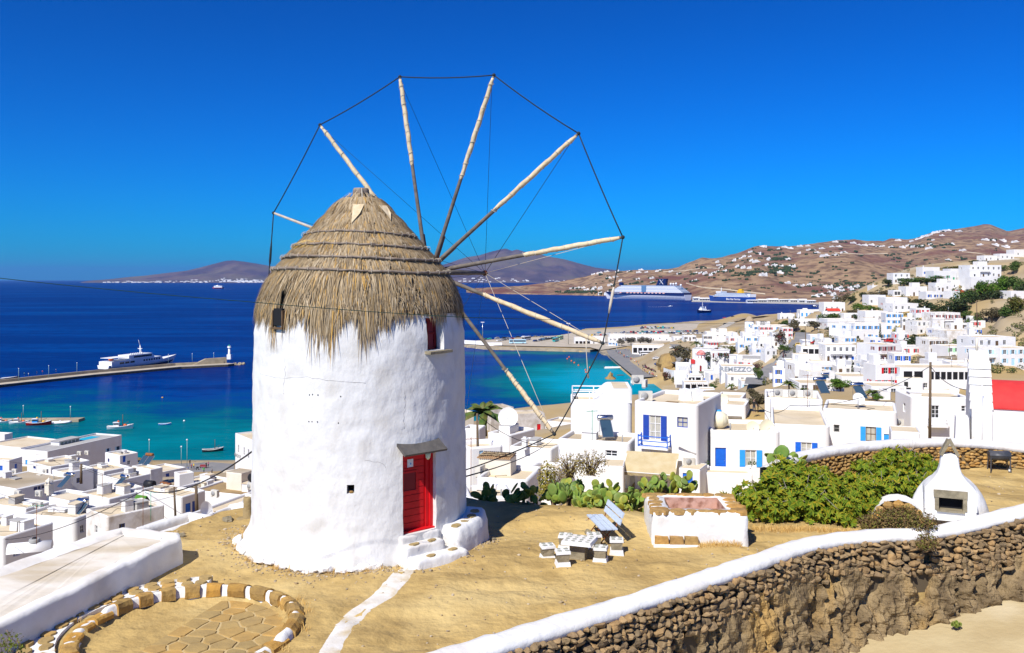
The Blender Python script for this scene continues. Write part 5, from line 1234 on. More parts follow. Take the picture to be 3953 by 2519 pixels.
def low_path():
    X,Y=np.meshgrid(np.arange(-4,24,.2),np.arange(6,24,.2)); Z=np.array([path_z(x,y)+.012*fbm(x*3,y*3,1,3) for x,y in zip(X.ravel(),Y.ravel())]).reshape(X.shape)
    lim=np.interp(X,[p.x for p in NL],[p.y for p in NL]); Z=np.where(Y>lim+.1,Z-4,Z)
    struct(link('dirt_path',gridmesh('dirt_path',X,Y,Z,[mat('dirt',(.50,.40,.22),.95,(.43,.33,.17),.9,7,.02,6,c3=(.56,.47,.30),sc3=.5)])))
low_path()
def far_wall():
    P=smooth_line(resample(FARW,.15),6); t=thing('terrace_wall','honey-coloured stone wall with white cap behind the fig bushes','stone wall')
    sweep(P,[(-.42,-.3),(-.42,.0),(-.3,.03),(-.05,.02),(.04,-.03),(.05,-.20),(-.05,-.23)],5,.02).build('cap',WHITE_N,t)
    MB().rings([[(p.x-nrm2(P,i)[1].x*.03,p.y-nrm2(P,i)[1].y*.03,p.z-.1) for i,p in enumerate(P)],[(p.x,p.y,TZ-.4) for i,p in enumerate(P)]],0,False,True).build('core',mat('wall_earth',(.22,.16,.08),1.0),t)
    ms=[stone_mesh(k+20,STF) for k in range(12)]; r_=random.Random(9); spots=[]; cum=[0]
    for a,b in zip(P[:-1],P[1:]):cum.append(cum[-1]+(b-a).length)
    zo=.2
    while zo<1.1:
        hr=r_.uniform(.06,.11); s=r_.uniform(0,.1)
        while s<cum[-1]:
            w=r_.uniform(.13,.34); i=min(int(np.searchsorted(cum,s+w/2)),len(P)-1); p=P[i]; tt,n=nrm2(P,i); zz=p.z-zo-hr/2
            if zz>TZ-.12 and p.x<17.5:spots.append(((p.x+n.x*.02,p.y+n.y*.02,zz+r_.uniform(-.01,.01)),Euler((r_.uniform(-.15,.15),r_.uniform(-.12,.12),math.atan2(tt.y,tt.x)+r_.uniform(-.15,.15))),(w*1.12,.16,hr*1.25),w*hr))
            s += w*.95
        zo += hr*.92
    place_stones(t,spots,ms,'small_stones',STF)
far_wall()

# ---------- white flat block at the left
def left_block():
    t=thing('low_white_building','low white flat-roofed building with worn parapet at the left','building'); r_=random.Random(6)
    pl=[(-6.87,18.3),(-7.1,18.75),(-8.5,19.15),(-8.85,18.6),(-9.7,16.4),(-12,13),(-12,8),(-9.3,8),(-8.05,13.2)]
    Pd=[Vector((x,y)) for x,y in pl]; dn=[]
    for a,b in zip(Pd,Pd[1:]+Pd[:1]):
        n=max(1,int((b-a).length/.18))
        for k in range(n):dn.append(a.lerp(b,k/n))
    n=len(dn); nor=[]
    for i in range(n):
        tg=(dn[(i+1) % n]-dn[i-1]).normalized(); nor.append(Vector((-tg.y,tg.x)))
    cen=sum(dn,Vector((0,0)))/n; sg=1 if nor[0].dot(cen-dn[0])>0 else -1
    def zt_(p):return 49.62+.03*fbm(p.x,p.y,8)-.05*(18-p.y)*.0
    sec=[(0,-3),(0,-.35),(.015,-.06),(.05,-.01),(.12,.01),(.24,.005),(.34,-.03),(.42,-.06)]
    rings=[]
    for off,z in sec:
        ring=[]
        for i,p in enumerate(dn):
            q=p+nor[i]*sg*off; e=.03*fbm(p.x*2.5,p.y*2.5,z*3+off*5); ring.append((q.x+e,q.y+e*.7,zt_(p)+z+.02*fbm(p.x*3,p.y*3,off*9)))
        rings.append(ring)
    MB().rings(rings,0,True,True).build('wall',WHITE_W,t)
    MB().poly([tuple(v) for v in rings[-1]]).build('roof',mat('worn_roof_wash',(.62,.56,.46),.95,(.74,.70,.63),1.1,8,.012,6,c3=(.50,.42,.30),sc3=.8,stretch=(.6,1.5,1)),t)
left_block()
house('low white parapet roof behind the left block',(445,2058),(560,2078),(655,2058),22.6,2.2,r=.18,roof=ROOF,foot=False,maxd=4,wall=WHITE_N)

# ---------- round threshing floor
def ring_floor():
    c=Vector((-5.5,14.85)); t=thing('threshing_floor','round stone-edged threshing floor with white painted joints','threshing floor',(c.x,c.y,TZ)); r_=random.Random(12)
    HON=mat('honey_stone',(.46,.31,.10),.9,(.30,.20,.075),5,6,.03,9,island=[(1.1,.9,.6),(.9,.85,.8),(.75,.72,.7),(1.2,.95,.55),(.8,.7,.55)])
    n=120; R0,R1=1.70,1.89; rg=[]
    for off,z in ((R0-.05,-.2),(R0,-.06),(R0+.02,.13),(R0+.06,.165),(R1-.08,.155),(R1-.02,.11),(R1+.03,-.05)):
        ring=[]
        for k in range(n):
            a=2*PI*k/n; hf=.55+.45*math.sin(a+.35) if math.sin(a+.35)<0 else 1.0; e=.025*fbm(math.cos(a)*5,math.sin(a)*5,z*4+off)
            ring.append(((off+e)*math.cos(a),(off+e)*math.sin(a),z*max(hf,.3)+e*.5))
        rg.append(ring)
    MB().rings(rg,0,True,True).build('mortar_rim',WHITE_N,t)
    a=0.0
    while a<2*PI-.1:
        w=r_.uniform(.14,.25); am=a+w/2; hf=1.0 if math.sin(am+.35)>0 else max(.35,.55+.45*math.sin(am+.35)); h=.175*hf
        mb=MB(); P0=[]
        for rr,z in ((R0-.03,-.03),(R0-.045,h*.55),(R0-.015,h*.98),(R0+.08,h*1.03),(R1-.04,h),(R1+.04,h*.6),(R1+.06,-.05)):
            P0.append([((rr)*math.cos(am+q)-R0*math.cos(am),rr*math.sin(am+q)-R0*math.sin(am),z) for q in (-w/2,-w/4,0,w/4,w/2)])
        mb.rings(P0,0,False,False); mb.poly([r0[0] for r0 in P0]); mb.poly([r0[-1] for r0 in reversed(P0)]); mb.disp(.018,6,2); o=mb.build('rim_stone',HON,t,(R0*math.cos(am),R0*math.sin(am),0)); a += w+r_.uniform(.04,.10)
    # flagged half of the floor
    reg=[(1.60*math.cos(2*PI*k/40),1.60*math.sin(2*PI*k/40)) for k in range(40)]; reg=hp(reg,-1,.25,.35)
    pts=[]
    while len(pts)<58:
        p=(r_.uniform(-.9,1.7),r_.uniform(-1.7,1.7))
        if math.hypot(*p)<1.54 and -p[0]+.25*p[1]<.3 and all(math.hypot(p[0]-q[0],p[1]-q[1])>.27 for q in pts):pts.append(p)
        elif r_.random()<.004:break
    FLG=mat('flagstone',(.42,.30,.125),.95,(.33,.24,.11),3,6,.015,9,island=[(1,.95,.85),(.9,.88,.82),(1.15,.98,.7),(.85,.85,.8)])
    for k,pl in enumerate(cells(pts,reg,.015)):
        mb,(x,y)=slab(pl,-.14,-.065+r_.uniform(-.004,.006),.015,k); mb.build('flagstone',FLG,t,(x,y,0))
    MB().poly([(x,y,-.082) for x,y in reg]).build('mortar_bed',mat('tan_mortar',(.50,.385,.20),.95,(.44,.33,.16),3),t)
    # outer apron of flat stones on the left
    reg=[(2.0*math.cos(q),2.0*math.sin(q)) for q in np.linspace(1.75,4.2,20)]+[(2.6*math.cos(q)+.05,2.52*math.sin(q)) for q in np.linspace(4.2,1.75,20)]
    pts=[(rr*math.cos(q)+r_.uniform(-.05,.05),rr*math.sin(q)+r_.uniform(-.05,.05)) for q in np.linspace(1.8,4.15,18) for rr in (2.14,2.41)]
    ap=MB(); ap.rings([[(x,y,z) for x,y in reg] for z in (-.25,.10)],0,True,False);
    for i in range(19):ap.quad((*reg[i],.10),(*reg[i+1],.10),(*reg[38-i],.06),(*reg[39-i],.06))
    ap.build('apron',WHITE_N,t)
    k=0
    for q,p in zip(np.repeat(np.linspace(1.8,4.15,18),2),pts):
        pl=[(p[0]+.125*math.cos(b)*r_.uniform(.75,1.15),p[1]+.125*math.sin(b)*r_.uniform(.75,1.15)) for b in np.linspace(0,2*PI,8)[:-1]]; mb,(x,y)=slab(pl,.0,.125,.01,k); k += 1; mb.build('apron_stone',FLG,t,(x,y,0))
ring_floor()

# ---------- furniture of the terrace
GR_ST=mat('grey_stone',(.30,.255,.17),.95,(.20,.17,.11),5,6,.03,10)
FLAGT=mat('table_flags',(.34,.34,.28),.9,(.26,.27,.23),6)
def stool(label,px,py,rz):
    p=onz(px,py,TZ); t=thing('stone_stool',label,'stool',(p.x,p.y,tz0(p.x,p.y)),rz,'stone stools around the low table'); r_=random.Random(int(px))
    b=MB(); b.box(-.16,-.15,-.05,.16,.15,.085,0,None,.02); b.disp(.012,8,2); b.build('plinth',WHITE_N,t)
    b=MB(); b.box(-.125,-.115,.08,.125,.115,.25,0,None,-.004); b.disp(.015,7,2); b.build('pedestal',GR_ST,t)
    b=MB(); b.box(-.155,-.145,.25,.155,.145,.31,0,None,.012); b.disp(.012,9,2); b.build('seat',WHITE_N,t)
    for k in range(4):pl=[((-.075 if k % 2 else .075)+.055*math.cos(a)*r_.uniform(.7,1.2),(-.07 if k<2 else .07)+.045*math.sin(a)*r_.uniform(.7,1.2)) for a in np.linspace(0,2*PI,7)[:-1]]; mb,(x,y)=slab(pl,.27,.32,.0,k); mb.build('inlay',FLAGT,t,(x,y,0))
for lab,px,py,rz in (('stone stool left of the low mosaic table',2113,2150,.2),('stone stool nearest the camera by the low table',2172,2186,.1),('stone stool behind the low table near the mill side',2182,2106,-.2),('stone stool between the low table and the bench',2294,2114,.1),('stone stool right front of the low table',2318,2161,-.25),('stone stool rightmost under the bench end',2380,2132,-.1)):stool(lab,px,py,rz)
def table():
    p=onz(2236,2152,TZ); t=thing('stone_table','low stone table with white top and grey inlaid stones','table',(p.x,p.y,tz0(p.x,p.y)),-.35); r_=random.Random(3)
    b=MB(); b.box(-.16,-.14,-.05,.16,.14,.34); b.disp(.03,5,2); b.build('pedestal',GR_ST,t)
    b=MB(); b.box(-.33,-.30,.345,.33,.30,.42,0,None,.012); b.disp(.015,6,2); b.build('top',WHITE_N,t)
    for k in range(16):pl=[((k % 4-1.5)*.155+.05*math.cos(a)*r_.uniform(.6,1.2),(k//4-1.5)*.14+.045*math.sin(a)*r_.uniform(.6,1.2)) for a in np.linspace(0,2*PI,7)[:-1]]; mb,(x,y)=slab(pl,.38,.432,0,k); mb.build('inlay',FLAGT,t,(x,y,0))
table()
def bench():
    p=onz(2330,2075,TZ); t=thing('garden_bench','pale blue slatted bench with rusty iron legs','bench',(p.x-.06,p.y-.1,tz0(p.x,p.y)),math.radians(100)); PB=mat('bench_paint',(.52,.60,.72),.6,(.44,.50,.58),5,5,stretch=(1,6,6)); L_=1.25
    for k in range(3):MB().box(-L_/2,-.2+k*.135,.40+k*.004,L_/2,-.085+k*.135,.43+k*.004).build('slat',PB,t)
    for k in range(2):
        z,y=.56+k*.15,-.27-k*.055; M=Matrix.Translation((0,y,z))@Matrix.Rotation(.35,4,'X'); MB().box(-L_/2,-.015,-.065,L_/2,.015,.065,0,M).build('back_slat',PB,t)
    for x in (-L_*.36,L_*.36):
        f=MB(); f.bar((x,.2,0),(x,-.12,.39),.022); f.bar((x,-.30,0),(x,.16,.39),.022); f.bar((x,-.22,.385),(x,.2,.385),.024); f.bar((x,-.16,.32),(x,-.37,.78),.022); f.build('leg_frame',RUST,t)
    f=MB(); f.bar((-L_*.36,.02,.18),(L_*.36,.02,.18),.018); f.build('stretcher',RUST,t)
bench()
def basin():
    a,b=onz(2518,2103,TZ),onz(2889,2108,TZ); w=(b-a).length; t=thing('stone_basin','white stone basin with pink plastered trough','basin',(a.x,a.y,TZ-.02),math.atan2(b.y-a.y,b.x-a.x)); D,h=1.75,.76; r_=random.Random(17)
    PK=mat('pink_plaster',(.58,.36,.28),.9,(.48,.27,.20),4,7,.01,8,c3=(.22,.09,.05),sc3=5)
    ix0,ix1,iy0,iy1=.42,w-.42,.34,D-.36; m=MB(); n=18
    def rect(x0,y0,x1,y1,z,k=n):
        P=[]
        for (ax,ay),(bx,by) in zip(((x0,y0),(x1,y0),(x1,y1),(x0,y1)),((x1,y0),(x1,y1),(x0,y1),(x0,y0))):
            for j in range(k):P.append((ax+(bx-ax)*j/k,ay+(by-ay)*j/k,z))
        return P
    R=[rect(0,0,w,D,-.1),rect(-.01,-.015,w,D,.15),rect(0,0,w,D,.35),rect(.005,.01,w,D,.6),rect(.03,.03,w-.03,D-.03,h-.02),rect(.08,.08,w-.08,D-.08,h),rect(ix0-.02,iy0-.02,ix1+.02,iy1+.02,h),rect(ix0,iy0,ix1,iy1,h-.03)]
    m.rings(R,0,True,True); m.disp(.028,4.5,4); m.build('wall',WHITE_N,t)
    tr=MB(); tr.rings([rect(ix0+.02,iy0+.02,ix1-.02,iy1-.02,h+.0,3),rect(ix0+.06,iy0+.04,ix1-.06,iy1-.05,.12,3)],0,True,False,False,True); tr.build('trough',PK,t)
    for k in range(26):
        e=k/26*2*(w+D);
        if e<w:x,y=e,.12
        elif e<w+D:x,y=w-.17,e-w
        elif e<2*w+D:x,y=2*w+D-e,D-.14
        else:x,y=.17,2*w+2*D-e
        x=min(max(x,.14),w-.14); y=min(max(y,.08),D-.12); lx=.11+.13*r_.random(); ly=.07+.06*r_.random(); ly,lx=(ly,lx) if (e<w or w+D<e<2*w+D) else (lx*.7,ly*2)
        pl=[(x+lx*math.cos(q)*r_.uniform(.8,1.15),y+ly*math.sin(q)*r_.uniform(.8,1.15)) for q in np.linspace(0,2*PI,9)[:-1]]; mb,(cx_,cy_)=slab(pl,h-.07,h+.025,.01,k); mb.build('coping_stone',STF,t,(cx_,cy_,0))
    for k in range(3):mb=MB(); mb.box(-.16,-.1,0,.16,.1,.17,0,None,.02); mb.disp(.02,6,2); mb.build('foot_stone',STF,t,(.2+k*.33,-.06,.06))
    mb=MB(); mb.box(0,-.22,-.05,1.05,.05,.08,0,None,.03); mb.disp(.02,6,2); mb.build('foot_step',WHITE_N,t)
basin()
def oven():
    p=onz(3690,2062,TZ); t=thing('stone_oven','white domed bread oven with tapered chimney and dark mouth','oven',(p.x-.02,p.y+.2,TZ),math.radians(-22)); n=28
    def sec(z,x0,x1,y0,y1,r_):
        P=[]; r_=min(r_,(x1-x0)/2-.001,(y1-y0)/2-.001)
        for cx_,cy_,a in ((x1-r_,y0+r_,-PI/2),(x1-r_,y1-r_,0),(x0+r_,y1-r_,PI/2),(x0+r_,y0+r_,PI)):
            for k in range(7):q=a+PI/2*k/6; P.append((cx_+r_*math.cos(q),cy_+r_*math.sin(q),z))
        return P
    bd=MB(); bd.rings([sec(-.2,-.56,.56,-.02,.85,.06),sec(.42,-.56,.56,.0,.85,.06),sec(.5,-.56,.56,.003,.85,.06)],0,True,True)
    body=MB(); body.rings([sec(.93,-.56,.56,.005,.85,.06),sec(1.0,-.55,.55,.01,.84,.1),sec(1.08,-.47,.47,.03,.8,.12),sec(1.2,-.36,.36,.08,.72,.12),sec(1.34,-.26,.26,.15,.64,.1),sec(1.5,-.215,.215,.2,.6,.08),sec(1.72,-.19,.19,.22,.56,.07),sec(1.78,-.185,.185,.23,.55,.06)],0,True,True,False,True)
    bd.build('hearth_base',WHITE_N,t); body.build('hood',WHITE_N,t)
    for x0,x1 in ((-.56,-.34),(.34,.56)):MB().box(x0,.006,.5,x1,.82,.93).build('side_wall',WHITE_N,t)
    MB().box(-.34,.55,.5,.34,.82,.93).build('back_wall',DARK,t)
    for x in (-.34,.26):mb=MB(); mb.box(0,-.02,.5,.09,.5,.86,0); mb.disp(.008,8); mb.build('jamb_stone',GR_ST,t,(x,0,0))
    mb=MB(); mb.box(-.36,-.03,.80,.36,.4,.98); mb.disp(.015,6); mb.build('lintel_stone',GR_ST,t)
    mb=MB(); mb.box(-.3,-.06,.47,.3,.5,.51); mb.disp(.008,6); mb.build('hearth_slab',GR_ST,t)
    mb=MB(); mb.box(-.25,.2,.51,.25,.56,.8); mb.build('mouth_dark',DARK,t)  # black block in the mouth; its colour stands in for the unlit inside
    mb=MB(); mb.box(-.62,-.34,.33,.60,.02,.40,0,None,.02); mb.disp(.015,5); mb.build('shelf',WHITE_N,t)
    for x in (-.42,.42):mb=MB(); mb.box(x-.1,-.26,-.1,x+.1,0,.33); mb.disp(.03,6); mb.build('shelf_support',STF,t)
    dm=MB(); dm.rings([[(.05+.92*math.cos(b)*math.cos(a),1.08+.70*math.sin(b)*math.cos(a),-.1+1.32*math.sin(a)) for b in [2*PI*k/28 for k in range(28)]] for a in [PI/2*k/9 for k in range(10)]],0,True,True); dm.build('dome',WHITE_N,t)
    for s in (-1,1):
        M=Matrix.Translation((s*.10,.39,1.92))@Matrix.Rotation(s*-.45,4,'Y'); mb=MB(); mb.box(-.035,-.17,-.19,.035,.17,.2,0,M); mb.disp(.012,6); mb.build('chimney_stone',GR_ST,t)
    # small arched store on its left
    n=10; ar=MB(); ar.rings([[(-1.12+.62*math.cos(PI*k/n),y,.58*math.sin(PI*k/n)) for k in range(n+1)] for y in (.25,.95)],0,False,True); ar.build('store_vault',WHITE_N,t)
    for k in range(7):a=PI*(k+.5)/7; mb=MB(); mb.ell((0,0,0),.13,.07,.1,7,4,0,False,.15,k); mb.build('arch_stone',STF,t,(-1.12+.53*math.cos(a),.25,.49*math.sin(a)))
    MB().poly([(-1.12+.55*math.cos(PI*k/10),.5,.52*math.sin(PI*k/10)) for k in range(11)]).build('store_back',mat('wall_earth',(.22,.16,.08)),t)
oven()
def grill():
    p=onz(3857,1812,TZ-.1); t=thing('barbecue_grill','dark half-barrel barbecue on thin legs by the stone wall','barbecue',(p.x,p.y,tz0(p.x,p.y)),-.25); BL=mat('grill_black',(.05,.055,.065),.45,(.09,.09,.1),6)
    n=8; b=MB(); b.rings([[(x,.19*math.cos(PI*k/n),.52-.17*math.sin(PI*k/n)) for k in range(n+1)] for x in (-.30,.30)],0,False,True,True,True); b.build('bowl',BL,t)
    l=MB(); l.rings([[(x,.20*math.cos(PI*k/n),.525+.13*math.sin(PI*k/n)) for k in range(n+1)] for x in (-.31,.31)],0,False,True,True,True); l.build('lid',BL,t)
    for x in (-.27,.27):
        for y in (-.17,.17):MB().bar((x*1.08,y*1.15,0),(x,y,.48),.025).build('leg',BL,t)
    p2=onz(3893,1814,TZ-.1); b=thing('bottle','small dark bottle with white label standing by the barbecue','bottle',(p2.x-.02,p2.y-.1,tz0(p2.x,p2.y))); MB().lathe([(.035,0),(.035,.11),(.014,.15),(.014,.19)],10).build('glass',BL,b); MB().lathe([(.036,.03),(.036,.09)],10,cap1=False).build('label',FRAMEW,b)
    p3=onz(3790,1796,TZ-.1); pl=thing('plank','weathered plank lying on the sand by the barbecue','plank',(p3.x,p3.y,tz0(p3.x,p3.y)),-.6); MB().box(-.4,-.05,0,.4,.05,.035).build('board',BROWNW,pl)
grill()
def pillar():
    p=onz(955,1992,TZ); t=thing('stone_bollard','short round brown concrete bollard left of the mill','bollard',(p.x,p.y,tz0(p.x,p.y)-.03)); b=MB(); b.lathe([(.28,-.05),(.27,.02),(.105,.03),(.10,.25),(.098,.52),(.085,.54)],18); b.v=[tuple(v) for v in b.v]; b.disp(.008,5); b.build('shaft',mat('bollard',(.34,.26,.13),.95,(.26,.19,.09),6,5,.02,14),t)
pillar()
# loose stones at the edges
def loose():
    r_=random.Random(31); ms=[stone_mesh(60+k,GR_ST) for k in range(5)]
    for i,(lab,px,py,s) in enumerate((('flat dark rock at the left terrace edge',695,2064,.22),('rounded rock at the corner of the left block',455,2250,.16),('flat pale rock under the bench',2270,2058,.22),('cracked ledge rock beside the bollard',880,2000,.3),('small grey rock at the mill foot on the left',1135,2196,.17),('small rock beside the mill steps',1905,2066,.14))):
        p=onz(px,py,TZ); o=link('rock',ms[i % 5],loc=(p.x,p.y,tz0(p.x,p.y)+s*.1),rz=r_.random()*3); o.scale=(s*1.6,s,s*.6); tag(o,lab,'rock')
loose()

def pebbles():
    r_=random.Random(77); mb=MB()
    for k in range(3200):
        x,y=r_.uniform(-8,16),r_.uniform(12.5,27.5)
        if r_.random()<.5:a=r_.uniform(-1.8,1.9); q=2.55+abs(r_.gauss(0,.35)); x,y=-3.55+q*math.sin(a),20.6-q*math.cos(a)
        if not bool(inside(np.array([x]),np.array([y]),TER)[0]) or math.hypot(x+5.45,y-15)<2.1:continue
        s=r_.uniform(.008,.028)*(1.8 if r_.random()<.06 else 1); mb.ell((x,y,tz0(x,y)+s*.3),s*r_.uniform(.8,1.5),s,s*.7,5,3,0,False,.3,k)
    o=mb.build('pebbles',mat('pebble',(.36,.28,.16),.95,island=[(.40,.32,.2),(.28,.2,.11),(.5,.42,.3),(.22,.17,.11)])); o['kind']='stuff'; tag(o,'scattered pebbles and grit on the sandy terrace','pebbles')
pebbles()
# ================================================================== the windmill
MC=Vector((-3.55,20.6,TZ)); MR=2.46
def windmill():
    t=thing('windmill','white stone windmill with thatched roof, bare sail poles and red door','windmill',MC)
    V3=Vector
    # angle 0 faces the camera side (-Y), positive to the right
    def pol(a,r_,z):return (r_*math.sin(a),-r_*math.cos(a),z)
    rad=math.radians
    DOOR=(rad(30.5),rad(50.5),.56,2.24); WIN=(rad(45.5),rad(57.5),4.42,5.12); VENT=(rad(3.0),rad(6.6),1.52,1.70)
    OPN=[DOOR,WIN,VENT]
    aa=sorted(set([round(x,5) for x in list(np.linspace(-PI,PI,150)[:-1])+[o[k] for o in OPN for k in (0,1)]])); zz=sorted(set([round(x,5) for x in list(np.linspace(-.3,5.2,72))+[o[k] for o in OPN for k in (2,3)]]))
    def rr(a,z):
        base=MR+.02-.013*z-.16*max(0,z-4.75); x,y=math.sin(a)*MR,-math.cos(a)*MR
        n=.020*fbm(x*1.2,y*1.2,z*1.2,3)+.013*fbm(x*4,y*4,z*4,3)
        sk=.0
        if z<.75:
            amp=.26*(.35+.65*max(0,min(1,(rad(25)-a)/rad(40)))) if -2.2<a else .1; sk=amp*(1-max(z,0)/.75)**2*(1+.5*fbm(x*2.2,y*2.2,1))
        return base+n+sk
    mb=MB(); idx={}
    for i,a in enumerate(aa):
        for j,z in enumerate(zz):idx[i,j]=len(mb.v); mb.v.append(pol(a,rr(a,z),z))
    for i in range(len(aa)):
        i2=(i+1) % len(aa); am=(aa[i]+aa[i2])/2 if i2 else PI
        for j in range(len(zz)-1):
            zm=(zz[j]+zz[j+1])/2
            if any(o[0]<am<o[1] and o[2]<zm<o[3] for o in OPN):continue
            mb.f.append((idx[i,j],idx[i2,j],idx[i2,j+1],idx[i,j+1])); mb.m.append(0); mb.s.append(True)
    for (a0,a1,z0,z1),dep in zip(OPN,(.30,.22,.35)):
        am=(a0+a1)/2; dirv=V3((-math.sin(am),math.cos(am),0)); ax=[a for a in aa if a0-1e-6 <= a <= a1+1e-6]; zx=[z for z in zz if z0-1e-6 <= z <= z1+1e-6]
        def pt(a,z):return V3(pol(a,rr(a,z),z))
        for seq in ([(a,z0) for a in ax],[(a,z1) for a in ax],[(a0,z) for z in zx],[(a1,z) for z in zx]):
            mb.rings([[tuple(pt(*q)) for q in seq],[tuple(pt(*q)+dirv*dep) for q in seq]],0,False,False)
    mb.build('tower',WHITE_M,t)
    for pts in ([(.55,3.6),(.56,3.3),(.54,3.0),(.555,2.75)],[(-.55,4.3),(-.54,4.0),(-.56,3.7),(-.55,3.5)],[(-.9,3.9),(-.6,3.86),(-.3,3.92),(.0,3.84),(.25,3.8)],[(.2,2.2),(.32,2.15),(.4,2.0)]):
        MB().tube([pol(a+.008*math.sin(z*40),rr(a,z)+.001,z+.01*math.sin(a*60)) for a,z in [(pts[k][0]+(pts[k+1][0]-pts[k][0])*q/5,pts[k][1]+(pts[k+1][1]-pts[k][1])*q/5) for k in range(len(pts)-1) for q in range(5)]],.004,4).build('hairline_crack',mat('crack_grey',(.42,.40,.37),.95),t)
    for a,z in ((-.28,3.55),(-.25,3.56),(-.2,3.555),(.0,3.53),(-.28,3.0),(-.25,3.0),(-.2,3.0),(-.02,2.98)):MB().ell(pol(a,rr(a,z),z),.014,.014,.016,6,4).build('nail_hole',DARK,t)
    # stones along the foot
    r_=random.Random(5)
    for k in range(26):
        a=rad(-75+k*3.6+r_.uniform(-1,1)); w=r_.uniform(.16,.34); p=pol(a,MR+.16+.12*max(0,min(1,(rad(25)-a)/rad(40)))+r_.uniform(-.03,.05),.02+r_.uniform(-.03,.04))
        o=link('foot_stone',cached(('fs',k % 6),lambda:stone_mesh(80+k,WHITE_N)),t); o.location=p; o.rotation_euler=(r_.uniform(-.3,.3),r_.uniform(-.3,.3),a+r_.uniform(-.4,.4)); o.scale=(w*1.3,w*.8,w*.75)
    # door
    am=rad(40.5); out=V3((math.sin(am),-math.cos(am),0)); tan=V3((math.cos(am),math.sin(am),0)); dc=out*(MR*math.cos(rad(10))-.20)
    rz=math.atan2(tan.y,tan.x)
    d=MB(); w,h=.86,1.66
    dr=link('door',MB().box(-w/2,.0,0,w/2,.04,h).mesh('door',RED),t); dr.location=dc+V3((0,0,.57)); dr.rotation_euler=(0,0,rz)
    nb=11
    for k in range(nb):
        z0=.02+k*(h-.04)/nb; MB().box(-w/2+.02,-.022,z0+.006,w/2-.2,.0,z0+(h-.04)/nb-.006).build('plank',RED,dr)
    MB().box(w/2-.17,-.05,.0,w/2-.08,.0,h).build('post',RED,dr); MB().box(w/2-.08,-.09,0,w/2,-.002,h).build('frame_side',RED,dr); MB().box(-w/2,-.16,-.03,w/2,-.002,.02).build('threshold',RED,dr)
    f=MB(); a0,a1,b0,b1=-.30,.02,.86,1.24
    for q in ((a0-.04,-.04,b0-.04,a1+.04,-.024,b0),(a0-.04,-.04,b1,a1+.04,-.024,b1+.04),(a0-.04,-.04,b0,a0,-.024,b1),(a1,-.04,b0,a1+.04,-.024,b1)):f.box(*q)
    f.build('hatch_frame',RED,dr); MB().box(a0,-.026,b0,a1,-.0235,b1).build('hatch',DRED,dr)
    MB().box(-.20,-.0295,1.36,-.05,-.0245,1.53).build('notice',FRAMEW,dr); MB().ell((-.115,-.031,1.43),.018,.003,.025,6,4).build('notice_mark',SKYB,dr)
    MB().box(-.38,-.055,1.0,-.33,-.028,1.12).tube([(-.37,-.04,1.12),(-.37,-.04,1.17),(-.34,-.04,1.17),(-.34,-.04,1.12)],.008,5).build('padlock',BLACKP,dr)
    # slate over the door, lamp
    sl=MB(); M=Matrix.Translation(out*(MR+.05)+V3((0,0,2.40)))@Matrix.Rotation(rz,4,'Z')@Matrix.Rotation(rad(30),4,'X')
    sl.box(-.56,-.22,-.025,.52,.2,.025,0,M); sl.disp(.015,4); sl.build('slate_canopy',mat('slate',(.075,.07,.065),.7,(.11,.10,.09),4,5,.02,8),t)
    lm=MB(); lp=out*(MR+.10)+tan*.12+V3((0,0,2.20)); lm.lathe([(.03,.07),(.06,.05),(.055,.0),(.05,-.05),(.02,-.09)],10,lp); lm.build('door_lamp',mat('lamp_glass',(.55,.62,.45),.3),t)
    # upper window
    am2=rad(51.5); out2=V3((math.sin(am2),-math.cos(am2),0)); rz2=math.atan2(math.sin(am2),math.cos(am2))
    w_=link('upper_window',win_mesh(.50,.70,2,2,.05).mesh('upper_window',DRED),t); w_.location=out2*(MR-.28)+V3((-math.cos(am2)*.25,-math.sin(am2)*.25,4.42)); w_.rotation_euler=(0,0,rz2)
    MB().quad((0,.03,0),(.5,.03,0),(.5,.03,.7),(0,.03,.7)).build('pane',MAROON,w_)
    M=Matrix.Translation(out2*(MR+.0)+V3((0,0,4.38)))@Matrix.Rotation(rz2,4,'Z'); sb=MB(); sb.box(-.33,-.12,-.03,.36,.2,.03,0,M); sb.disp(.012,6); sb.build('window_sill',GR_ST,t)
    vm=rad(4.8); vo=V3((math.sin(vm),-math.cos(vm),0)); M=Matrix.Translation(vo*(MR-.33)+V3((0,0,1.51)))@Matrix.Rotation(vm,4,'Z'); MB().box(-.12,0,0,.12,.05,.24,0,M).build('vent_dark',DARK,t)
    mb=MB(); mb.ell(tuple(vo*(MR-.04)+V3((.01,0,1.545))),.045,.05,.03,7,4,0,False,.2,2); mb.build('vent_stone',STF,t)
    # steps and bench-like side block
    Md=Matrix.Rotation(rz,4,'Z')
    def block(name,r0,r1,t0,t1,z1,seed):
        b=MB(); n=14; R=[]
        for z,ins in ((-.1,0),(z1*.5,.0),(z1-.05,.01),(z1-.01,.035),(z1,.09)):
            P=[]
            x0,x1,y0,y1=t0+ins,t1-ins,-r1+ins,-r0
            for (ax_,ay),(bx,by) in zip(((x0,y0),(x1,y0),(x1,y1),(x0,y1)),((x1,y0),(x1,y1),(x0,y1),(x0,y0))):
                for k in range(n):P.append((ax_+(bx-ax_)*k/n,ay+(by-ay)*k/n,z))
            R.append(P)
        b.rings(R,0,True,True,False,True); b.v=[tuple(Md@V3(v)) for v in b.v]; b.disp(.035,3.2,4); return b.build(name,WHITE_N,t)
    block('step',2.3,3.05,-.52,.86,.17,1); block('step',2.2,2.74,-.58,.46,.38,2); block('step',2.1,2.50,-.55,.5,.555,3)
    bn=MB(); R=[]
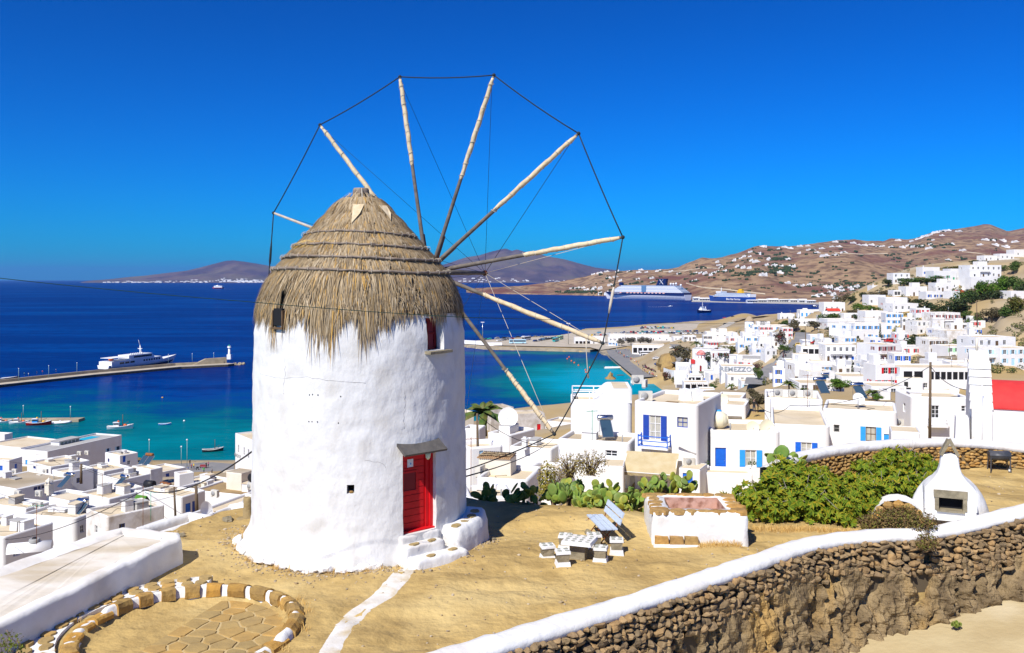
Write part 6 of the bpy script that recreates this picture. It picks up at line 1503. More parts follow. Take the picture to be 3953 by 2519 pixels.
    for q in np.linspace(rad(54),rad(97),22):
        e=1 if rad(56)<q<rad(95) else .8; R.append([pol(q,r0_,z_) for r0_,z_ in ((2.3,.55*e),(2.55,.56*e),(2.82,.54*e),(2.90,.48*e),(2.95,.25),(3.0,-.1))])
    bn.rings(R,0,False,True,True,True); bn.disp(.04,3.0,4); bn.build('side_bench',WHITE_N,t)
    for k,(u,rr_,z) in enumerate(((-.28,2.62,.39),(.18,2.62,.39),(.55,2.86,.18),(-.05,2.92,.18))):
        pl=[(.13*math.cos(q)*r_.uniform(.8,1.1),.075*math.sin(q)*r_.uniform(.8,1.1)) for q in np.linspace(0,2*PI,10)[:-1]]; s_,_=slab(pl,-.05,.018,0,k); o=s_.build('step_stone',FLAGS,t); o.location=Md@V3((u,-rr_,z-.004)); o.rotation_euler=(0,0,rz)
    for k,q in enumerate((60,69,78,87)):
        pl=[(.16*math.cos(b)*r_.uniform(.8,1.1),.11*math.sin(b)*r_.uniform(.8,1.1)) for b in np.linspace(0,2*PI,10)[:-1]]; s_,_=slab(pl,-.05,.02,0,k+9); o=s_.build('bench_stone',FLAGS,t); o.location=pol(rad(q),2.68,.545); o.rotation_euler=(0,0,rad(q))
    # ---- thatch
    PR=[(.16,8.02),(.30,7.93),(.50,7.72),(.72,7.50),(1.02,7.16),(1.33,6.80),(1.66,6.45),(1.95,6.10),(2.15,5.82),(2.28,5.55),(2.36,5.28)]
    pr=np.array(PR); ss=np.concatenate([[0],np.cumsum(np.hypot(np.diff(pr[:,0]),np.diff(pr[:,1])))]); STOT=ss[-1]
    def cone(s):return np.interp(s,ss,pr[:,0]),np.interp(s,ss,pr[:,1])
    cb=MB(); cb.lathe([(r0_-.07,z-.04) for r0_,z in PR],64); cb.lathe([(2.29,5.15),(2.33,5.28)],64,cap1=False); cb.build('roof_frame',mat('thatch_base',(.11,.085,.055),1.0,(.07,.05,.03),8),t)
    N=46000; g=np.random.default_rng(3)
    s0=STOT*np.sqrt(g.random(N)); layers=np.array([.30,.80,1.15,1.48,1.86,2.24,2.60]);
    # blades start mostly just below a layer line so that each course ends in a ragged skirt
    sk=g.random(N)<.55; li=g.integers(0,len(layers),N); s0=np.where(sk,layers[li]+g.random(N)*.16,s0)
    a=g.random(N)*2*PI; Lb=np.where(s0>2.4,g.uniform(.22,.58,N)*(1+.5*np.exp(-((a-PI*1.47)/.5)**2)),g.uniform(.24,.46,N))
    clump=np.array([fbm(math.cos(x)*4.5,math.sin(x)*4.5,y*.8,3) for x,y in zip(a,s0)]); Lb *= np.where(s0>2.4,np.clip(1+clump*1.5,.4,1.7),np.clip(1+clump*.8,.5,1.6))
    s1=s0+Lb; over=np.maximum(s1-STOT,0); s1c=np.minimum(s1,STOT)
    r0_,z0_=cone(s0); r1_,z1_=cone(s1c); z1_=z1_-over*.97; r1_=r1_+over*.05
    lift=g.uniform(.0,.05,N)+np.where(sk,.03,0); lift2=np.where(sk & (s0<2.4),g.uniform(.05,.13,N),lift+g.uniform(-.015,.045,N))
    da=g.normal(0,.05,N)/np.maximum(r1_,.3)*1.2
    # gap for the little dormer opening at the lower left
    keep=~((np.abs(a-(PI*1.5-.62))<.058) & (s0>2.72));
    def P(a_,r__,z__):return np.stack([r__*np.cos(a_),r__*np.sin(a_),z__],1)
    p0=P(a,r0_+lift,z0_+lift*.4); pm=P(a+da*.5,(r0_+r1_)/2+(lift+lift2)/2+.012,(z0_+z1_)/2+.012+lift*.4); p1=P(a+da,r1_+lift2,z1_)
    tg=np.stack([-np.sin(a),np.cos(a),0*a],1)*g.uniform(.006,.014,N)[:,None]
    Vv=np.stack([p0-tg,p0+tg,pm+tg,pm-tg,p1],1)[keep]; n=len(Vv); b0=np.arange(n)[:,None]*5
    Q=np.concatenate([b0+np.array([[0,1,2,3]]),b0+np.array([[3,2,4,4]])]); tri=b0+np.array([[3,2,4]])
    me=bpy.data.meshes.new('thatch'); vv=Vv.reshape(-1,3); f4=(b0+np.array([[0,1,2,3]])); nl=n*7
    me.vertices.add(len(vv)); me.vertices.foreach_set('co',vv.astype(np.float32).ravel()); me.loops.add(nl); me.loops.foreach_set('vertex_index',np.concatenate([f4.ravel(),tri.ravel()]).astype(np.int32))
    me.polygons.add(2*n); me.polygons.foreach_set('loop_start',np.concatenate([np.arange(n)*4,n*4+np.arange(n)*3]).astype(np.int32)); me.materials.append(THATCH); me.update(calc_edges=True); me.validate()
    o=link('thatch',me,t); o['kind']='stuff'
    # darker brown straw whose colour also stands for the shade under each course
    n2=9000; a2=g.random(n2)*2*PI; l2=layers[1:][g.integers(0,len(layers)-1,n2)]+g.normal(0,.035,n2)-.03; R2,Z2=cone(l2); R3,Z3=cone(l2+g.uniform(.08,.2,n2)); lf=g.uniform(.035,.075,n2); w2_=np.stack([-np.sin(a2),np.cos(a2),0*a2],1)*g.uniform(.006,.013,n2)[:,None]; q0=P(a2,R2+lf,Z2+.02); q1=P(a2+g.normal(0,.12,n2),R3+lf*.6,Z3)
    V2=np.stack([q0-w2_,q0+w2_,q1+w2_*.5,q1-w2_*.5],1).reshape(-1,3); o=link('thatch_bands',npmesh('thatch_bands',V2,np.arange(n2*4).reshape(-1,4),mat('thatch_dark',(.16,.09,.04),.95,island=[(.16,.09,.04),(.10,.06,.03),(.24,.14,.06),(.42,.22,.05),(.12,.08,.045)])),t); o['kind']='stuff'
    # binding poles in hoops
    for s_,a0,a1,rp in ((1.50,-2.95,-.15,.024),(1.88,-3.05,-.05,.027),(2.26,-3.2,0.1,.032),(2.62,-3.1,.15,.034)):
        for lay in range(2):
            a_s=a0+lay*.15; k0=0
            while a_s<a1:
                a_e=min(a_s+r_.uniform(.55,.95),a1); pts=[]
                for q in np.linspace(a_s,a_e,9):
                    R_,Z_=cone(s_+.06*math.sin(q*1.7+s_)+.025*lay); pts.append((float(R_+.10)*math.cos(q),float(R_+.10)*math.sin(q),float(Z_)+.045+lay*.02))
                MB().tube([tuple(V3(p)+V3((0,0,r_.uniform(-.012,.012)))) for p in pts],rp*r_.uniform(.6,1.0),6).build('binding_pole',POLEW,t); a_s=a_e+(-.05)
                if a_e >= a1:break
        tw=MB()
        for q in np.arange(a0+.1,a1,.17)+r_.uniform(-.03,.03):
            R_,Z_=cone(s_+.06*math.sin(q*1.7+s_)); ca,sa=math.cos(q),math.sin(q); R_=float(R_)+.105; Z_=float(Z_)+.05
            tw.tube([(R_*ca+.05*ca*math.cos(b)*1.0,R_*sa+.05*sa*math.cos(b),Z_+.055*math.sin(b)) for b in np.linspace(0,2*PI,7)],.005,4)
        tw.build('twine',ROPEW,t)['kind']='stuff'
    # loose straw bundles on the upper left, white cloth band with pennants
    for k in range(7):
        q=-2.35+k*.12; R_,Z_=cone(1.58+.05*r_.random()); b=MB()
        for j in range(16):q2=q+r_.uniform(-.05,.05); b.tube([(float(R_+.06)*math.cos(q2),float(R_+.06)*math.sin(q2),float(Z_)+.03),(float(R_+.30+.1*r_.random())*math.cos(q2-.25),float(R_+.25)*math.sin(q2-.25),float(Z_)-.10-.12*r_.random())],[.01,.004],4)
        b.build('straw_bundle',STRAW,t)
    rows=[]
    for q in np.linspace(-2.7,-.2,30):R_,Z_=cone(.62+.05*math.sin(q*3)); R2,Z2=cone(.66+.05*math.sin(q*3)); rows.append([(float(R_+.07)*math.cos(q),float(R_+.07)*math.sin(q),float(Z_)+.05),(float(R2+.075)*math.cos(q),float(R2+.075)*math.sin(q),float(Z2)+.02)])
    MB().rings(rows,0,False,True).build('cloth_band',ROPEW,t)
    for q,L_ in ((-1.48,.62),(-.62,.50)):
        R_,Z_=cone(.60); R2,Z2=cone(.60+L_); ca,sa=math.cos(q),math.sin(q); tx,ty=-sa,ca
        P_=lambda R__,Z__,u,lf:(float(R__+lf)*ca+tx*u,float(R__+lf)*sa+ty*u,float(Z__)+.05)
        b=MB(); b.poly([P_(R_,Z_,-.13,.09),P_(R_,Z_,.13,.10),P_((R_+R2)/2,(Z_+Z2)/2,.05,.14),P_(R2,Z2,-.12,.13),P_((R_+R2)/2,(Z_+Z2)/2,-.12,.12)]); b.build('pennant',CANVAS,t)
    MB().lathe([(.20,7.96),(.19,8.06),(.17,8.10)],12).build('roof_cap',POLEW,t)
    MB().tube([(.05,-.18,8.08),(.10,-.42,7.86),(.12,-.62,7.62),(.10,-.75,7.45)],.012,5).build('cap_rope',ROPEW,t)
    # dormer opening
    q=PI*1.5-.62; o=MB(); M=Matrix.Rotation(q+PI/2,4,'Z'); o.box(-.14,-2.45,4.98,.14,-2.0,5.34,0,M); o.build('dormer_dark',DARK,t); f=MB(); f.box(-.17,-2.47,4.93,-.14,-2.2,5.3,0,M); f.box(.14,-2.47,4.93,.17,-2.2,5.3,0,M); f.box(-.17,-2.48,4.9,.17,-2.2,4.94,0,M); f.build('dormer_frame',BROWNW,t)
    # ---- sail wheel
    ph,tl=.38225,-.0032; hub=V3((-2.2496,23.7728,55.2178))-MC; ax=V3((math.sin(ph)*math.cos(tl),math.cos(ph)*math.cos(tl),math.sin(tl))); u=V3((math.cos(ph),-math.sin(ph),0)); v=u.cross(ax)
    if v.z<0:v=-v
    tips=[V3(at(*S(x,y),1.0)) for x,y in ((643,500),(752,293),(940,180),(1161,176),(1360,313),(1464,557),(1417,806),(1303,1020))]
    cw=V3((0,0,EYE)); T=[]
    for q in tips:
        dr_=q-cw; k=(hub+MC-cw).dot(ax)/dr_.dot(ax); T.append(cw+dr_*k-MC)
    for k in range(8,12):a_=.3516+rad(30)*(k-3); T.append(hub+(u*math.sin(a_)+v*math.cos(a_))*5.43)
    hubo=MB().tube([tuple(hub-ax*.9),tuple(hub+ax*.35)],[.17,.15],10).build('hub',REDW,t)
    MB().tube([tuple(hub-ax*2.2),tuple(hub-ax*.85)],.13,10).build('axle',POLEW,t)
    bow=hub+ax*3.777; MB().tube([tuple(hub+ax*.3),tuple(hub+ax*2),tuple(bow)],[.09,.075,.05],8).build('bowsprit',GREYW,t)
    MB().ell(tuple(bow),.09,.09,.09,8,6).build('bowsprit_knot',REDW,t)
    for k,tip in enumerate(T):
        e=(tip-hub); L_=e.length; e.normalize(); off=ax*(.12 if k % 2 else -.12); st=hub+off+e*.1
        def pos(s_):q=st.lerp(tip,s_/L_); return q
        arm=MB().tube([tuple(pos(x)) for x in (0,.6,1.2,L_*.5,L_*.8,L_)],[.062,.06,.056,.05,.042,.034],6).build('sail_arm',GREYW if k else PALEW,t)
        MB().bar(tuple(pos(.15)+ax*.07),tuple(pos(.95)+ax*.05),.10,.08).build('splint',REDW,arm)
        MB().ell(tuple(tip),.05,.05,.05,8,6).build('tip_knot',ROPED,arm)
        if k in (0,):
            continue
        # rolled canvas wound round the outer half
        s_a={1:.30,2:.52,3:.46,4:.42,5:.48,6:.30,7:.60}.get(k,.45)*L_; ns=40; pts=[]; rs=[]; rk=random.Random(k)
        w1=e.orthogonal().normalized(); w2=e.cross(w1)
        for i in range(ns+1):
            x=i/ns; s_=s_a+(L_*.985-s_a)*x; an=x*26+k; pts.append(tuple(pos(s_)+(w1*math.cos(an)+w2*math.sin(an))*.006)); rs.append((.050+.014*math.sin(x*PI)+.003*math.sin(x*48+k*2)+.006*rk.random())*(.75 if x<.04 or x>.96 else 1))
        MB().tube(pts,rs,9).build('rolled_sail',CANVAS,arm)
        wr=MB(); nw=9 if k != 7 else 13
        for j in range(nw):
            s_=s_a+(L_*.97-s_a)*(j+.5)/nw+rk.uniform(-.05,.05); c_=pos(s_); rr2=.069
            wr.tube([tuple(c_+(w1*math.cos(b)+w2*math.sin(b))*rr2+e*(b-3)*.022) for b in np.linspace(0,2*PI,9)],.009,4)
        wr.build('lashing',ROPEW,arm)['kind']='stuff'
        if k==6:
            c_=pos(L_*.91); MB().tube([tuple(c_),tuple(c_+V3((0,0,-.35))),tuple(c_+V3((.03,0,-.8))),tuple(c_+V3((.05,0,-1.05)))],[.03,.012,.01,.03],5).build('loose_rope',ROPEW,arm)
    for k in range(12):
        a_,b_=T[k],T[(k+1) % 12]; sag=.05; MB().tube([tuple(a_.lerp(b_,x)+V3((0,0,-sag*4*x*(1-x)))) for x in np.linspace(0,1,7)],.017,5).build('rim_rope',ROPED,t)
    for k in range(12):MB().tube([tuple(T[k].lerp(hub,.03)),tuple(bow)],.0075,4).build('stay_line',ROPEW if k in (5,6,7,8) else ROPED,t)
    for k in (5,11):
        a_,b_=T[k],T[(k+1) % 12]; MB().tube([tuple(a_.lerp(b_,x)+V3((0,0,-.2*x*(1-x)))) for x in (.45,.5,.62,.7)],[.02,.04,.035,.02],6).build('rope_splice',ROPEW if k==5 else ROPED,t)
    return t
FLAGS=mat('step_flag',(.40,.29,.12),.95,(.30,.22,.10),6,5,.01,12)
THATCH=mat('thatch_straw',(.40,.30,.17),.9,island=[(.20,.135,.065),(.42,.32,.19),(.28,.20,.105),(.48,.385,.255),(.13,.085,.04),(.36,.275,.17),(.50,.29,.07)],c2=None)
STRAW=mat('golden_straw',(.60,.36,.08),.9,island=[(.60,.36,.08),(.66,.48,.20),(.45,.24,.05)])
POLEW=mat('hoop_pole',(.30,.24,.18),.9,(.17,.13,.10),9)
GREYW=mat('sail_pole_wood',(.18,.155,.13),.85,(.11,.095,.08),6)
REDW=mat('red_brown_wood',(.20,.06,.03),.8,(.13,.04,.02),6)
PALEW=mat('bleached_wood',(.50,.44,.36),.85,(.40,.34,.27),6)
ROPEW=mat('pale_rope',(.56,.50,.40),.9)
ROPED=mat('dark_rope',(.022,.03,.035),.9)
CANVAS=mat('sail_canvas',(.68,.56,.37),.85,(.55,.43,.26),6,6,.01,20)
windmill()
# wires that cross the view
def cable(label,pts,r,sag=0,m=None,name='cable',n=14):
    P=[Vector(p) for p in pts]; out=[]
    for a,b in zip(P[:-1],P[1:]):
        for k in range(n):x=k/n; out.append(tuple(a.lerp(b,x)+Vector((0,0,-sag*4*x*(1-x)))))
    out.append(tuple(P[-1])); o=MB().tube(out,r,5).build(name,m or WIRE); return tag(o,label,'cable')
GREENR=mat('green_line',(.01,.045,.035),.7)
cable('thin dark green line strung across the view in front of the thatch',[at(-150,1056,13.0),at(950,1163,14.5),at(1800,1224,16),at(2900,1250,40),at(4100,1220,90)],.006,.02,GREENR)
cable('black cable from the mill down to the left roofs',[MC+Vector((-2.45,.3,2.0)),at(560,1890,40),at(20,2082,70)],.022,.5)
# ================================================================== plants
def leaves(n,blobs,size,seed=0,up=.3,shell=.55,aspect=.6):
    """scattered folded leaf faces in ellipsoid clumps -> vertices, quads"""
    g=np.random.default_rng(seed); wts=np.array([b[1][0]*b[1][1]*b[1][2] for b in blobs])**.67; wts /= wts.sum(); bi=g.choice(len(blobs),n,p=wts)
    C=np.array([b[0] for b in blobs])[bi]; R=np.array([b[1] for b in blobs])[bi]; d=g.normal(size=(n,3)); d /= np.linalg.norm(d,axis=1)[:,None]
    rad_=shell+(1-shell)*g.random(n)**.6; rad_=np.where(g.random(n)<.12,rad_*1.12,rad_); Pc=C+d*R*rad_[:,None]
    nn_=d+g.normal(size=(n,3))*.7+np.array([0,0,up]); nn_ /= np.linalg.norm(nn_,axis=1)[:,None]
    t=np.cross(nn_,g.normal(size=(n,3))); t /= np.linalg.norm(t,axis=1)[:,None]; b=np.cross(nn_,t); s=size*g.uniform(.6,1.35,n)[:,None]
    V=np.stack([Pc-t*s*.5,Pc+b*s*aspect*.5+nn_*s*.1,Pc+t*s*.5,Pc-b*s*aspect*.5+nn_*s*.1],1).reshape(-1,3); Q=np.arange(n*4).reshape(-1,4)
    return V,Q
LEAF={'green':[(.055,.11,.02),(.085,.15,.028),(.035,.07,.016),(.12,.16,.03)],'dark':[(.022,.045,.016),(.035,.06,.02),(.05,.07,.025),(.06,.065,.02)],'olive':[(.10,.085,.045),(.14,.11,.055),(.07,.065,.035),(.16,.14,.07)],
        'yellow':[(.14,.13,.02),(.09,.11,.02),(.18,.14,.03),(.06,.085,.02)],'grey':[(.16,.145,.115),(.11,.10,.08),(.20,.18,.14)],'pine':[(.07,.15,.015),(.11,.20,.02),(.045,.10,.012)],'vine':[(.07,.06,.025),(.20,.03,.04),(.05,.065,.02),(.09,.08,.03)],'pink':[(.22,.09,.10),(.10,.10,.05),(.28,.12,.14)],'ivy':[(.08,.15,.02),(.13,.20,.025),(.05,.10,.015)]}
LEAFM={k:mat('leaf_'+k,v[0],.7,island=v,trans=.15) for k,v in LEAF.items()}
TRUNK=mat('bark',(.11,.085,.06),.95,(.07,.05,.035),8)
def crown_mesh(kind,v):
    r_=random.Random(v*3+len(kind)); bl=[]
    if kind=='cypress':bl=[((0,0,.12+.22*k),(.16*(1-k*.16)+.02,.16*(1-k*.16)+.02,.2)) for k in range(5)]; n=520
    elif kind=='hedge':bl=[((r_.uniform(-.45,.45),r_.uniform(-.2,.2),r_.uniform(.1,.5)),(r_.uniform(.12,.22),r_.uniform(.12,.2),r_.uniform(.15,.3))) for _ in range(14)]; n=1500
    else:
        bl=[((r_.uniform(-.33,.33),r_.uniform(-.33,.33),r_.uniform(.38,.82)),(r_.uniform(.14,.26),)*2+(r_.uniform(.10,.19),)) for _ in range(11)]+[((0,0,.55),(.28,.28,.2))]; n=1500
    V,Q=leaves(n,bl,.08,v); return V,Q
def tree(label,px,py,wpx,hpx,kind='round',colr='green',group='trees and bushes of the town',d=None,name='tree',cat='tree'):
    p=ground(px,py) if d is None else at(px,py,d); k=p.y/F; gk=1.3 if (px>3540 and kind=='hedge') else 1.0; w,h=wpx*k*gk,hpx*k*gk; v=int(px) % 4
    me=cached(('crown',kind,colr,v),lambda:npmesh('crown',*crown_mesh(kind,v),LEAFM[colr])); t=thing(name,label,cat,(p.x,p.y,p.z-.1),0,group)
    o=link('crown',me,t); o.scale=(w*1.3,w*1.15,h*1.25); o.rotation_euler=(0,0,(px*1.7) % 6.28)
    if kind != 'hedge':
        tm=cached(('trunk',v),lambda:MB().tube([(0,0,-.1),(.02,0,.25),(.0,.02,.5)],[.035,.028,.018],6).tube([(.02,0,.25),(.15,.05,.55)],[.018,.008],5).tube([(.01,0,.3),(-.14,.06,.6)],[.018,.008],5).mesh('trunk',TRUNK)); q=link('trunk',tm,t); q.scale=(w,w,h)
    return t
def palm(label,px,py,wpx,hpx,d=None,trunk=.5,group='palm trees of the town'):
    p=ground(px,py) if d is None else at(px,py,d); k=p.y/F; w,h=wpx*k,hpx*k; t=thing('palm_tree',label,'palm tree',(p.x,p.y,p.z-.1),0,group); r_=random.Random(int(px)); z0=h*trunk
    MB().tube([(0,0,-.3),(.05,0,z0*.5),(0,0,z0)],[w*.06,w*.045,w*.055],8).build('trunk',mat('palm_trunk',(.16,.11,.06),.95,(.10,.07,.04),6),t)
    for i in range(26):
        a=i*2.4+r_.uniform(-.2,.2); e=r_.uniform(.2,1.25); L_=w*.55*r_.uniform(.8,1.1); mb=MB(); prev=None; n=7
        pts=[]
        for j in range(n+1):
            s=j/n; pts.append(Vector((math.cos(a)*L_*s*math.cos(e)*(1+.25*s),math.sin(a)*L_*s*math.cos(e)*(1+.25*s),z0+L_*(s*math.sin(e)-s*s*(.45+.4*math.cos(e))))))
        sd=Vector((-math.sin(a),math.cos(a),0)); wd=w*.075
        for j in range(n):
            f0,f1=math.sin(PI*(j/n*.9+.08)),math.sin(PI*((j+1)/n*.9+.08)); dn=Vector((0,0,-wd*.6))
            for q in (-1,1):mb.quad(pts[j],pts[j+1],pts[j+1]+sd*q*wd*f1+dn*f1,pts[j]+sd*q*wd*f0+dn*f0)
        mb.build('frond',FROND,t)
    return t
FROND=mat('palm_frond',(.06,.11,.02),.6,island=[(.05,.10,.02),(.09,.13,.025),(.14,.13,.03),(.035,.07,.02)],trans=.1)
for a in (('brown feathery tamarisk tree left of the domed church',2640,1406,72,62,'round','olive'),('large dark tree right of the domed church',2773,1428,105,66,'round','dark'),('yellow-green spreading tree above the church roofs',2805,1362,78,38,'hedge','yellow'),('low ochre hedge along the courtyard building',2940,1358,80,22,'hedge','olive'),
          ('tall vine tree with red blossom on a white house',3004,1346,52,60,'round','vine'),('round green bush beside the row of motorbikes',3028,1362,38,28,'round','green'),('pinkish oleander by the wall notice',2915,1426,30,22,'round','pink'),('green street tree beside the restaurant annex',2930,1474,34,48,'round','green'),('small green tree at the beach bar steps',2720,1456,30,36,'round','green'),
          ('low green bush at the beach bar awnings',2755,1496,36,18,'hedge','green'),('brown dry tree over the valley street',2925,1585,66,62,'round','olive'),('second brown tree lower in the valley street',2905,1545,44,44,'round','olive'),('brown feathery tree at the road top',3072,1285,36,46,'round','olive'),('green hedge by the seaside villa',3028,1250,46,18,'hedge','green'),
          ('dense green trees below the red shed',3225,1240,92,42,'hedge','green'),('green bush beside the villa with blue balcony',3090,1237,34,24,'hedge','yellow'),('brown tree over the parked car on the bend',3143,1275,48,36,'round','olive'),('clipped dark green bush at the road bend',3096,1292,20,18,'round','dark'),('long yellow-green hedge above the red cars',3212,1320,92,32,'hedge','yellow'),
          ('dark cypress in front of the blue balcony hotel',3398,1316,28,48,'cypress','dark'),('green tree beside the hillside cars',3495,1345,54,32,'round','dark'),('large dark green tree above the hillside cars',3545,1340,84,48,'hedge','dark'),('dark conical conifer by the two parked cars',3290,1452,28,46,'cypress','dark'),('low green shrubs beside the two parked cars',3243,1437,44,22,'hedge','yellow'),
          ('olive shrub right of the conifer',3318,1450,30,26,'hedge','olive'),('bright green tree behind the roof solar heaters',3243,1512,68,50,'round','pine'),('round green bush beside the hotel terrace',3385,1548,40,28,'round','pine'),('green pine on the right hill top slope',3820,1128,66,42,'hedge','pine'),('broad green pine in the hillside grove',3870,1122,76,52,'hedge','pine'),('green pine at the grove right end',3922,1118,64,46,'hedge','green'),
          ('dark pine by the right picture edge',3955,1145,54,52,'hedge','dark'),('olive-green bush left of the grove',3762,1152,72,44,'hedge','yellow'),('green bush below the tiny red chapel',3722,1164,62,40,'hedge','green'),('dark bush under the grove',3810,1156,60,32,'hedge','dark'),('dark green tree clump above the red shutter house',3620,1216,88,52,'hedge','dark'),('dark tree clump left of green balcony',3695,1204,82,52,'hedge','dark'),
          ('shaggy tree in front of green balcony house',3828,1244,78,48,'round','olive'),('dark bush right of the green balcony house',3892,1216,62,46,'hedge','green'),('yellowish bush at the right picture edge',3938,1194,54,46,'hedge','yellow'),('green shrubs under the palm of green balcony',3748,1258,62,36,'hedge','green'),('small green tree beside grey red-shutter house',3722,1236,38,32,'round','green'),('long green hedge below the ridge end house',3555,1092,98,26,'hedge','green'),
          ('hedge on the crest above the row houses',3640,1058,72,22,'hedge','yellow'),('hedge below the big villa on the crest',3705,1048,62,22,'hedge','yellow'),('dark tree left of the big villa crest',3775,1030,52,26,'round','dark'),('bluish cactus thicket on the right crest',3918,1040,50,30,'hedge','green'),('small tree right of the big villa',3874,1048,18,22,'round','green'),('hillside scrub under the cobalt door house',3535,1174,68,34,'hedge','dark'),
          ('green pine between hillside houses',3560,1140,48,20,'hedge','pine'),('dark tree at the foot of the ridge house',3427,1106,40,28,'round','dark'),('olive scrub around the crenellated house',3400,1140,60,26,'hedge','olive'),('dark tree by the turquoise roof',3284,1172,34,26,'round','dark'),('olive tree behind the white seaside houses',3256,1166,42,44,'hedge','olive'),('green tree cluster over the slope houses',3328,1192,48,28,'hedge','pine'),
          ('low green bush by the slope road',3373,1196,38,18,'hedge','pine'),('dark trees beneath the shore hills',3340,1148,46,26,'hedge','dark'),('olive scrub bank above the long low house',3310,1212,64,20,'hedge','olive'),('dark bush beside the pergola villa',3306,1243,22,26,'round','dark'),('olive bush at the maroon window house',3265,1274,36,18,'hedge','olive'),('dark bush before the maroon window house',3200,1282,26,20,'round','dark'),
          ('ivy bank beside the slit window house',3650,1364,70,42,'hedge','ivy'),('ivy over the terrace of the roof frame house',3737,1334,78,32,'hedge','ivy'),('grey bare tree at the quay kiosk',2400,1337,28,28,'round','grey'),('grey feathery tree before the warehouse left',2435,1332,40,30,'round','grey'),('grey feathery tree before the warehouse middle',2472,1332,32,28,'round','grey'),('grey feathery tree before the warehouse right',2502,1332,26,26,'round','grey'),
          ('brown scrub on the rocky harbour mound',2577,1408,50,40,'hedge','olive'),('flowering bougainvillea below the white curved wall',2582,1464,36,34,'hedge','vine'),('yellow-green shrub below the curved wall',2612,1470,30,22,'hedge','yellow'),('brown shrub above the beach bar',2640,1478,40,24,'hedge','olive'),('purple bougainvillea on the taverna corner',3345,1380,26,22,'hedge','vine'),('green shrub by the small carport',3190,1400,20,16,'round','green'),('low shrubs under the arcade terrace',3560,1410,40,20,'hedge','olive')):
    tree(*a[:5],kind=a[5],colr=a[6])
for a in (('palm in the garden above the courtyard building',2885,1346,46,30,None,.35),('palm beside the restaurant pergola',2822,1504,44,34,None,.5),('tall palm with dead trunk at the hotel wing',3045,1512,66,60,None,.55),('low palm behind the three air conditioners',3105,1512,54,26,None,.3),('second low palm right behind the air conditioners',3145,1514,44,22,None,.3),('palm behind the satellite dish roof',3368,1540,66,58,None,.5),
          ('palm below the dry brown field',3472,1284,52,36,None,.45),('small palm in front of green balcony house',3772,1222,30,26,None,.5),('palm on the skyline by the crest house',3838,1004,22,26,None,.6),('palm rising behind the tamarisk',2690,1345,44,44,None,.5),('palm beside the olive shrub in the valley',3352,1466,44,36,None,.4),('big palm right behind the mill',1868,1670,215,135,112,.58)):
    palm(*a[:5],d=a[5],trunk=a[6])

# --- prickly pear hedge, fig bushes and dry shrubs on the terrace edge
PADM=mat('cactus_pad',(.15,.23,.045),.5,(.20,.24,.05),14,4,island=[(.8,1.0,.9),(1.1,1.15,.9),(.7,.8,1.0),(1.6,1.25,.7),(.6,.7,.9)])
def pad_mesh(v):
    mb=MB(); r_=random.Random(v); e=r_.uniform(.8,1.1); mb.rings([[(math.cos(a)*.5*q*e*(1+.12*math.sin(a)),y,.52+math.sin(a)*.52*q) for a in [2*PI*k/12 for k in range(12)]] for y,q in ((-.055,.45),(-.04,.85),(0,1),(.04,.85),(.055,.45))],0,True,True,True,True); return mb.mesh('pad',PADM)
PADS=[pad_mesh(v) for v in range(4)]
def cactus(label,spots,n,size,seed):
    r_=random.Random(seed); c=Vector((sum(s[0] for s in spots)/len(spots),sum(s[1] for s in spots)/len(spots),0)); c.z=tz0(c.x,c.y)-.4; t=thing('prickly_pear',label,'cactus',c)
    for x,y,z,rx,rz_ in spots:MB().tube([(x-c.x,y-c.y,-.9),(x-c.x+.05,y-c.y+.03,z-c.z-rz_*.4),(x-c.x-.04,y-c.y,z-c.z+rz_*.3)],[.09,.07,.04],7).build('stem',mat('cactus_stem',(.22,.155,.09),.95,(.15,.10,.06),8),t)
    for k in range(n):
        x,y,z,rx,rz_=spots[k % len(spots)]; d=Vector((r_.gauss(0,1),r_.gauss(0,1)-.5,r_.gauss(0,.9)+.35)).normalized(); q=.55+.45*r_.random()
        o=link('pad',PADS[k % 4],t); o.location=(x-c.x+d.x*rx*q,y-c.y+d.y*rx*.7*q,z-c.z+d.z*rz_*q); s=size*r_.uniform(.7,1.3); o.scale=(s*.85,s,s); o.rotation_euler=(r_.uniform(-1.2,.9),r_.uniform(-1.3,1.3),r_.uniform(-1.3,1.3))
    return t
def sp(px,py,d,rx,rz_):p=at(px,py,d); return (p.x,p.y,p.z,rx,rz_)
cactus('dark shaded prickly pear in the mill shadow',[sp(1990,1935,23.6,.35,.3),sp(2060,1915,23.5,.4,.4),sp(2130,1925,23.3,.4,.35),sp(1880,1930,24.2,.3,.2)],70,.27,1)
cactus('sunlit prickly pear hedge behind the bench',[sp(2230,1935,23.2,.5,.38),sp(2310,1950,22.9,.5,.4),sp(2390,1962,22.7,.45,.36),sp(2190,1905,23.8,.4,.3),sp(2330,1915,23.5,.4,.28),sp(2450,1950,23.0,.4,.32),sp(2270,1965,22.8,.35,.3)],220,.25,2)
cactus('prickly pear with thick bare stems left of the basin',[sp(2560,1880,23.4,.4,.28),sp(2640,1880,23.4,.4,.25),sp(2500,1900,23.2,.35,.3)],60,.23,3)
cactus('single tall prickly pear above the fig bush',[sp(2985,1790,24.2,.3,.32),sp(3060,1800,24.4,.25,.25)],18,.32,4)
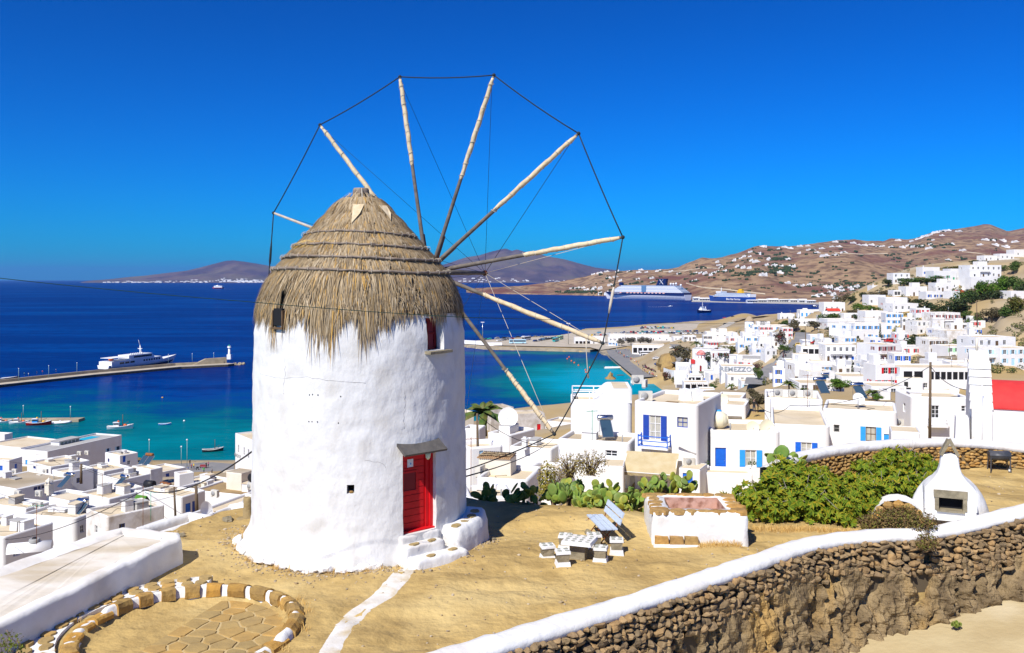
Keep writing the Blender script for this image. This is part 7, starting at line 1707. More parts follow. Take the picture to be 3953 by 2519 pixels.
def fig_leaf(v):
    mb=MB(); r_=random.Random(v); pts=[]
    for a,q in ((-1.57,.25),(-.9,.5),(-.45,.42),(.0,.95),(.42,.5),(.95,1.05),(1.25,.6),(1.57,1.25),(1.9,.6),(2.2,1.05),(2.72,.5),(3.14,.95),(3.6,.42),(4.05,.5)):pts.append((math.cos(a)*q*.5,math.sin(a)*q*.5+.1,.10*abs(math.cos(a)*q)+r_.uniform(-.04,.04)))
    for i in range(len(pts)):mb.poly([(0,.05,0),pts[i],pts[(i+1) % len(pts)]])
    return mb
FIGM=mat('fig_leaf',(.20,.24,.02),.6,spec=.08,island=[(.14,.22,.018),(.28,.31,.022),(.07,.13,.014),(.40,.29,.022),(.17,.26,.02),(.10,.17,.015),(.05,.09,.012)],trans=.25)
FIGS=[fig_leaf(v).mesh('leaf',FIGM) for v in range(4)]
def fig(label,blobs,n,size,seed,limit=300):
    c=Vector((sum(b[0][0] for b in blobs)/len(blobs),sum(b[0][1] for b in blobs)/len(blobs),TZ)); t=thing('fig_bush',label,'bush',c); g=random.Random(seed)
    tr=MB()
    for (b,R) in blobs:
        for k in range(7):tr.tube([(b[0]-c.x+g.uniform(-.3,.3),b[1]-c.y+g.uniform(-.1,.3),-.1),(b[0]-c.x+g.uniform(-.3,.3)*R[0],b[1]-c.y+g.uniform(-.3,.3),(b[2]-c.z)*.7),(b[0]-c.x+g.uniform(-.9,.9)*R[0],b[1]-c.y+g.uniform(-.8,.6)*R[1],b[2]-c.z+R[2]*g.uniform(.5,1.15))],[.022,.014,.005],5)
    tr.build('branches',mat('fig_bark',(.30,.27,.22),.9,(.2,.17,.13),9),t)
    items=[]
    for k in range(n):
        b,R=blobs[g.randrange(len(blobs))]; d=Vector((g.gauss(0,1),g.gauss(0,1)-.35,g.gauss(0,1)+.25)).normalized(); q=.5+.6*g.random()**.8; p=Vector((b[0]-c.x+d.x*R[0]*q,b[1]-c.y+d.y*R[1]*q,b[2]-c.z+d.z*R[2]*q))
        if p.z<.05:p.z=.05+g.random()*.2
        no=(d+Vector((g.gauss(0,.5),g.gauss(0,.5)-.3,g.gauss(0,.5)+.5))).normalized(); e=no.to_track_quat('Z','Y').to_euler(); qq=no.to_track_quat('Z','Y')@Euler((0,0,g.random()*6.28)).to_quaternion(); items.append((p,qq,size*g.uniform(.45,1.45),p.y-p.z*.3))
    items.sort(key=lambda i:i[3])
    for k,(p,qq,s,_) in enumerate(items[:limit]):o=link('leaf',FIGS[k % 4],t); o.location=p; o.rotation_euler=qq.to_euler(); o.scale=(s,s,s)
    mb=MB(); base=[fig_leaf(v) for v in range(4)]
    for k,(p,qq,s,_) in enumerate(items[limit:]):
        f=base[k % 4]; M=qq.to_matrix(); i0=len(mb.v); mb.v += [tuple(p+M@(Vector(v)*s)) for v in f.v]; mb.f += [tuple(i0+a for a in q) for q in f.f]; mb.m += f.m; mb.s += f.s
    if mb.f:o=mb.build('inner_foliage',FIGM,t); o['kind']='stuff'
def bb(px,py,d,rx,ry,rz_):p=at(px,py,d); return ((p.x,p.y,p.z),(rx,ry,rz_))
fig('broad yellow-green fig bush right of the basin',[bb(2960,1960,21.9,.55,.5,.55),bb(3060,1950,21.9,.6,.5,.6),bb(3150,1960,21.8,.6,.5,.55),bb(3240,1980,21.6,.55,.5,.5),bb(2990,1890,22.5,.5,.5,.45),bb(3110,1880,22.5,.55,.5,.45),bb(3210,1910,22.4,.5,.5,.45),bb(2900,1930,22.6,.45,.4,.45),bb(3030,1820,23.2,.45,.45,.35),bb(3160,1840,23.0,.4,.4,.3),bb(2840,1960,22.9,.35,.3,.3),bb(3280,1900,22.4,.45,.4,.45)],2200,.245,1)
fig('fig bush beside the bread oven',[bb(3330,1930,22.2,.5,.5,.5),bb(3420,1890,22.6,.5,.5,.5),bb(3500,1880,22.9,.5,.5,.5),bb(3560,1850,23.2,.4,.4,.4),bb(3400,1820,23.4,.45,.4,.35),bb(3490,1790,23.6,.4,.4,.4),bb(3340,1830,23.2,.4,.4,.35),bb(3560,1800,23.8,.35,.4,.35),bb(3430,1770,24.0,.3,.3,.25)],1450,.235,2)
def dry_bush(label,blobs,n,size,seed,islands,twigs=60):
    c=Vector((sum(b[0][0] for b in blobs)/len(blobs),sum(b[0][1] for b in blobs)/len(blobs),min(b[0][2]-b[1][2] for b in blobs))); t=thing('dry_shrub',label,'shrub',c); bl=[((b[0]-c.x,b[1]-c.y,b[2]-c.z),R) for b,R in blobs]
    V,Q=leaves(n,bl,size,seed,.3,.35); o=link('foliage',npmesh('foliage',V,Q,mat('dry_'+label[:8],islands[0],.9,island=islands,trans=.15)),t); o['kind']='stuff'
    tw=MB(); g=random.Random(seed)
    for k in range(twigs):
        b,R=bl[k % len(bl)]; d=Vector((g.gauss(0,1),g.gauss(0,1),abs(g.gauss(0,1))+.2)).normalized(); tw.tube([(b[0]+g.uniform(-.2,.2),b[1]+g.uniform(-.2,.2),b[2]-R[2]*.8),(b[0]+d.x*R[0]*.5+g.uniform(-.05,.05),b[1]+d.y*R[1]*.5,b[2]+d.z*R[2]*.3),(b[0]+d.x*R[0]*1.1,b[1]+d.y*R[1]*1.1,b[2]+d.z*R[2]*1.15)],[.012*R[0]*2,.008*R[0]*2,.004],4)
    tw.build('twigs',mat('dry_twig',(.22,.155,.09),.9,(.13,.09,.055),9),t)['kind']='stuff'; return t
dry_bush('brown withered shrub spilling over the white wall cap',[bb(3420,2010,20.2,.45,.35,.28),bb(3500,2000,20.0,.40,.35,.28),bb(3560,2020,19.7,.35,.3,.26),bb(3580,2090,19.0,.26,.22,.2),bb(3360,2020,20.4,.3,.3,.2)],5200,.05,3,[(.17,.10,.04),(.10,.06,.025),(.24,.16,.06),(.13,.13,.03),(.20,.20,.03)])
dry_bush('thin leafless shrub on the slope below the cactus',[bb(2200,1800,43,.9,.7,.7),bb(2280,1790,43,.9,.7,.7),bb(2140,1850,42,.6,.5,.6)],1500,.10,4,[(.30,.24,.06),(.22,.17,.05),(.36,.30,.12)],130)
dry_bush('yellow-green shrub climbing beside the parapet roof',[bb(2110,1850,41,.45,.4,.9),bb(2120,1900,40,.6,.5,.4),bb(2165,1905,40,.5,.5,.4)],1600,.12,5,[(.24,.23,.03),(.34,.26,.04),(.16,.17,.03)],40)
dry_bush('leafy weed in the bottom left corner',[bb(40,2470,12.5,.16,.16,.14),bb(20,2500,12.3,.14,.14,.12),bb(75,2500,12.6,.08,.08,.12)],160,.045,6,[(.13,.19,.02),(.20,.22,.03),(.08,.12,.015)],16)
dry_bush('green grass tuft at the foot of the bedrock',[bb(3690,2408,18.75,.11,.09,.06)],160,.06,7,[(.16,.24,.03),(.24,.26,.05)],4)
def bare_tree():
    p=at(3500,1830,26.4); t=thing('bare_sapling','grey leafless sapling against the stone wall','sapling',(p.x,p.y,p.z-.2)); g=random.Random(2); mb=MB()
    mb.tube([(0,0,0),(.03,0,.45),(.05,0,.75)],[.022,.018,.012],6)
    for k in range(11):z=.35+k*.05; a=g.uniform(-1.2,1.2); L_=g.uniform(.25,.5); mb.tube([(.04,0,z),(.04+math.sin(a)*L_*.5,g.uniform(-.1,.1),z+L_*.35),(.04+math.sin(a)*L_*.8,g.uniform(-.15,.15),z+L_*.8)],[.011,.007,.003],4)
    mb.build('stem',mat('pale_bark',(.42,.38,.33),.9),t)
bare_tree()
def straw_ground():
    g=np.random.default_rng(8); n=2600; px=g.uniform(2900,3330,n); x=(px-CX)/F*20.9+g.normal(0,.03,n); y=np.interp(px,[2900,3330],[20.75,20.6])+g.normal(0,.10,n); V=[]
    k=n//6; x[:k]=4.6+g.uniform(-.5,.5,k); y[:k]=19.45+g.normal(0,.06,k)
    z=np.array([tz0(a,b) for a,b in zip(x,y)]); a=g.uniform(0,6.28,n); L_=g.uniform(.05,.13,n); dx,dy,dz=np.cos(a)*L_*.6,np.sin(a)*L_*.6,g.uniform(.02,.12,n)
    V=np.stack([np.stack([x,y,z],1),np.stack([x+.008,y,z],1),np.stack([x+dx+.004,y+dy,z+dz],1),np.stack([x+dx,y+dy,z+dz],1)],1).reshape(-1,3)
    o=link('dry_grass',npmesh('dry_grass',V,np.arange(n*4).reshape(-1,4),STRAW)); o['kind']='stuff'; tag(o,'orange dry grass under the fig bush and basin','dry grass')
straw_ground()

def slope_scrub():
    g=random.Random(15); Vs,Qs,n0=[],[],0; hb=np.array([(b[0],b[1]) for b in BASES]); base=[leaves(70,[((0,0,.35),(.5,.5,.4))],.22,k) for k in range(5)]
    for k in range(1500):
        px,py=g.uniform(3180,3953),g.uniform(1030,1440)
        if g.random()<.25:px,py=g.uniform(2620,3200),g.uniform(1240,1500)
        p=ground(px,py)
        if p.y>700 or np.min(np.hypot(hb[:,0]-p.x,hb[:,1]-p.y))<2.2:continue
        if fbm(p.x/25,p.y/25,3,2)<-.15+.25*g.random():continue
        s=g.uniform(.8,2.6); V,Q=base[k % 5]; Vs.append(V*s+np.array([p.x,p.y,p.z-.1])); Qs.append(Q+n0); n0 += len(V)
    m_=mat('slope_scrub',LEAF['dark'][0],.8,island=LEAF['dark']+LEAF['olive']+LEAF['green']+LEAF['yellow']); o=link('slope_scrub',npmesh('slope_scrub',np.concatenate(Vs),np.concatenate(Qs),m_)); o['kind']='stuff'; tag(o,'low green and brown scrub between the hillside houses','scrub')
slope_scrub()

def tufts():
    g=np.random.default_rng(18); xs,ys=[],[]
    for k in range(46):
        if k<22:a=g.uniform(-1.6,1.2); q=2.72+g.random()*.15; x,y=-3.55+q*math.sin(a),20.6-q*math.cos(a)
        elif k<34:a=g.uniform(0,6.28); x,y=-5.5+2.0*math.cos(a),14.85+2.0*math.sin(a)
        else:i=g.integers(20,len(NL)-20); x,y=NL[i].x-.45,NL[i].y+.55
        m_=g.integers(10,40); xs += list(x+g.normal(0,.05,m_)); ys += list(y+g.normal(0,.05,m_))
    x,y=np.array(xs),np.array(ys); n=len(x); z=np.array([tz0(a,b) for a,b in zip(x,y)]); a=g.uniform(0,6.28,n); L_=g.uniform(.04,.13,n); dx,dy,dz=np.cos(a)*L_*.5,np.sin(a)*L_*.5,L_
    V=np.stack([np.stack([x-.004,y,z-.01],1),np.stack([x+.004,y,z-.01],1),np.stack([x+dx+.002,y+dy,z+dz],1),np.stack([x+dx,y+dy,z+dz],1)],1).reshape(-1,3)
    o=link('grass_tufts',npmesh('grass_tufts',V,np.arange(n*4).reshape(-1,4),STRAW)); o['kind']='stuff'; tag(o,'tufts of dry grass along the mill foot and walls','dry grass')
tufts()
# ================================================================== harbour: piers, ships, boats
def hull(L_,B,H_,sheer=.25,bowrake=.12,n=14,stern=.75,flare=.85,m=0):
    """boat hull along +X (bow at +X), keel at z=0 minus draught; open top"""
    mb=MB(); R=[]; top=[]
    for i in range(n+1):
        s=i/n; x=-L_/2+L_*s; w=B/2*(min(1,stern+(1-stern)*s*3) if s<.33 else (1 if s<.6 else max(.015,1-((s-.6)/.4)**2.1))); z=H_*(1+sheer*max(0,(s-.45)/.55)**2+.3*sheer*max(0,(.3-s)/.3)); xr=x+bowrake*L_*max(0,s-.7)/.3
        R.append([(x,0,-H_*.35),(x+(xr-x)*.3,w*flare*.8,0),(xr,w,z)]); top.append((xr,w,z))
    for sgn in (1,-1):mb.rings([[(p[0],p[1]*sgn,p[2]) for p in r_] for r_ in R],m,False,True)
    mb.poly([(R[0][0][0],R[0][j][1]*s_,R[0][j][2]) for j,s_ in ((0,1),(1,1),(2,1),(2,-1),(1,-1))],m)
    return mb,top
def deckcap(mb,top,dz=-.05,m=1):
    for a,b in zip(top[:-1],top[1:]):mb.quad((a[0],-a[1]*.97,a[2]+dz),(b[0],-b[1]*.97,b[2]+dz),(b[0],b[1]*.97,b[2]+dz),(a[0],a[1]*.97,a[2]+dz),m)
NAVY=mat('navy_hull',(.008,.018,.09),.4); SHIPW=mat('ship_white',(.80,.80,.80),.5); FERB=mat('ferry_blue',(.012,.07,.34),.45); ORNG=mat('orange_paint',(.70,.13,.02),.5); YEL=mat('yellow_paint',(.75,.42,.02),.5); WINB=mat('ship_windows',(.10,.20,.34),.3,spec=.5)
def cruise():
    st_=Vector((470,2340)); th=math.radians(41); dr=Vector((-math.sin(th),math.cos(th))); L_,B=288,33; c=st_+dr*L_/2; t=thing('cruise_ship','large white and blue cruise ship with X on its funnel','cruise ship',(c.x,c.y,0),math.atan2(dr.y,dr.x))
    h,top=hull(L_,B,13.5,.28,.05,20,.95,.96); deckcap(h,top); h.build('hull',[SHIPW,SHIPW],t)
    b=MB(); b.box(-L_/2+1,-B/2-.15,12.5,L_*.36,B/2+.15,20); R=[[(L_*.36,-B/2-.15,12.5),(L_*.36,B/2+.15,12.5),(L_*.36,B/2+.15,20),(L_*.36,-B/2-.15,20)],[(L_*.46,-B*.28,13.5),(L_*.46,B*.28,13.5),(L_*.475,B*.3,20),(L_*.475,-B*.3,20)],[(L_*.52,-.4,16),(L_*.52,.4,16),(L_*.55,.4,20.5),(L_*.55,-.4,20.5)]]; b.rings(R,0,True,False,False,True); b.build('blue_band',NAVY,t)
    for k in range(7):
        z=20+k*2.75; x0,x1=-L_/2+6+k*4.5,L_*.38-k*k*.75; MB().box(x0,-B/2+.6+k*.25,z,x1,B/2-.6-k*.25,z+1.6).build('deck',SHIPW,t); MB().box(x0+.5,-B/2+.9+k*.25,z+1.6,x1-.8,B/2-.9-k*.25,z+2.75).build('window_band',WINB if k % 3 != 1 else mat('balcony_shade',(.35,.42,.52),.4),t)
    MB().box(-12,-B/2-.2,20,4,B/2+.2,38).build('atrium_glass',WINB,t)
    for k in range(13):
        x=-L_*.26+k*13.0
        if 60<x<75:continue
        for s_ in (-1,1):bo=MB(); bo.ell((x,s_*(B/2+.9),18.6),4.6,1.3,1.1,8,5,1); bo.ell((x,s_*(B/2+.9),17.7),4.4,1.2,1.2,8,5,0); bo.build('lifeboat',[SHIPW,ORNG],t)
    f=MB(); f.rings([[(-70,-5,39),(-38,-5,39),(-38,5,39),(-70,5,39)],[(-74,-4.5,58),(-48,-4.5,58),(-48,4.5,58),(-74,4.5,58)]],0,True,False,False,True); f.build('funnel',NAVY,t)
    for s_ in (-1,1):
        x=MB()
        for q in (-1,1):x.bar((-58-q*6.0,s_*5.2,42.5),(-58+q*6.0,s_*5.2,55.5),3.0,.5)
        x.build('funnel_mark',SHIPW,t)
    f=MB(); f.box(88,-4,39,100,4,48,0,None,1.5); f.build('mast_house',NAVY,t)
    for x,z in ((-95,41),(-104,42),(-86,41),(-120,38)):MB().ell((x,0,z+2.5),3,3,3,10,7).tube([(x,0,z-5),(x,0,z+1)],.8,6).build('radome',SHIPW,t)
    for s_ in (-1,1):
        lt=link('lettering',text_mesh('CELEBRITY INFINITY',4.2,SHIPW,.05),t); lt.location=(L_*.34,s_*(B/2+.35),16.6); lt.rotation_euler=(PI/2,0,0 if s_<0 else PI)
    for z in (5.5,8.5):
        w_=MB()
        for k in range(50):
            for s_ in (-1,1):x=-L_*.46+k*4.6; w_.box(x,s_*B/2*1.0-.08 if s_>0 else -B/2-.05,z,x+1.6,s_*B/2+.05 if s_>0 else -B/2+.08,z+1.2)
        w_.build('portholes',WINB,t)
cruise()
def car_ferry():
    st_=Vector((568,2067)); th=math.radians(30); dr=Vector((-math.sin(th),math.cos(th))); L_,B=142,22; c=st_+dr*L_/2; t=thing('car_ferry','blue and white car ferry with yellow funnel','ferry',(c.x,c.y,0),math.atan2(dr.y,dr.x)); h,top=hull(L_,B,13.5,.22,.05,18,.95,.95); deckcap(h,top); h.build('hull',[FERB,SHIPW],t)
    for k in range(3):z=14+k*3.0; MB().box(-L_/2+3+k*6,-B/2+.4+k*.5,z,L_*.36-k*5,B/2-.4-k*.5,z+1.5).build('deck',SHIPW,t); MB().box(-L_/2+4+k*6,-B/2+.7+k*.5,z+1.5,L_*.355-k*5,B/2-.7-k*.5,z+3).build('window_band',WINB,t)
    MB().box(L_*.18,-B/2+1,23,L_*.30,B/2-1,26.5).build('bridge',SHIPW,t); MB().tube([(L_*.24,0,26),(L_*.24,0,36)],[1.2,.4],6).build('mast',SHIPW,t)
    f=MB(); f.rings([[(-40,-4,22),(-22,-4,22),(-22,4,22),(-40,4,22)],[(-38,-3.5,29),(-25,-3.5,29),(-25,3.5,29),(-38,3.5,29)],[(-39,-3,33),(-30,-3,33),(-30,3,33),(-39,3,33)]],0,True,False,False,True); f.build('funnel',YEL,t)
    for s_ in (-1,1):lt=link('lettering',text_mesh('Blue Star Ferries',7.0,SHIPW,.1,.04),t); lt.location=(-18,s_*(B/2+.3),8.2); lt.rotation_euler=(PI/2,0,0 if s_<0 else PI)
    MB().box(-L_/2-.5,-B/2+1,14,-L_/2+8,B/2-1,21).build('stern_house',SHIPW,t)
car_ferry()
def tug():
    p=onz(2717,1206,0); t=thing('tugboat','navy and white tugboat in mid bay','tugboat',(p.x,p.y,0),math.radians(215)); h,top=hull(30,9,3.6,.5,.06,12,.85); deckcap(h,top); h.build('hull',[NAVY,SHIPW],t)
    MB().box(-4,-3.4,3.2,9,3.4,6.4,0,None,.4).build('deckhouse',SHIPW,t); MB().box(1,-2.6,6.4,7.5,2.6,9.6,0,None,.5).build('wheelhouse',SHIPW,t); MB().box(.95,-2.64,8.0,7.3,2.64,8.9).build('window_band',WINB,t)
    MB().tube([(3,0,9.5),(3,0,18)],[.5,.15],6).bar((3,-1.6,13),(3,1.6,13),.25).build('mast',SHIPW,t)
    for y in (-2,2):MB().tube([(-2,y,6),(-2,y,10)],.6,8).build('exhaust',SHIPW,t)
tug()
def fast_ferry():
    a=onz(392,1439,0); b=onz(664,1402,0); c=(a+b)/2; L_=(b-a).length*.96; t=thing('passenger_ferry','white passenger ferry with navy hull moored at the long pier','ferry',(c.x,c.y,0),math.atan2(b.y-a.y,b.x-a.x)); h,top=hull(L_,9.5,3.7,.55,.09,16,.9); deckcap(h,top); h.build('hull',[SHIPW,SHIPW],t); h,top=hull(L_*1.0,9.6,2.0,.35,.05,16,.9); h.build('boot_band',NAVY,t)
    def lvl(x0,x1,z0,z1,w,nm='deckhouse'):
        m_=MB(); m_.rings([[(x0,-w/2,z0),(x1,-w/2,z0),(x1,w/2,z0),(x0,w/2,z0)],[(x0,-w/2,z1),(x1-(z1-z0)*.9,-w/2,z1),(x1-(z1-z0)*.9,w/2,z1),(x0,w/2,z1)]],0,True,False,False,True); return m_.build(nm,SHIPW,t)
    lvl(-L_*.47,L_*.30,3.3,6.4,9.3); lvl(-L_*.22,L_*.16,6.4,9.0,8.2); MB().box(-L_*.46,-4.3,8.2,-L_*.24,4.3,8.4).build('aft_canopy',SHIPW,t)
    for k in range(7):x=-L_*.02+k*L_*.038; [MB().box(x,s_*4.655-.03,4.5,x+L_*.024,s_*4.655+.03,5.6).build('window',GLASS,t) for s_ in (-1,)]
    for k in range(3):x=-L_*.36+k*L_*.075; MB().box(x,-4.69,4.4,x+L_*.06,-4.62,5.5).build('window',GLASS,t)
    MB().box(-L_*.15,-4.14,7.2,L_*.115,4.14,8.3).build('window_band',GLASS,t)
    MB().tube([(L_*.03,0,9),(L_*.02,0,14)],[.8,.25],6).tube([(L_*.02,0,14),(-L_*.005,0,17.5)],[.2,.08],5).bar((L_*.02,-1.6,12),(L_*.02,1.6,12),.3).build('mast',SHIPW,t)
    for k in range(6):MB().ell((-L_*.16+k*1.9,-2.5,9.5),.85,.5,.5,8,5).build('life_raft',SHIPW,t)
    MB().ell((-L_*.43,-2,7.6),2.0,1.1,.8,8,5).build('rescue_boat',ORNG,t)
    MB().box(-L_*.485,-4.4,1.0,-L_*.475+.6,1.5,2.6).build('stern_stripe',RED,t); MB().tube([(-L_*.49,0,3.4),(-L_*.5,0,6.5)],.05,5).build('flagstaff',SHIPW,t)
    # bow of another boat at the left edge
    p=onz(-30,1478,0); t=thing('motor_yacht','white motor yacht bow at the left picture edge','yacht',(p.x,p.y,0),math.radians(20)); h,top=hull(22,5.5,2.3,.5,.1,12,.9); deckcap(h,top); h.build('hull',[NAVY,SHIPW],t); MB().box(-8,-2.1,2.2,3,2.1,4.4,0,None,.4).build('cabin',SHIPW,t); MB().box(-7,-2.13,3.0,2.6,2.13,3.7).build('window_band',GLASS,t); MB().box(-6,-1.6,4.4,0,1.6,6.0,0,None,.3).build('bridge',SHIPW,t)
    p=onz(842,1113,0); t=thing('high_speed_ferry','white and red catamaran ferry far out near the horizon','ferry',(p.x,p.y,0),math.radians(165)); h,top=hull(70,22,7,.3,.08,12,.95); deckcap(h,top); h.build('hull',[mat('red_white',(.55,.03,.05),.5),SHIPW],t); MB().box(-34,-10.5,6.8,24,10.5,17,0,None,1).build('deckhouse',SHIPW,t); MB().box(-33,-10.6,12,20,10.6,14).build('window_band',WINB,t); MB().box(-4,-6,17,12,6,20).build('bridge',SHIPW,t); MB().box(-28,-10.8,7.2,10,-10.4,11).build('red_panel',RED,t); MB().tube([(2,0,20),(2,0,27)],.5,6).build('mast',SHIPW,t)
fast_ferry()
def foam(label,pts,w):
    P=[onz(x,y,.05) for x,y in pts]; n=len(P); mb=MB(); mb.rings([[(p.x,p.y-w*(i+.4)/n,.06) for i,p in enumerate(P)],[(p.x,p.y+w*(i+.4)/n,.06) for i,p in enumerate(P)]],0,False,False); o=mb.build('wake_foam',mat('foam',(.75,.80,.85),.8)); tag(o,label,'wake'); o['kind']='stuff'
foam('white foam wake behind the far red catamaran',[(866,1114.6),(880,1114.9),(910,1115.3)][::-1],7); foam('long white wake trailing behind the small speedboat',[(2500,1184),(2540,1183.6),(2586,1182.8)],2.6)
def speedboat(label,px,py,L_,rz,colr=SHIPW,cab=True):
    p=onz(px,py,0); t=thing('speedboat',label,'speedboat',(p.x,p.y,0),rz); h,top=hull(L_,L_*.32,L_*.11,.5,.1,10,.85); deckcap(h,top,-.1); h.build('hull',[colr,SHIPW],t)
    if cab:MB().box(-L_*.2,-L_*.1,L_*.1,L_*.12,L_*.1,L_*.24,0,None,L_*.03).build('cabin',SHIPW,t)
    return t
speedboat('tiny speedboat pulling a wake across the bay',2588,1182.5,9,.1); speedboat('blue fishing boat off the new port',3145,1184,16,.6,NAVY)
def fishing_boat(label,px,py,L_,rz,colr,top_=None,mast=True,cabin=SHIPW):
    p=onz(px,py,0); t=thing('fishing_boat',label,'boat',(p.x,p.y,.0),rz); h,top=hull(L_,L_*.34,L_*.12,.7,.06,12,.5); deckcap(h,top,-.25); h.build('hull',[colr,mat('boat_deck',(.45,.33,.2),.8)],t)
    g=MB();
    for s_ in (1,-1):g.tube([(q[0],q[1]*s_,q[2]) for q in top],L_*.012,5)
    g.build('gunwale',SHIPW,t)
    if cabin:MB().box(-L_*.24,-L_*.09,L_*.1,-L_*.02,L_*.09,L_*.28,0,None,.04).build('cabin',cabin,t); MB().box(-L_*.23,-L_*.095,L_*.2,-L_*.03,L_*.095,L_*.25).build('window_band',GLASS,t); MB().box(-L_*.26,-L_*.105,L_*.28,0,L_*.105,L_*.295).build('cabin_roof',SHIPW,t)
    if mast:MB().tube([(L_*.12,0,L_*.1),(L_*.12,0,L_*.62)],L_*.013,6).bar((L_*.12,0,L_*.2),(L_*.36,0,L_*.3),L_*.015).build('mast',BROWNW,t)
    if top_:MB().ell((-L_*.05,0,L_*.33),L_*.05,L_*.05,L_*.035,8,5).ell((L_*.22,0,L_*.16),L_*.08,L_*.07,L_*.05,8,5).build('nets',top_,t)
    return t
fishing_boat('white wooden fishing boat anchored off the pier',462,1655,8.6,.22,SHIPW,ORNG); fishing_boat('red fishing boat with blue cabin at the small pier',148,1640,8.4,.18,RED,YEL,True,SKYB); fishing_boat('white fishing boat with orange roof float at the small pier',74,1636,7.0,.14,SHIPW,ORNG)
fishing_boat('small wooden sail boat with brown mast near the shore',820,1742,6.2,.35,mat('varnished_hull',(.05,.045,.05),.4),None,True,None); fishing_boat('tiny orange and blue rowing boat in the teal water',635,1640,4.4,.15,SKYB,None,False,None); fishing_boat('orange-trimmed boat cut by the left edge at the small pier',8,1633,6.5,.2,SHIPW,ORNG,False,SHIPW)
def rib(label,px,py,L_,rz):
    p=onz(px,py,0); t=thing('inflatable_boat',label,'boat',(p.x,p.y,.1),rz); w=L_*.16
    MB().tube([(-L_/2,w,.3),(L_*.25,w,.35),(L_*.42,w*.6,.42),(L_/2,0,.5),(L_*.42,-w*.6,.42),(L_*.25,-w,.35),(-L_/2,-w,.3)],L_*.045,8).build('tube',SHIPW,t); MB().box(-L_*.45,-w,.05,L_*.3,w,.25).build('floor',GREYP,t); MB().box(-.3,-.3,.2,.3,.3,1.1).build('console',SHIPW,t); MB().box(-L_*.52,-.25,.2,-L_*.47,.25,1.0).build('outboard',BLACKP,t)
rib('white inflatable boat moored at the end of the small pier',232,1634,7.6,.3); rib('long pale inflatable boat beside the promenade',2365,1421,10.5,.03)
for k,(x,y) in enumerate(((2197,1379),(2190,1386),(2206,1394),(2217,1401),(2233,1411),(2277,1420),(2260,1429),(2262,1438))):
    p=onz(x,y,0); b=MB(); b.ell((0,0,.25),.55,.55,.55,10,7); b.tube([(0,0,.75),(0,0,1.1)],.08,6); o=b.build('mooring_buoy',ORNG,loc=(p.x,p.y,0)); tag(o,'round orange mooring buoy in the turquoise swimming area','buoy','orange mooring buoys in the bay')
for lab,x,y,m_ in (('small yellow buoy in the teal harbour water',627,1535,YEL),('small white buoy in the teal harbour water',711,1625,SHIPW)):p=onz(x,y,0); o=MB().ell((0,0,.15),.4,.4,.35,8,6).build('mooring_buoy',m_,loc=p); tag(o,lab,'buoy')
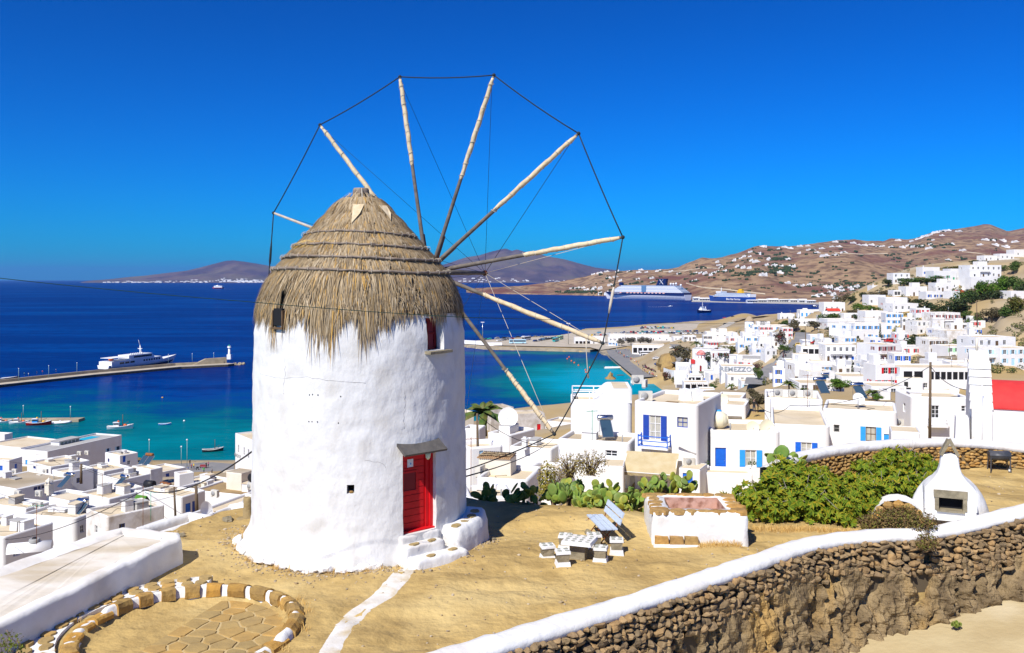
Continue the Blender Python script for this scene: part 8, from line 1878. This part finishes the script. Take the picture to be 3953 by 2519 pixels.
# --- long pier with lighthouse
def pier():
    near=[onz(x,y,1.5) for x,y in ((-120,1506),(0,1484),(200,1462),(370,1444),(700,1414),(880,1405),(905,1402))]; t=thing('stone_pier','long stone pier with low sea wall in the left harbour','pier'); w=9
    P=[Vector((p.x,p.y)) for p in near]; far_=[]
    for i,p in enumerate(P):tg=(P[min(i+1,len(P)-1)]-P[max(i-1,0)]).normalized(); far_.append(p+Vector((-tg.y,tg.x))*w)
    m=MB(); m.rings([[(p.x,p.y,-3) for p in P],[(p.x,p.y,1.5) for p in P],[(p.x,p.y,1.5) for p in far_],[(p.x,p.y,-3) for p in far_]],0,False,False); m.poly([(P[-1].x,P[-1].y,-3),(P[-1].x,P[-1].y,1.5),(far_[-1].x,far_[-1].y,1.5),(far_[-1].x,far_[-1].y,-3)]); m.build('deck',PAVE,t)
    m=MB(); m.rings([[(p.x,p.y,-.6) for p in [q+(g-q)*-.01 for q,g in zip(P,far_)]],[(p.x,p.y,1.2) for p in [q+(g-q)*-.01 for q,g in zip(P,far_)]]],0,False,False); m.build('dark_face',mat('wet_stone',(.10,.085,.06),.8,(.06,.05,.04),1),t)
    m=MB(); a=[q.lerp(g,.86) for q,g in zip(P,far_)]; b=[q.lerp(g,1.0) for q,g in zip(P,far_)]; m.rings([[(p.x,p.y,1.5) for p in a],[(p.x,p.y,3.0) for p in a],[(p.x,p.y,3.0) for p in b],[(p.x,p.y,-2) for p in b]],0,False,False); m.build('sea_wall',QUAY,t)
    e=(P[-1]+far_[-1])/2; d_=(P[-1]-P[-3]).normalized(); q=e-d_*9; m=MB(); m.rings([[(q.x+n_.x*s_,q.y+n_.y*s_,z) for n_,s_ in ((Vector((-d_.y,d_.x)),-1.5),(Vector((-d_.y,d_.x)),4.4))] for z in (1.5,4.8)],0,False,False);
    M=Matrix.Translation((e.x-d_.x*8,e.y-d_.y*8,1.5))@Matrix.Rotation(math.atan2(d_.y,d_.x),4,'Z'); m=MB(); m.rings([[tuple(M@Vector(v)) for v in ((-14,1.5,0),(7,1.5,0),(7,4.4,0),(-14,4.4,0))],[tuple(M@Vector(v)) for v in ((-6,1.8,3.4),(7,1.8,3.6),(7,4.2,3.6),(-6,4.2,3.4))]],0,True,False,False,True); m.build('end_bastion',QUAY,t)
    r_=random.Random(4)
    for k in range(12):b=MB(); s=r_.uniform(.8,1.8); b.ell((0,0,0),s,s,s*.7,7,5,0,False,.3,k); b.build('breakwater_rock',QUAY,t,(e.x+d_.x*(1+k*.7),e.y+d_.y*(1+k*.7)+r_.uniform(-2,3),.1))
    p=at(885,1394,590); p.z=1.5; l=thing('harbour_beacon','small white lighthouse at the pier end','lighthouse',p); MB().box(-1.3,-1.3,0,1.3,1.3,3.2).build('base',SHIPW,l); MB().lathe([(.85,3.2),(.6,7.8)],12).build('tower',SHIPW,l); MB().lathe([(1.3,7.8),(1.3,8.1)],12).lathe([(1.15,8.1),(1.15,8.9)],12,cap1=False).build('gallery',SHIPW,l); MB().lathe([(.5,8.1),(.5,9.2),(.1,9.8)],10).build('lantern',GREEN,l)
    for k,(x,y) in enumerate(((72,1471),(188,1458),(297,1445),(742,1405),(825,1402),(650,1408))):lamp_post(['lamp post on the pier near the yacht bow','second lamp post on the long pier','third lamp post on the long pier','lamp post on the pier ahead of the ferry bow','lamp post on the pier by the bastion','thin lamp post just behind the ferry bow'][k],onz(x,y,1.6),6.5)
    # small fishing pier
    t=thing('fishing_pier','short stone jetty with fishing boats at the left','pier'); A,B_=onz(-40,1622,1.0),onz(303,1618,1.0); m=MB(); n=Vector((0,5,0)); m.rings([[(A.x,A.y,-2),(A.x,A.y,1.0),(A.x,A.y+5,1.0),(A.x,A.y+5,-2)],[(B_.x,B_.y,-2),(B_.x,B_.y,1.0),(B_.x,B_.y+5,1.0),(B_.x,B_.y+5,-2)]],0,False,False); m.quad((B_.x,B_.y,-2),(B_.x,B_.y+5,-2),(B_.x,B_.y+5,1),(B_.x,B_.y,1)); m.build('deck',QUAY,t)
    for k,(x,y) in enumerate(((90,1608),(272,1612))):lamp_post(['lamp post on the fishing jetty left','lamp post at the fishing jetty end'][k],onz(x,y,1.05),4.2)
def lamp_post(label,p,h,r=.09):
    t=thing('lamp_post',label,'lamp post',p,0,'lamp posts around the harbour'); MB().tube([(0,0,0),(0,0,h)],[r*1.3,r],6).build('post',mat('lamp_green',(.25,.38,.36),.5),t); MB().ell((0,0,h+.15),.22,.22,.25,8,6).build('globe',SHIPW,t)
pier()
for k,(x,y,h) in enumerate(((1863,1309,24),(2194,1328,27))):p=onz(x,y,2.4); t=thing('light_mast',['tall floodlight mast at the left of the car park quay','tall floodlight mast over the car park'][k],'light mast',p); MB().tube([(0,0,0),(0,0,h*.62)],[.35,.2],8).build('mast',METAL,t); MB().box(-1.5,-.3,h*.62,1.5,.3,h*.62+.5).build('floodlights',SHIPW,t)
def breakwater():
    t=thing('harbour_wall','white painted breakwater wall left of the car park','wall'); A,B_=onz(1775,1327,1.8),onz(1872,1333,1.8); m=MB(); d_=(B_-A).normalized(); m.rings([[(p.x,p.y,1.7),(p.x,p.y,5.2),(p.x,p.y+1.5,5.2),(p.x,p.y+1.5,0)] for p in (A,B_)],0,False,False); m.build('wall',SHIPW,t)
    A,B_=onz(1878,1334,1.8),onz(1938,1334,1.8); m=MB(); m.box(A.x,A.y-1,1.8,B_.x,B_.y+1,4.4); m.build('kiosk',SHIPW,t)
    t=thing('curved_wall','tall white curved retaining wall above the beach bar','wall'); pts=[ground(x,y) for x,y in ((2562,1452),(2590,1462),(2625,1466),(2655,1462))]; z=max(p.z for p in pts); m=MB(); P=smooth_line(resample([(p.x,p.y,p.z) for p in pts],1.0),4); m.rings([[(p.x,p.y,p.z-2) for p in P],[(p.x,p.y,p.z+4.6) for p in P],[(p.x,p.y+.6,p.z+4.6) for p in P],[(p.x,p.y+.6,p.z-2) for p in P]],0,False,False); m.build('wall',WHITE_N,t)
    p=ground(2576,1410); t=thing('rock_mound','ochre rock mound between promenade and harbour road','rock',p); m=MB(); m.ell((0,0,-1),5.5,9,8,18,10,0,False,.0); m.disp(1.3,.35,4); m.build('rock',mat('ochre_rock',(.36,.24,.09),.95,(.24,.16,.07),.3,6,.3,.8),t)
    p=onz(2357,1462,0); t=thing('sea_rock','jagged ochre rock standing in the shallow bay','rock',p); m=MB(); m.lathe([(3.4,-1),(3.0,.4),(1.8,1.2),(1.1,2.4),(.5,3.6),(.05,4.2)],14); m.disp(.9,.6,4); m.build('rock',mat('ochre_rock',(.36,.24,.09)),t)
    p=onz(2395,1448,0); o=MB().ell((0,0,0),2.4,1.0,.35,10,5,0,False,.3,2).build('sea_rock',mat('wet_rock',(.10,.07,.04),.6),loc=p); tag(o,'flat wet reef just right of the jagged rock','rock')
    r_=random.Random(3)
    for k in range(9):p=onz(2440+k*7,1446+k*2.2,.4); b=MB(); s=r_.uniform(1,2.2); b.ell((0,0,0),s,s,s*.7,8,5,0,False,.3,k); o=b.build('shore_rock',MATS['ochre_rock'],loc=p); tag(o,'ochre shore rock at the end of the promenade','rock','rocks at the promenade end')
breakwater()
# new port sheds
PORT=[(2905,1166,40),(2945,1165,36),(2985,1164,40),(3028,1164,36),(3066,1165,30),(3100,1166,30),(3132,1168,34),(2720,1159,40),(2690,1157,26)]
for k,(x,y,w) in enumerate(PORT):
    p=onz(x,y,2.0); wm=w*p.y/F; mb=MB(); mb.box(-wm/2,0,-2,wm/2,14,6+k % 3); mb.box(-wm/2-1,-3,4.6,wm/2+1,0,5.0)
    for j in range(int(wm/4)):mb.box(-wm/2+1+j*4,-.2,.3,-wm/2+3.4+j*4,.05,3.2,1)
    o=mb.build('port_shed',[WHITE,GLASS],loc=p); tag(o,'low white terminal building on the new port quay','building','buildings of the new port quay')
p1_,p2_=onz(2670,1162,1.5),onz(3160,1172,1.5); m=MB(); m.rings([[(2*0+p1_.x,p1_.y,-2),(p1_.x,p1_.y,1.8),(p1_.x+20,p1_.y+90,1.8)],[(p2_.x,p2_.y,-2),(p2_.x,p2_.y,1.8),(p2_.x+60,p2_.y+90,1.8)]],0,False,False); struct(m.build('new_port_quay',CONC))

# ================================================================== vehicles
def car_mesh(v):
    mb=MB(); L_,W,h=(4.0,1.7,1.5) if v==0 else (4.3,1.75,1.45) if v==1 else (4.2,1.8,1.75)
    pr={0:[(-2.0,.35),(-1.95,.9),(-1.2,1.0),(-.6,1.48),(1.3,1.48),(1.85,1.0),(2.0,.9),(2.0,.35)],1:[(-2.15,.35),(-2.1,.8),(-1.1,.95),(-.5,1.42),(.8,1.42),(1.5,1.0),(2.15,.92),(2.15,.35)],2:[(-2.1,.4),(-2.08,1.0),(-1.3,1.1),(-.9,1.72),(1.9,1.72),(2.05,1.1),(2.1,.9),(2.1,.4)]}[v]
    R=[[(x,y,z) for x,z in pr] for y in (-W/2,W/2)]; n=len(pr)
    mb.rings([[R[0][i] for i in range(n)],[R[1][i] for i in range(n)]],0,True,False); mb.poly(R[0][::-1],0); mb.poly(R[1],0)
    a,b,c_,d_=pr[2],pr[3],pr[4],pr[5]
    for s_ in (-1,1):y=s_*(W/2+.012); q=[(a[0]+.25,a[1]+.03),(b[0]+.08,b[1]-.1),(c_[0]-.08,c_[1]-.1),(d_[0]-.2,d_[1]+.03)]; mb.poly([(x,y,z) for x,z in (q if s_<0 else q[::-1])],1)
    for p,q in ((a,b),(c_,d_)):nx,nz=(q[1]-p[1]),-(q[0]-p[0]); l=math.hypot(nx,nz); o=(-abs(nx)/l*.015 if p is a else abs(nx)/l*.015,.015); mb.quad((p[0]+(q[0]-p[0])*.12+o[0],-W/2+.12,p[1]+(q[1]-p[1])*.12+o[1]),(p[0]+(q[0]-p[0])*.12+o[0],W/2-.12,p[1]+(q[1]-p[1])*.12+o[1]),(p[0]+(q[0]-p[0])*.9+o[0],W/2-.18,p[1]+(q[1]-p[1])*.9+o[1]),(p[0]+(q[0]-p[0])*.9+o[0],-W/2+.18,p[1]+(q[1]-p[1])*.9+o[1]),1)
    for x in (-L_*.31,L_*.31):
        for s_ in (-1,1):mb.tube([(x,s_*(W/2-.18),.31),(x,s_*(W/2+.02),.31)],.31,10,2)
    return mb.mesh('car',[SHIPW,GLASS,BLACKP])
CARM=[car_mesh(v) for v in range(3)]
CARC={'white':(.75,.75,.75),'silver':(.42,.44,.46),'black':(.02,.02,.025),'dark blue':(.02,.05,.18),'red':(.55,.02,.02),'grey':(.18,.19,.2),'light blue':(.10,.32,.50),'yellow':(.80,.50,.02),'green':(.03,.16,.10),'turquoise':(.02,.42,.42)}
CARP={k:mat('car_paint_'+k.replace(' ','_'),v,.3,spec=.5) for k,v in CARC.items()}
def car(px,py,colr,rz,label=None,v=0,p=None,group='cars parked in the harbour car park',z=None):
    p=p or (onz(px,py,z) if z is not None else ground(px,py)); o=link('parked_car',CARM[v],loc=(p.x,p.y,p.z+.02),rz=rz); o.material_slots[0].link='OBJECT'; o.material_slots[0].material=CARP[colr]; tag(o,label or 'small %s car parked in the crowded harbour car park' % colr,'car',group); return o
rc_=random.Random(11); cols=['white']*5+['silver']*4+['black']*4+['dark blue']*3+['red']*2+['grey']*3+['light blue','yellow','green','turquoise','white']
ROWN=['in the row under the sail tip rope','in the row behind the customs hall','in the row behind the warehouse left half','in the front row behind the warehouse','in the row behind the warehouse right end','in the right row by the long white block','in the upper lot middle row','in the upper lot back row','beside the white harbour kiosk','left of the blue coach','along the sea edge behind the blue coach','left of the turquoise coach','behind the turquoise coach']
for ri,(xa,ya,xb,yb,n,rz) in enumerate(((2262,1296,2360,1293,13,1.5),(2345,1290,2480,1287,17,1.6),(2400,1284,2560,1281,19,1.6),(2470,1288,2610,1286,17,1.5),(2560,1282,2690,1279,16,1.6),(2610,1290,2720,1287,13,1.5),(2466,1268,2600,1267,17,1.55),(2480,1264,2560,1263.5,9,1.55),(1875,1310,1960,1306,7,.6),(1925,1316,1975,1309,6,.8),(1975,1302,2090,1300,6,.3),(2065,1318,2130,1308,8,.9),(2090,1310,2140,1303,5,.9))):
    for k in range(n):
        if rc_.random()<.1:continue
        x,y=xa+(xb-xa)*k/(n-1)+rc_.uniform(-1,1),ya+(yb-ya)*k/(n-1)+rc_.uniform(-.6,.6); c_=rc_.choice(cols); vv=rc_.randrange(3); car(x,y,c_,rz+rc_.uniform(-.06,.06),'small %s %s parked %s' % (c_,('hatchback','saloon car','tall van')[vv],ROWN[ri]),vv,z=2.42)
for lab,x,y,c_,rz,v in (('yellow taxi driving up the valley street',3081,1336,'yellow',1.1,0),('yellow taxi in front of the white van',3008,1408,'yellow',1.0,0),('white van parked on the valley street',3017,1398,'white',1.0,2),('dark blue jeep parked beside the promenade',2540,1409,'dark blue',.1,2),('white car behind the dark blue jeep',2532,1386,'white',.1,0),('red car on the curved harbour road',2610,1354,'red',1.3,0),('white car on the harbour road bend',2598,1344,'white',.4,1),
                              ('white car beside the domed church wall',2611,1404,'white',.5,1),('black jeep on the coast road',2798,1252,'black',.2,2),('lone red car on the empty seafront lot',2796,1225,'red',.1,0),('white van on the coast road ramp',2788,1276,'white',.8,2),('red car in the hillside row',3148,1327,'red',.1,0),('black pickup in the hillside row',3162,1328,'black',.1,2),('second red car in the hillside row',3182,1328,'red',.1,1),('third red car in the hillside row',3204,1327,'red',.1,1),
                              ('dark blue van in the hillside row',3220,1325,'dark blue',.1,2),('silver car at the end of the hillside row',3240,1327,'silver',.2,0),('silver car below the green hillside shrubs',3258,1425,'silver',.15,1),('silver car behind the other near the conifer',3270,1417,'silver',.15,1),('white jeep under the cypress',3405,1322,'white',.1,2),('red jeep beside the cypress',3435,1321,'red',.1,2),('blue car right of the red jeep',3460,1333,'dark blue',.1,0),('silver car below the white jeep',3398,1333,'silver',.1,1),('white small car by the blue hotel lot',3425,1334,'white',.1,0),
                              ('blue car under the crest pergola',3755,1092,'dark blue',.3,0),('dark car at the seafront bend',2828,1223,'black',.2,1),('white car on the road bend by the brown tree',3160,1268,'white',.3,1),('light blue car beside the sunken road',2312,1286,'light blue',.2,2)):car(x,y,c_,rz,lab,v,group='cars on the town streets')
def bus(label,px,py,rz,colr,z=2.45,L_=12):
    p=onz(px,py,z); t=thing('coach',label,'bus',(p.x,p.y,z),rz,'coaches at the harbour'); MB().box(-L_/2,-1.25,.35,L_/2,1.25,3.3,0,None,.06).build('body',colr,t); MB().box(-L_/2+.4,-1.262,1.5,L_/2-.3,1.262,2.75).build('window_band',GLASS,t); MB().box(L_/2-.02,-1.1,1.2,L_/2+.03,1.1,2.9).build('windscreen',GLASS,t); MB().box(-L_/2-.03,-1.0,1.5,-L_/2+.02,1.0,2.7).build('rear_window',GLASS,t)
    for x in (-L_*.28,L_*.32):
        for s_ in (-1,1):MB().tube([(x,s_*.95,.48),(x,s_*1.27,.48)],.48,12).build('wheel',BLACKP,t)
bus('white coach nearest the promenade',2509,1381,math.radians(188),SHIPW,2.45,11.5); bus('white coach behind the nearest one',2500,1372,math.radians(188),SHIPW,2.45,11.5); bus('blue and white coach on the car park quay',1998,1325,0.02,PALEB,2.4,14); bus('turquoise coach on the car park',2145,1317,math.radians(250),CARP['turquoise'],2.4,11); bus('grey coach behind the turquoise one',2163,1309,math.radians(250),PGREEN,2.4,11); bus('white coach parked beyond the blue coach',2032,1312,math.radians(240),SHIPW,2.4,12)
def bike_mesh():
    mb=MB()
    for x in (-.6,.6):mb.lathe([(.3,-.05),(.33,0),(.3,.05)],10,(0,0,0),cap0=True); k=30; mb.v[-k:]=[(p[0]+x,p[2],p[1]+.33) for p in mb.v[-k:]]
    mb.box(-.35,-.12,.35,.3,.12,.75,1); mb.box(-.75,-.14,.72,.05,.14,.86,0); mb.bar((.6,0,.33),(.38,0,1.02),.08,.08,2); mb.bar((.38,-.32,1.02),(.38,.32,1.02),.05,.05,0); mb.box(.36,-.12,.85,.5,.12,1.05,1)
    return mb.mesh('motorbike',[BLACKP,GREYP,METAL])
BIKE=bike_mesh(); BC=['white','black','silver','red','dark blue','black']
for (xa,ya,xb,yb,n,where) in ((2480,1415,2530,1436,26,'in the cluster beside the promenade'),(2488,1412,2500,1424,6,'in the cluster beside the promenade'),(3022,1370,3052,1345,12,'along the valley street kerb'),(3020,1384,3036,1374,8,'along the valley street kerb'),(2946,1426,2972,1424,9,'before the courtyard building')):
    for k in range(n):
        p=ground(xa+(xb-xa)*k/n+rc_.uniform(-2,2),ya+(yb-ya)*k/n+rc_.uniform(-2,2)); c_=rc_.choice(BC); o=link('motorbike',BIKE,loc=(p.x,p.y,max(p.z,0)+.1),rz=rc_.uniform(1.2,2.0)); o.material_slots[1].link='OBJECT'; o.material_slots[1].material=CARP[c_]; tag(o,'%s motorbike parked %s' % (c_,where),'motorbike','motorbikes parked '+where)
# red street barriers
for k,(x,y) in enumerate(((2968,1434),(2983,1432),(3000,1414))):p=ground(x,y); o=MB().box(-1,-.25,0,1,.25,.9,0,None,.08).build('street_barrier',RED,loc=(p.x,p.y,p.z+.12)); tag(o,'red plastic barrier across the valley street','barrier','red barriers on the valley street')

# ================================================================== people
def person_mesh(v):
    vs_=[(0,0,.92),(0,0,1.12),(0,.0,1.36),(0,0,1.50),(0,.02,1.60),(0,.02,1.72),(.10,0,.88),(-.10,0,.88),(.19,0,1.40),(-.19,0,1.40)]; rd=[.15,.125,.15,.06,.085,.09,.10,.10,.065,.065]; ed=[(0,1),(1,2),(2,3),(3,4),(4,5),(0,6),(0,7),(2,8),(2,9)]
    s=(.0,.16,-.05)[v]
    for sx,hip,sh,st_ in ((1,6,8,s),(-1,7,9,-s)):
        k=len(vs_); vs_ += [(sx*.10,st_*.6,.48),(sx*.10,st_*.9,.07),(sx*.11,st_*.9+.14*-1,.04)]; rd += [.062,.045,.04]; ed += [(hip,k),(k,k+1),(k+1,k+2)]
        k=len(vs_); el=((sx*.26,-st_*.5+.02,1.12),(sx*.25,-st_*.8-.06,.88),(sx*.25,-st_*.9-.08,.80)) if v<2 else ((sx*.28,-.05,1.15),(sx*.16,-.28,1.22),(sx*.12,-.34,1.25)); vs_ += list(el); rd += [.048,.036,.035]; ed += [(sh,k),(k,k+1),(k+1,k+2)]
    me=bpy.data.meshes.new('p'); me.from_pydata(vs_,ed,[]); o=bpy.data.objects.new('p',me); COL.objects.link(o); m=o.modifiers.new('s','SKIN');
    for i,r_ in enumerate(rd):me.skin_vertices[0].data[i].radius=(r_,r_*.8)
    me.skin_vertices[0].data[0].use_root=True; sb=o.modifiers.new('b','SUBSURF'); sb.levels=1; bpy.context.view_layer.update()
    out=bpy.data.meshes.new_from_object(o.evaluated_get(bpy.context.evaluated_depsgraph_get())); bpy.data.objects.remove(o); out.materials.clear()
    for mm in (SKIN,SHIPW,TROUS,HAIR):out.materials.append(mm)
    for p in out.polygons:z=p.center.z; ax=abs(p.center.x); p.material_index=3 if z>1.70 or (z>1.58 and p.center.y>.05) else 0 if z>1.46 or (ax>.2 and z<1.15) else 1 if z>.93 else 2 if z>.3 else 0; p.use_smooth=True
    out.name='person'; return out
SKIN=mat('skin',(.42,.25,.17),.6); TROUS=mat('trousers',(.04,.05,.09),.8); HAIR=mat('hair',(.04,.025,.015),.7)
PM=[person_mesh(v) for v in range(3)]; SHC={'white':(.75,.75,.73),'red':(.55,.04,.05),'black':(.02,.02,.02),'blue':(.04,.14,.45),'pink':(.62,.22,.28),'orange':(.65,.22,.04),'green':(.05,.60,.04),'turquoise':(.05,.42,.45),'yellow':(.70,.50,.05),'grey':(.25,.25,.26)}
SHM={k:mat('shirt_'+k,v,.85) for k,v in SHC.items()}
def person(p,colr,label,rz,v=0,group=None):
    o=link('person',PM[v],loc=p,rz=rz); o.material_slots[1].link='OBJECT'; o.material_slots[1].material=SHM[colr]; return tag(o,label,'person',group)
rp=random.Random(5); sc_=list(SHC)
sc_=[c for c in sc_ if c != 'green']
for (xa,ya,xb,yb,n) in ((2376,1352,2400,1372,16),(2405,1376,2445,1392,18),(2446,1396,2470,1412,10),(2480,1430,2520,1452,16),(2500,1440,2535,1460,9),(2410,1350,2428,1354,4)):
    for k in range(n):p=onz(xa+(xb-xa)*k/n+rp.uniform(-5,5),ya+(yb-ya)*k/n+rp.uniform(-3,3),2.4); c_=rp.choice(sc_); person(p,c_,'tiny person in %s on the harbour promenade' % c_,rp.uniform(0,6),rp.randrange(3),'people strolling on the harbour promenade')
for x,y,c_ in ((94,1448,'turquoise'),(110,1450,'white'),(142,1443,'black'),(164,1440,'red'),(216,1434,'white')):person(onz(x,y,1.52),c_,'person in a %s top walking on the long pier' % c_,rp.uniform(0,6),rp.randrange(2),'people on the long pier')
for x,y,c_,lab in ((726,1822,'blue','person in a blue top at the shore tables beside the white tower'),(739,1812,'red','person in a dark red top near the stroller on the shore'),(748,1810,'yellow','person in an orange-yellow top near the stroller'),(787,1826,'green','person in a bright green shirt with raised arm by the shore'),(796,1806,'black','person in black beside the red bench on the shore'),(804,1803,'pink','person in pink sitting by the shore bench'),(733,1796,'black','person in dark clothes at the water edge of the shore'),(818,1832,'grey','person in grey at the shore cafe tables')):person(onz(x,y,1.55),c_,lab,rp.uniform(0,6),2 if 'raised' in lab or 'sitting' in lab else rp.randrange(2),'people on the shore left of the mill')
for x,y,c_,lab in ((2911,1602,'black','lone person in black on the lower valley street'),(2973,1452,'red','pedestrian in red and white on the valley street'),(2975,1446,'blue','pedestrian in blue further up the valley street')):person(ground(x,y)+Vector((0,0,.12)),c_,lab,rp.uniform(0,6),1)
sheet('shore_paving',((640,1870),(900,1870),(905,1790),(820,1783),(640,1790)),1.54,ASPH)
def shore_furniture():
    for k,(x,y) in enumerate(((812,1838),(822,1842),(806,1845))):
        p=onz(x,y,1.55); t=thing('cafe_chair','white cafe chair on the shore left of the mill','chair',p,k*1.1,'white cafe chairs on the shore'); MB().box(-.22,-.22,.42,.22,.22,.46).build('seat',SHIPW,t); MB().box(-.22,.18,.46,.22,.22,.95).build('backrest',SHIPW,t)
        for a in (-.19,.19):
            for b in (-.19,.19):MB().bar((a,b,0),(a,b,.42),.04).build('leg',SHIPW,t)
    p=onz(785,1806,1.55); t=thing('park_bench','dark red bench on the shore by the sea wall','bench',p); MB().box(-1,-.25,.4,1,.25,.46).build('seat',MAROON,t); MB().box(-1,.22,.5,1,.27,.95).build('backrest',MAROON,t); [MB().box(x-.05,-.22,0,x+.05,.22,.4).build('leg',BLACKP,t) for x in (-.8,.8)]
    p=onz(762,1812,1.55); t=thing('stroller','black baby stroller on the shore paving','stroller',p,.4); MB().ell((0,0,.6),.4,.28,.25,8,6).build('hood',BLACKP,t); MB().bar((.3,0,.5),(.7,0,1.0),.04).build('handle',BLACKP,t); [MB().ell((x,y,.13),.13,.03,.13,8,6).build('wheel',BLACKP,t) for x in (-.3,.3) for y in (-.22,.22)]
    for lab,x,y,h in (('shore lamp post left of the beach tables',576,1770,5.5),('shore lamp with square lantern by the sea wall',722,1800,7.5),('bent shore lamp by the blue shirt person',700,1792,5.0)):lamp_post(lab,onz(x,y,1.5),h,.07)
shore_furniture()

# ================================================================== poles, roof clutter, wires on the near right roofs
pole('wooden utility pole with curly wires before the balcony house at right',at(3589,1690,90),at(3592,1397,90),.16); pole('slim wooden pole right behind the mill by the palm',at(1846,1800,68),at(1842,1595,68),.11,arms=False); pole('dark pole with cone lamp among the left roofs',at(760,1972,88),at(757,1868,88),.2); pole('thin leaning brown pole by the blue shutter house',at(678,1990,86),at(672,1878,86),.12); pole('black power pole in the middle of the left roofs',at(313,1852,122),at(314,1790,122),.2); pole('tall thin pole on the hillside above green balconies',at(3772,1260,380),at(3770,1158,380),.2,arms=False); pole('thin pole beside the valley taverna',at(3113,1378,330),at(3108,1258,330),.18,arms=False); pole('thin pole below the hillside grove',at(3665,1410,268),at(3664,1330,268),.12,arms=False); pole('brown pole at the three-storey house',at(3417,1450,280),at(3422,1368,280),.14,arms=False)
cable('sagging black wire from the right pole to the upper hotel',[at(3592,1412,90),at(3050,1565,84),at(2900,1528,96)],.03,1.2); cable('black wire from the right pole toward the chapel',[at(3592,1412,90),at(3752,1506,60)],.03,.6); cable('black wire sagging from the slim pole to the low wing',[at(1842,1600,68),at(2152,1716,74.5)],.025,.8); cable('black cable from the mill to the sail tip side roof',[at(1792,1840,22.5),at(2140,1690,70)],.02,.3); cable('wire between the left roof poles',[at(757,1880,88),at(314,1796,122)],.025,.8); cable('wire from the left roof pole to the picture edge',[at(757,1885,88),at(314,1960,90),at(-60,1880,110)],.02,.6)
cable('thin wire over the left roofs from pole to tower',[at(672,1885,86),at(300,1800,120),at(-60,1760,150)],.02,.5)
solar('solar heater with silver tank on the gravel wing roof',at(2345,1690,76.0),math.radians(8),.98,1,None,46)
antenna('green zigzag antenna on the gravel wing roof',at(2286,1700,74.5),2.6,.4,GREEN); antenna('large green panel antenna over the left roofs',at(141,2100,66),3.0,.2,GREEN,kind=1); antenna('rusty roof mast in front of the blue-shaded house',at(1818,1905,56),3.6,.3,RUST,kind=1); antenna('yagi antenna on the white house by the cream tank',at(2975,1610,79),2.4,.6); antenna('orange-tipped antenna mast on the sea terrace wing',at(2436,1545,78),2.0,.5); antenna('rusty mast on the air conditioner roof',at(3117,1572,90),3.4,.2,RUST,kind=1); antenna('mast antenna before the peeling long wall',at(582,2010,78),2.6,.1,GREEN); antenna('wooden mast with orange box before the peeling wall',at(552,2036,72),3.4,.3,METAL,kind=1); antenna('thin antenna on the solar house neighbours',at(142,1822,125),2.6,.2); antenna('pole antenna on the junk roof',at(395,1925,104),3.0,.5,METAL,kind=1)
for lab,p,s,rz in (('square air conditioner on the sea terrace wing roof',at(2461,1484,85),1.3,0),('slim air conditioner next to the square one',at(2489,1496,83),1.1,1.2),('air conditioner with grid guard on the balcony house roof',at(2492,1550,75),1.3,.1),('first of three air conditioners on the roof wall',at(3003,1530,93.5),1.15,0),('middle of three air conditioners on the roof wall',at(3061,1532,93.5),1.15,0),('last of three air conditioners on the roof wall',at(3120,1534,93.5),1.15,0),('air conditioner over the porch with blue door',at(2660,1799,70.6),1.0,.3),('wall air conditioner beside the light blue shutters',at(3470,1645,84),1.0,0)):ac_unit(lab,p,rz,s)
dish('large white dish on the house with light blue shutters',at(3312,1562,88),.1,.62,25); dish('left one of two pale dishes by the cream tank',at(2905,1672,75),-.1,.55,15,TANKC); dish('right one of two pale dishes by the cream tank',at(2957,1676,74.5),.15,.66,12,TANKC); dish('dish on the roof beyond the balcony house',at(2788,1566,92),-.3,.65,20,TANKC); dish('dish on the roof of the house behind the pole',at(3680,1522,99.5),.1,.6,20); dish('dish on the sunlit gable roof near the bar',at(2768,1424,360),0,.9,20)
solar('solar heater behind the dish of the wide roof house',at(3325,1540,108),.1,1.1); solar('solar heater behind the three air conditioners',at(3180,1520,112),.1,1.15); solar('solar heater lying on the far hotel roof',at(3195,1478,190),.1,1.2)
def cream_tank():
    p=at(2776,1648,76); t=thing('water_tank','round cream plastic water tank with blue lid','water tank',(p.x,p.y,42.15),.2); b=MB(); b.lathe([(.35,.0),(.70,.25),(.80,.7),(.70,1.15),(.35,1.40),(.2,1.45)],20); b.build('tank',TANKC,t); MB().lathe([(.22,1.44),(.22,1.54),(.05,1.58)],14).build('lid',SKYB,t); r_=MB()
    for a in range(8):q=a*PI/4; r_.tube([(.83*math.cos(q),.83*math.sin(q),.3),(.83*math.cos(q),.83*math.sin(q),.7),(.72*math.cos(q),.72*math.sin(q),1.15)],.03,5)
    r_.build('rib',TANKC,t)
    for k,(x,y) in enumerate(((2645,1536),(2690,1537))):p=at(x,y,75.5); t=thing('water_tank',['left of two white cube tanks on the balcony house roof','right of two white cube tanks on the balcony house roof'][k],'water tank',(p.x,p.y,h1.location.z+h1['h']-.34),.36); b=MB(); b.box(-.42,-.4,0,.42,.4,1.0,0,None,.05); b.build('tank',PLASTIC,t); MB().lathe([(.16,1.0),(.16,1.05)],10).build('lid',PLASTIC,t)
cream_tank()
for k,(x,y,d_) in enumerate(((2668,1800,69),)):pass
def plant_pots():
    for lab,x,y,d_ in (('potted plant beside the bright blue door',2731,1805,72.6),('white flower pot under the blue shuttered window',2895,1806,72.7),('second flower pot under the blue shuttered window',2915,1806,72.7)):
        p=at(x,y,d_); t=thing('flower_pot',lab,'flower pot',p); MB().lathe([(.10,0),(.14,.24)],10).build('pot',FRAMEW,t); V,Q=leaves(60,[((0,0,.4),(.16,.16,.2))],.1,int(x)); link('plant',npmesh('plant',V,Q,LEAFM['green']),t)
plant_pots()
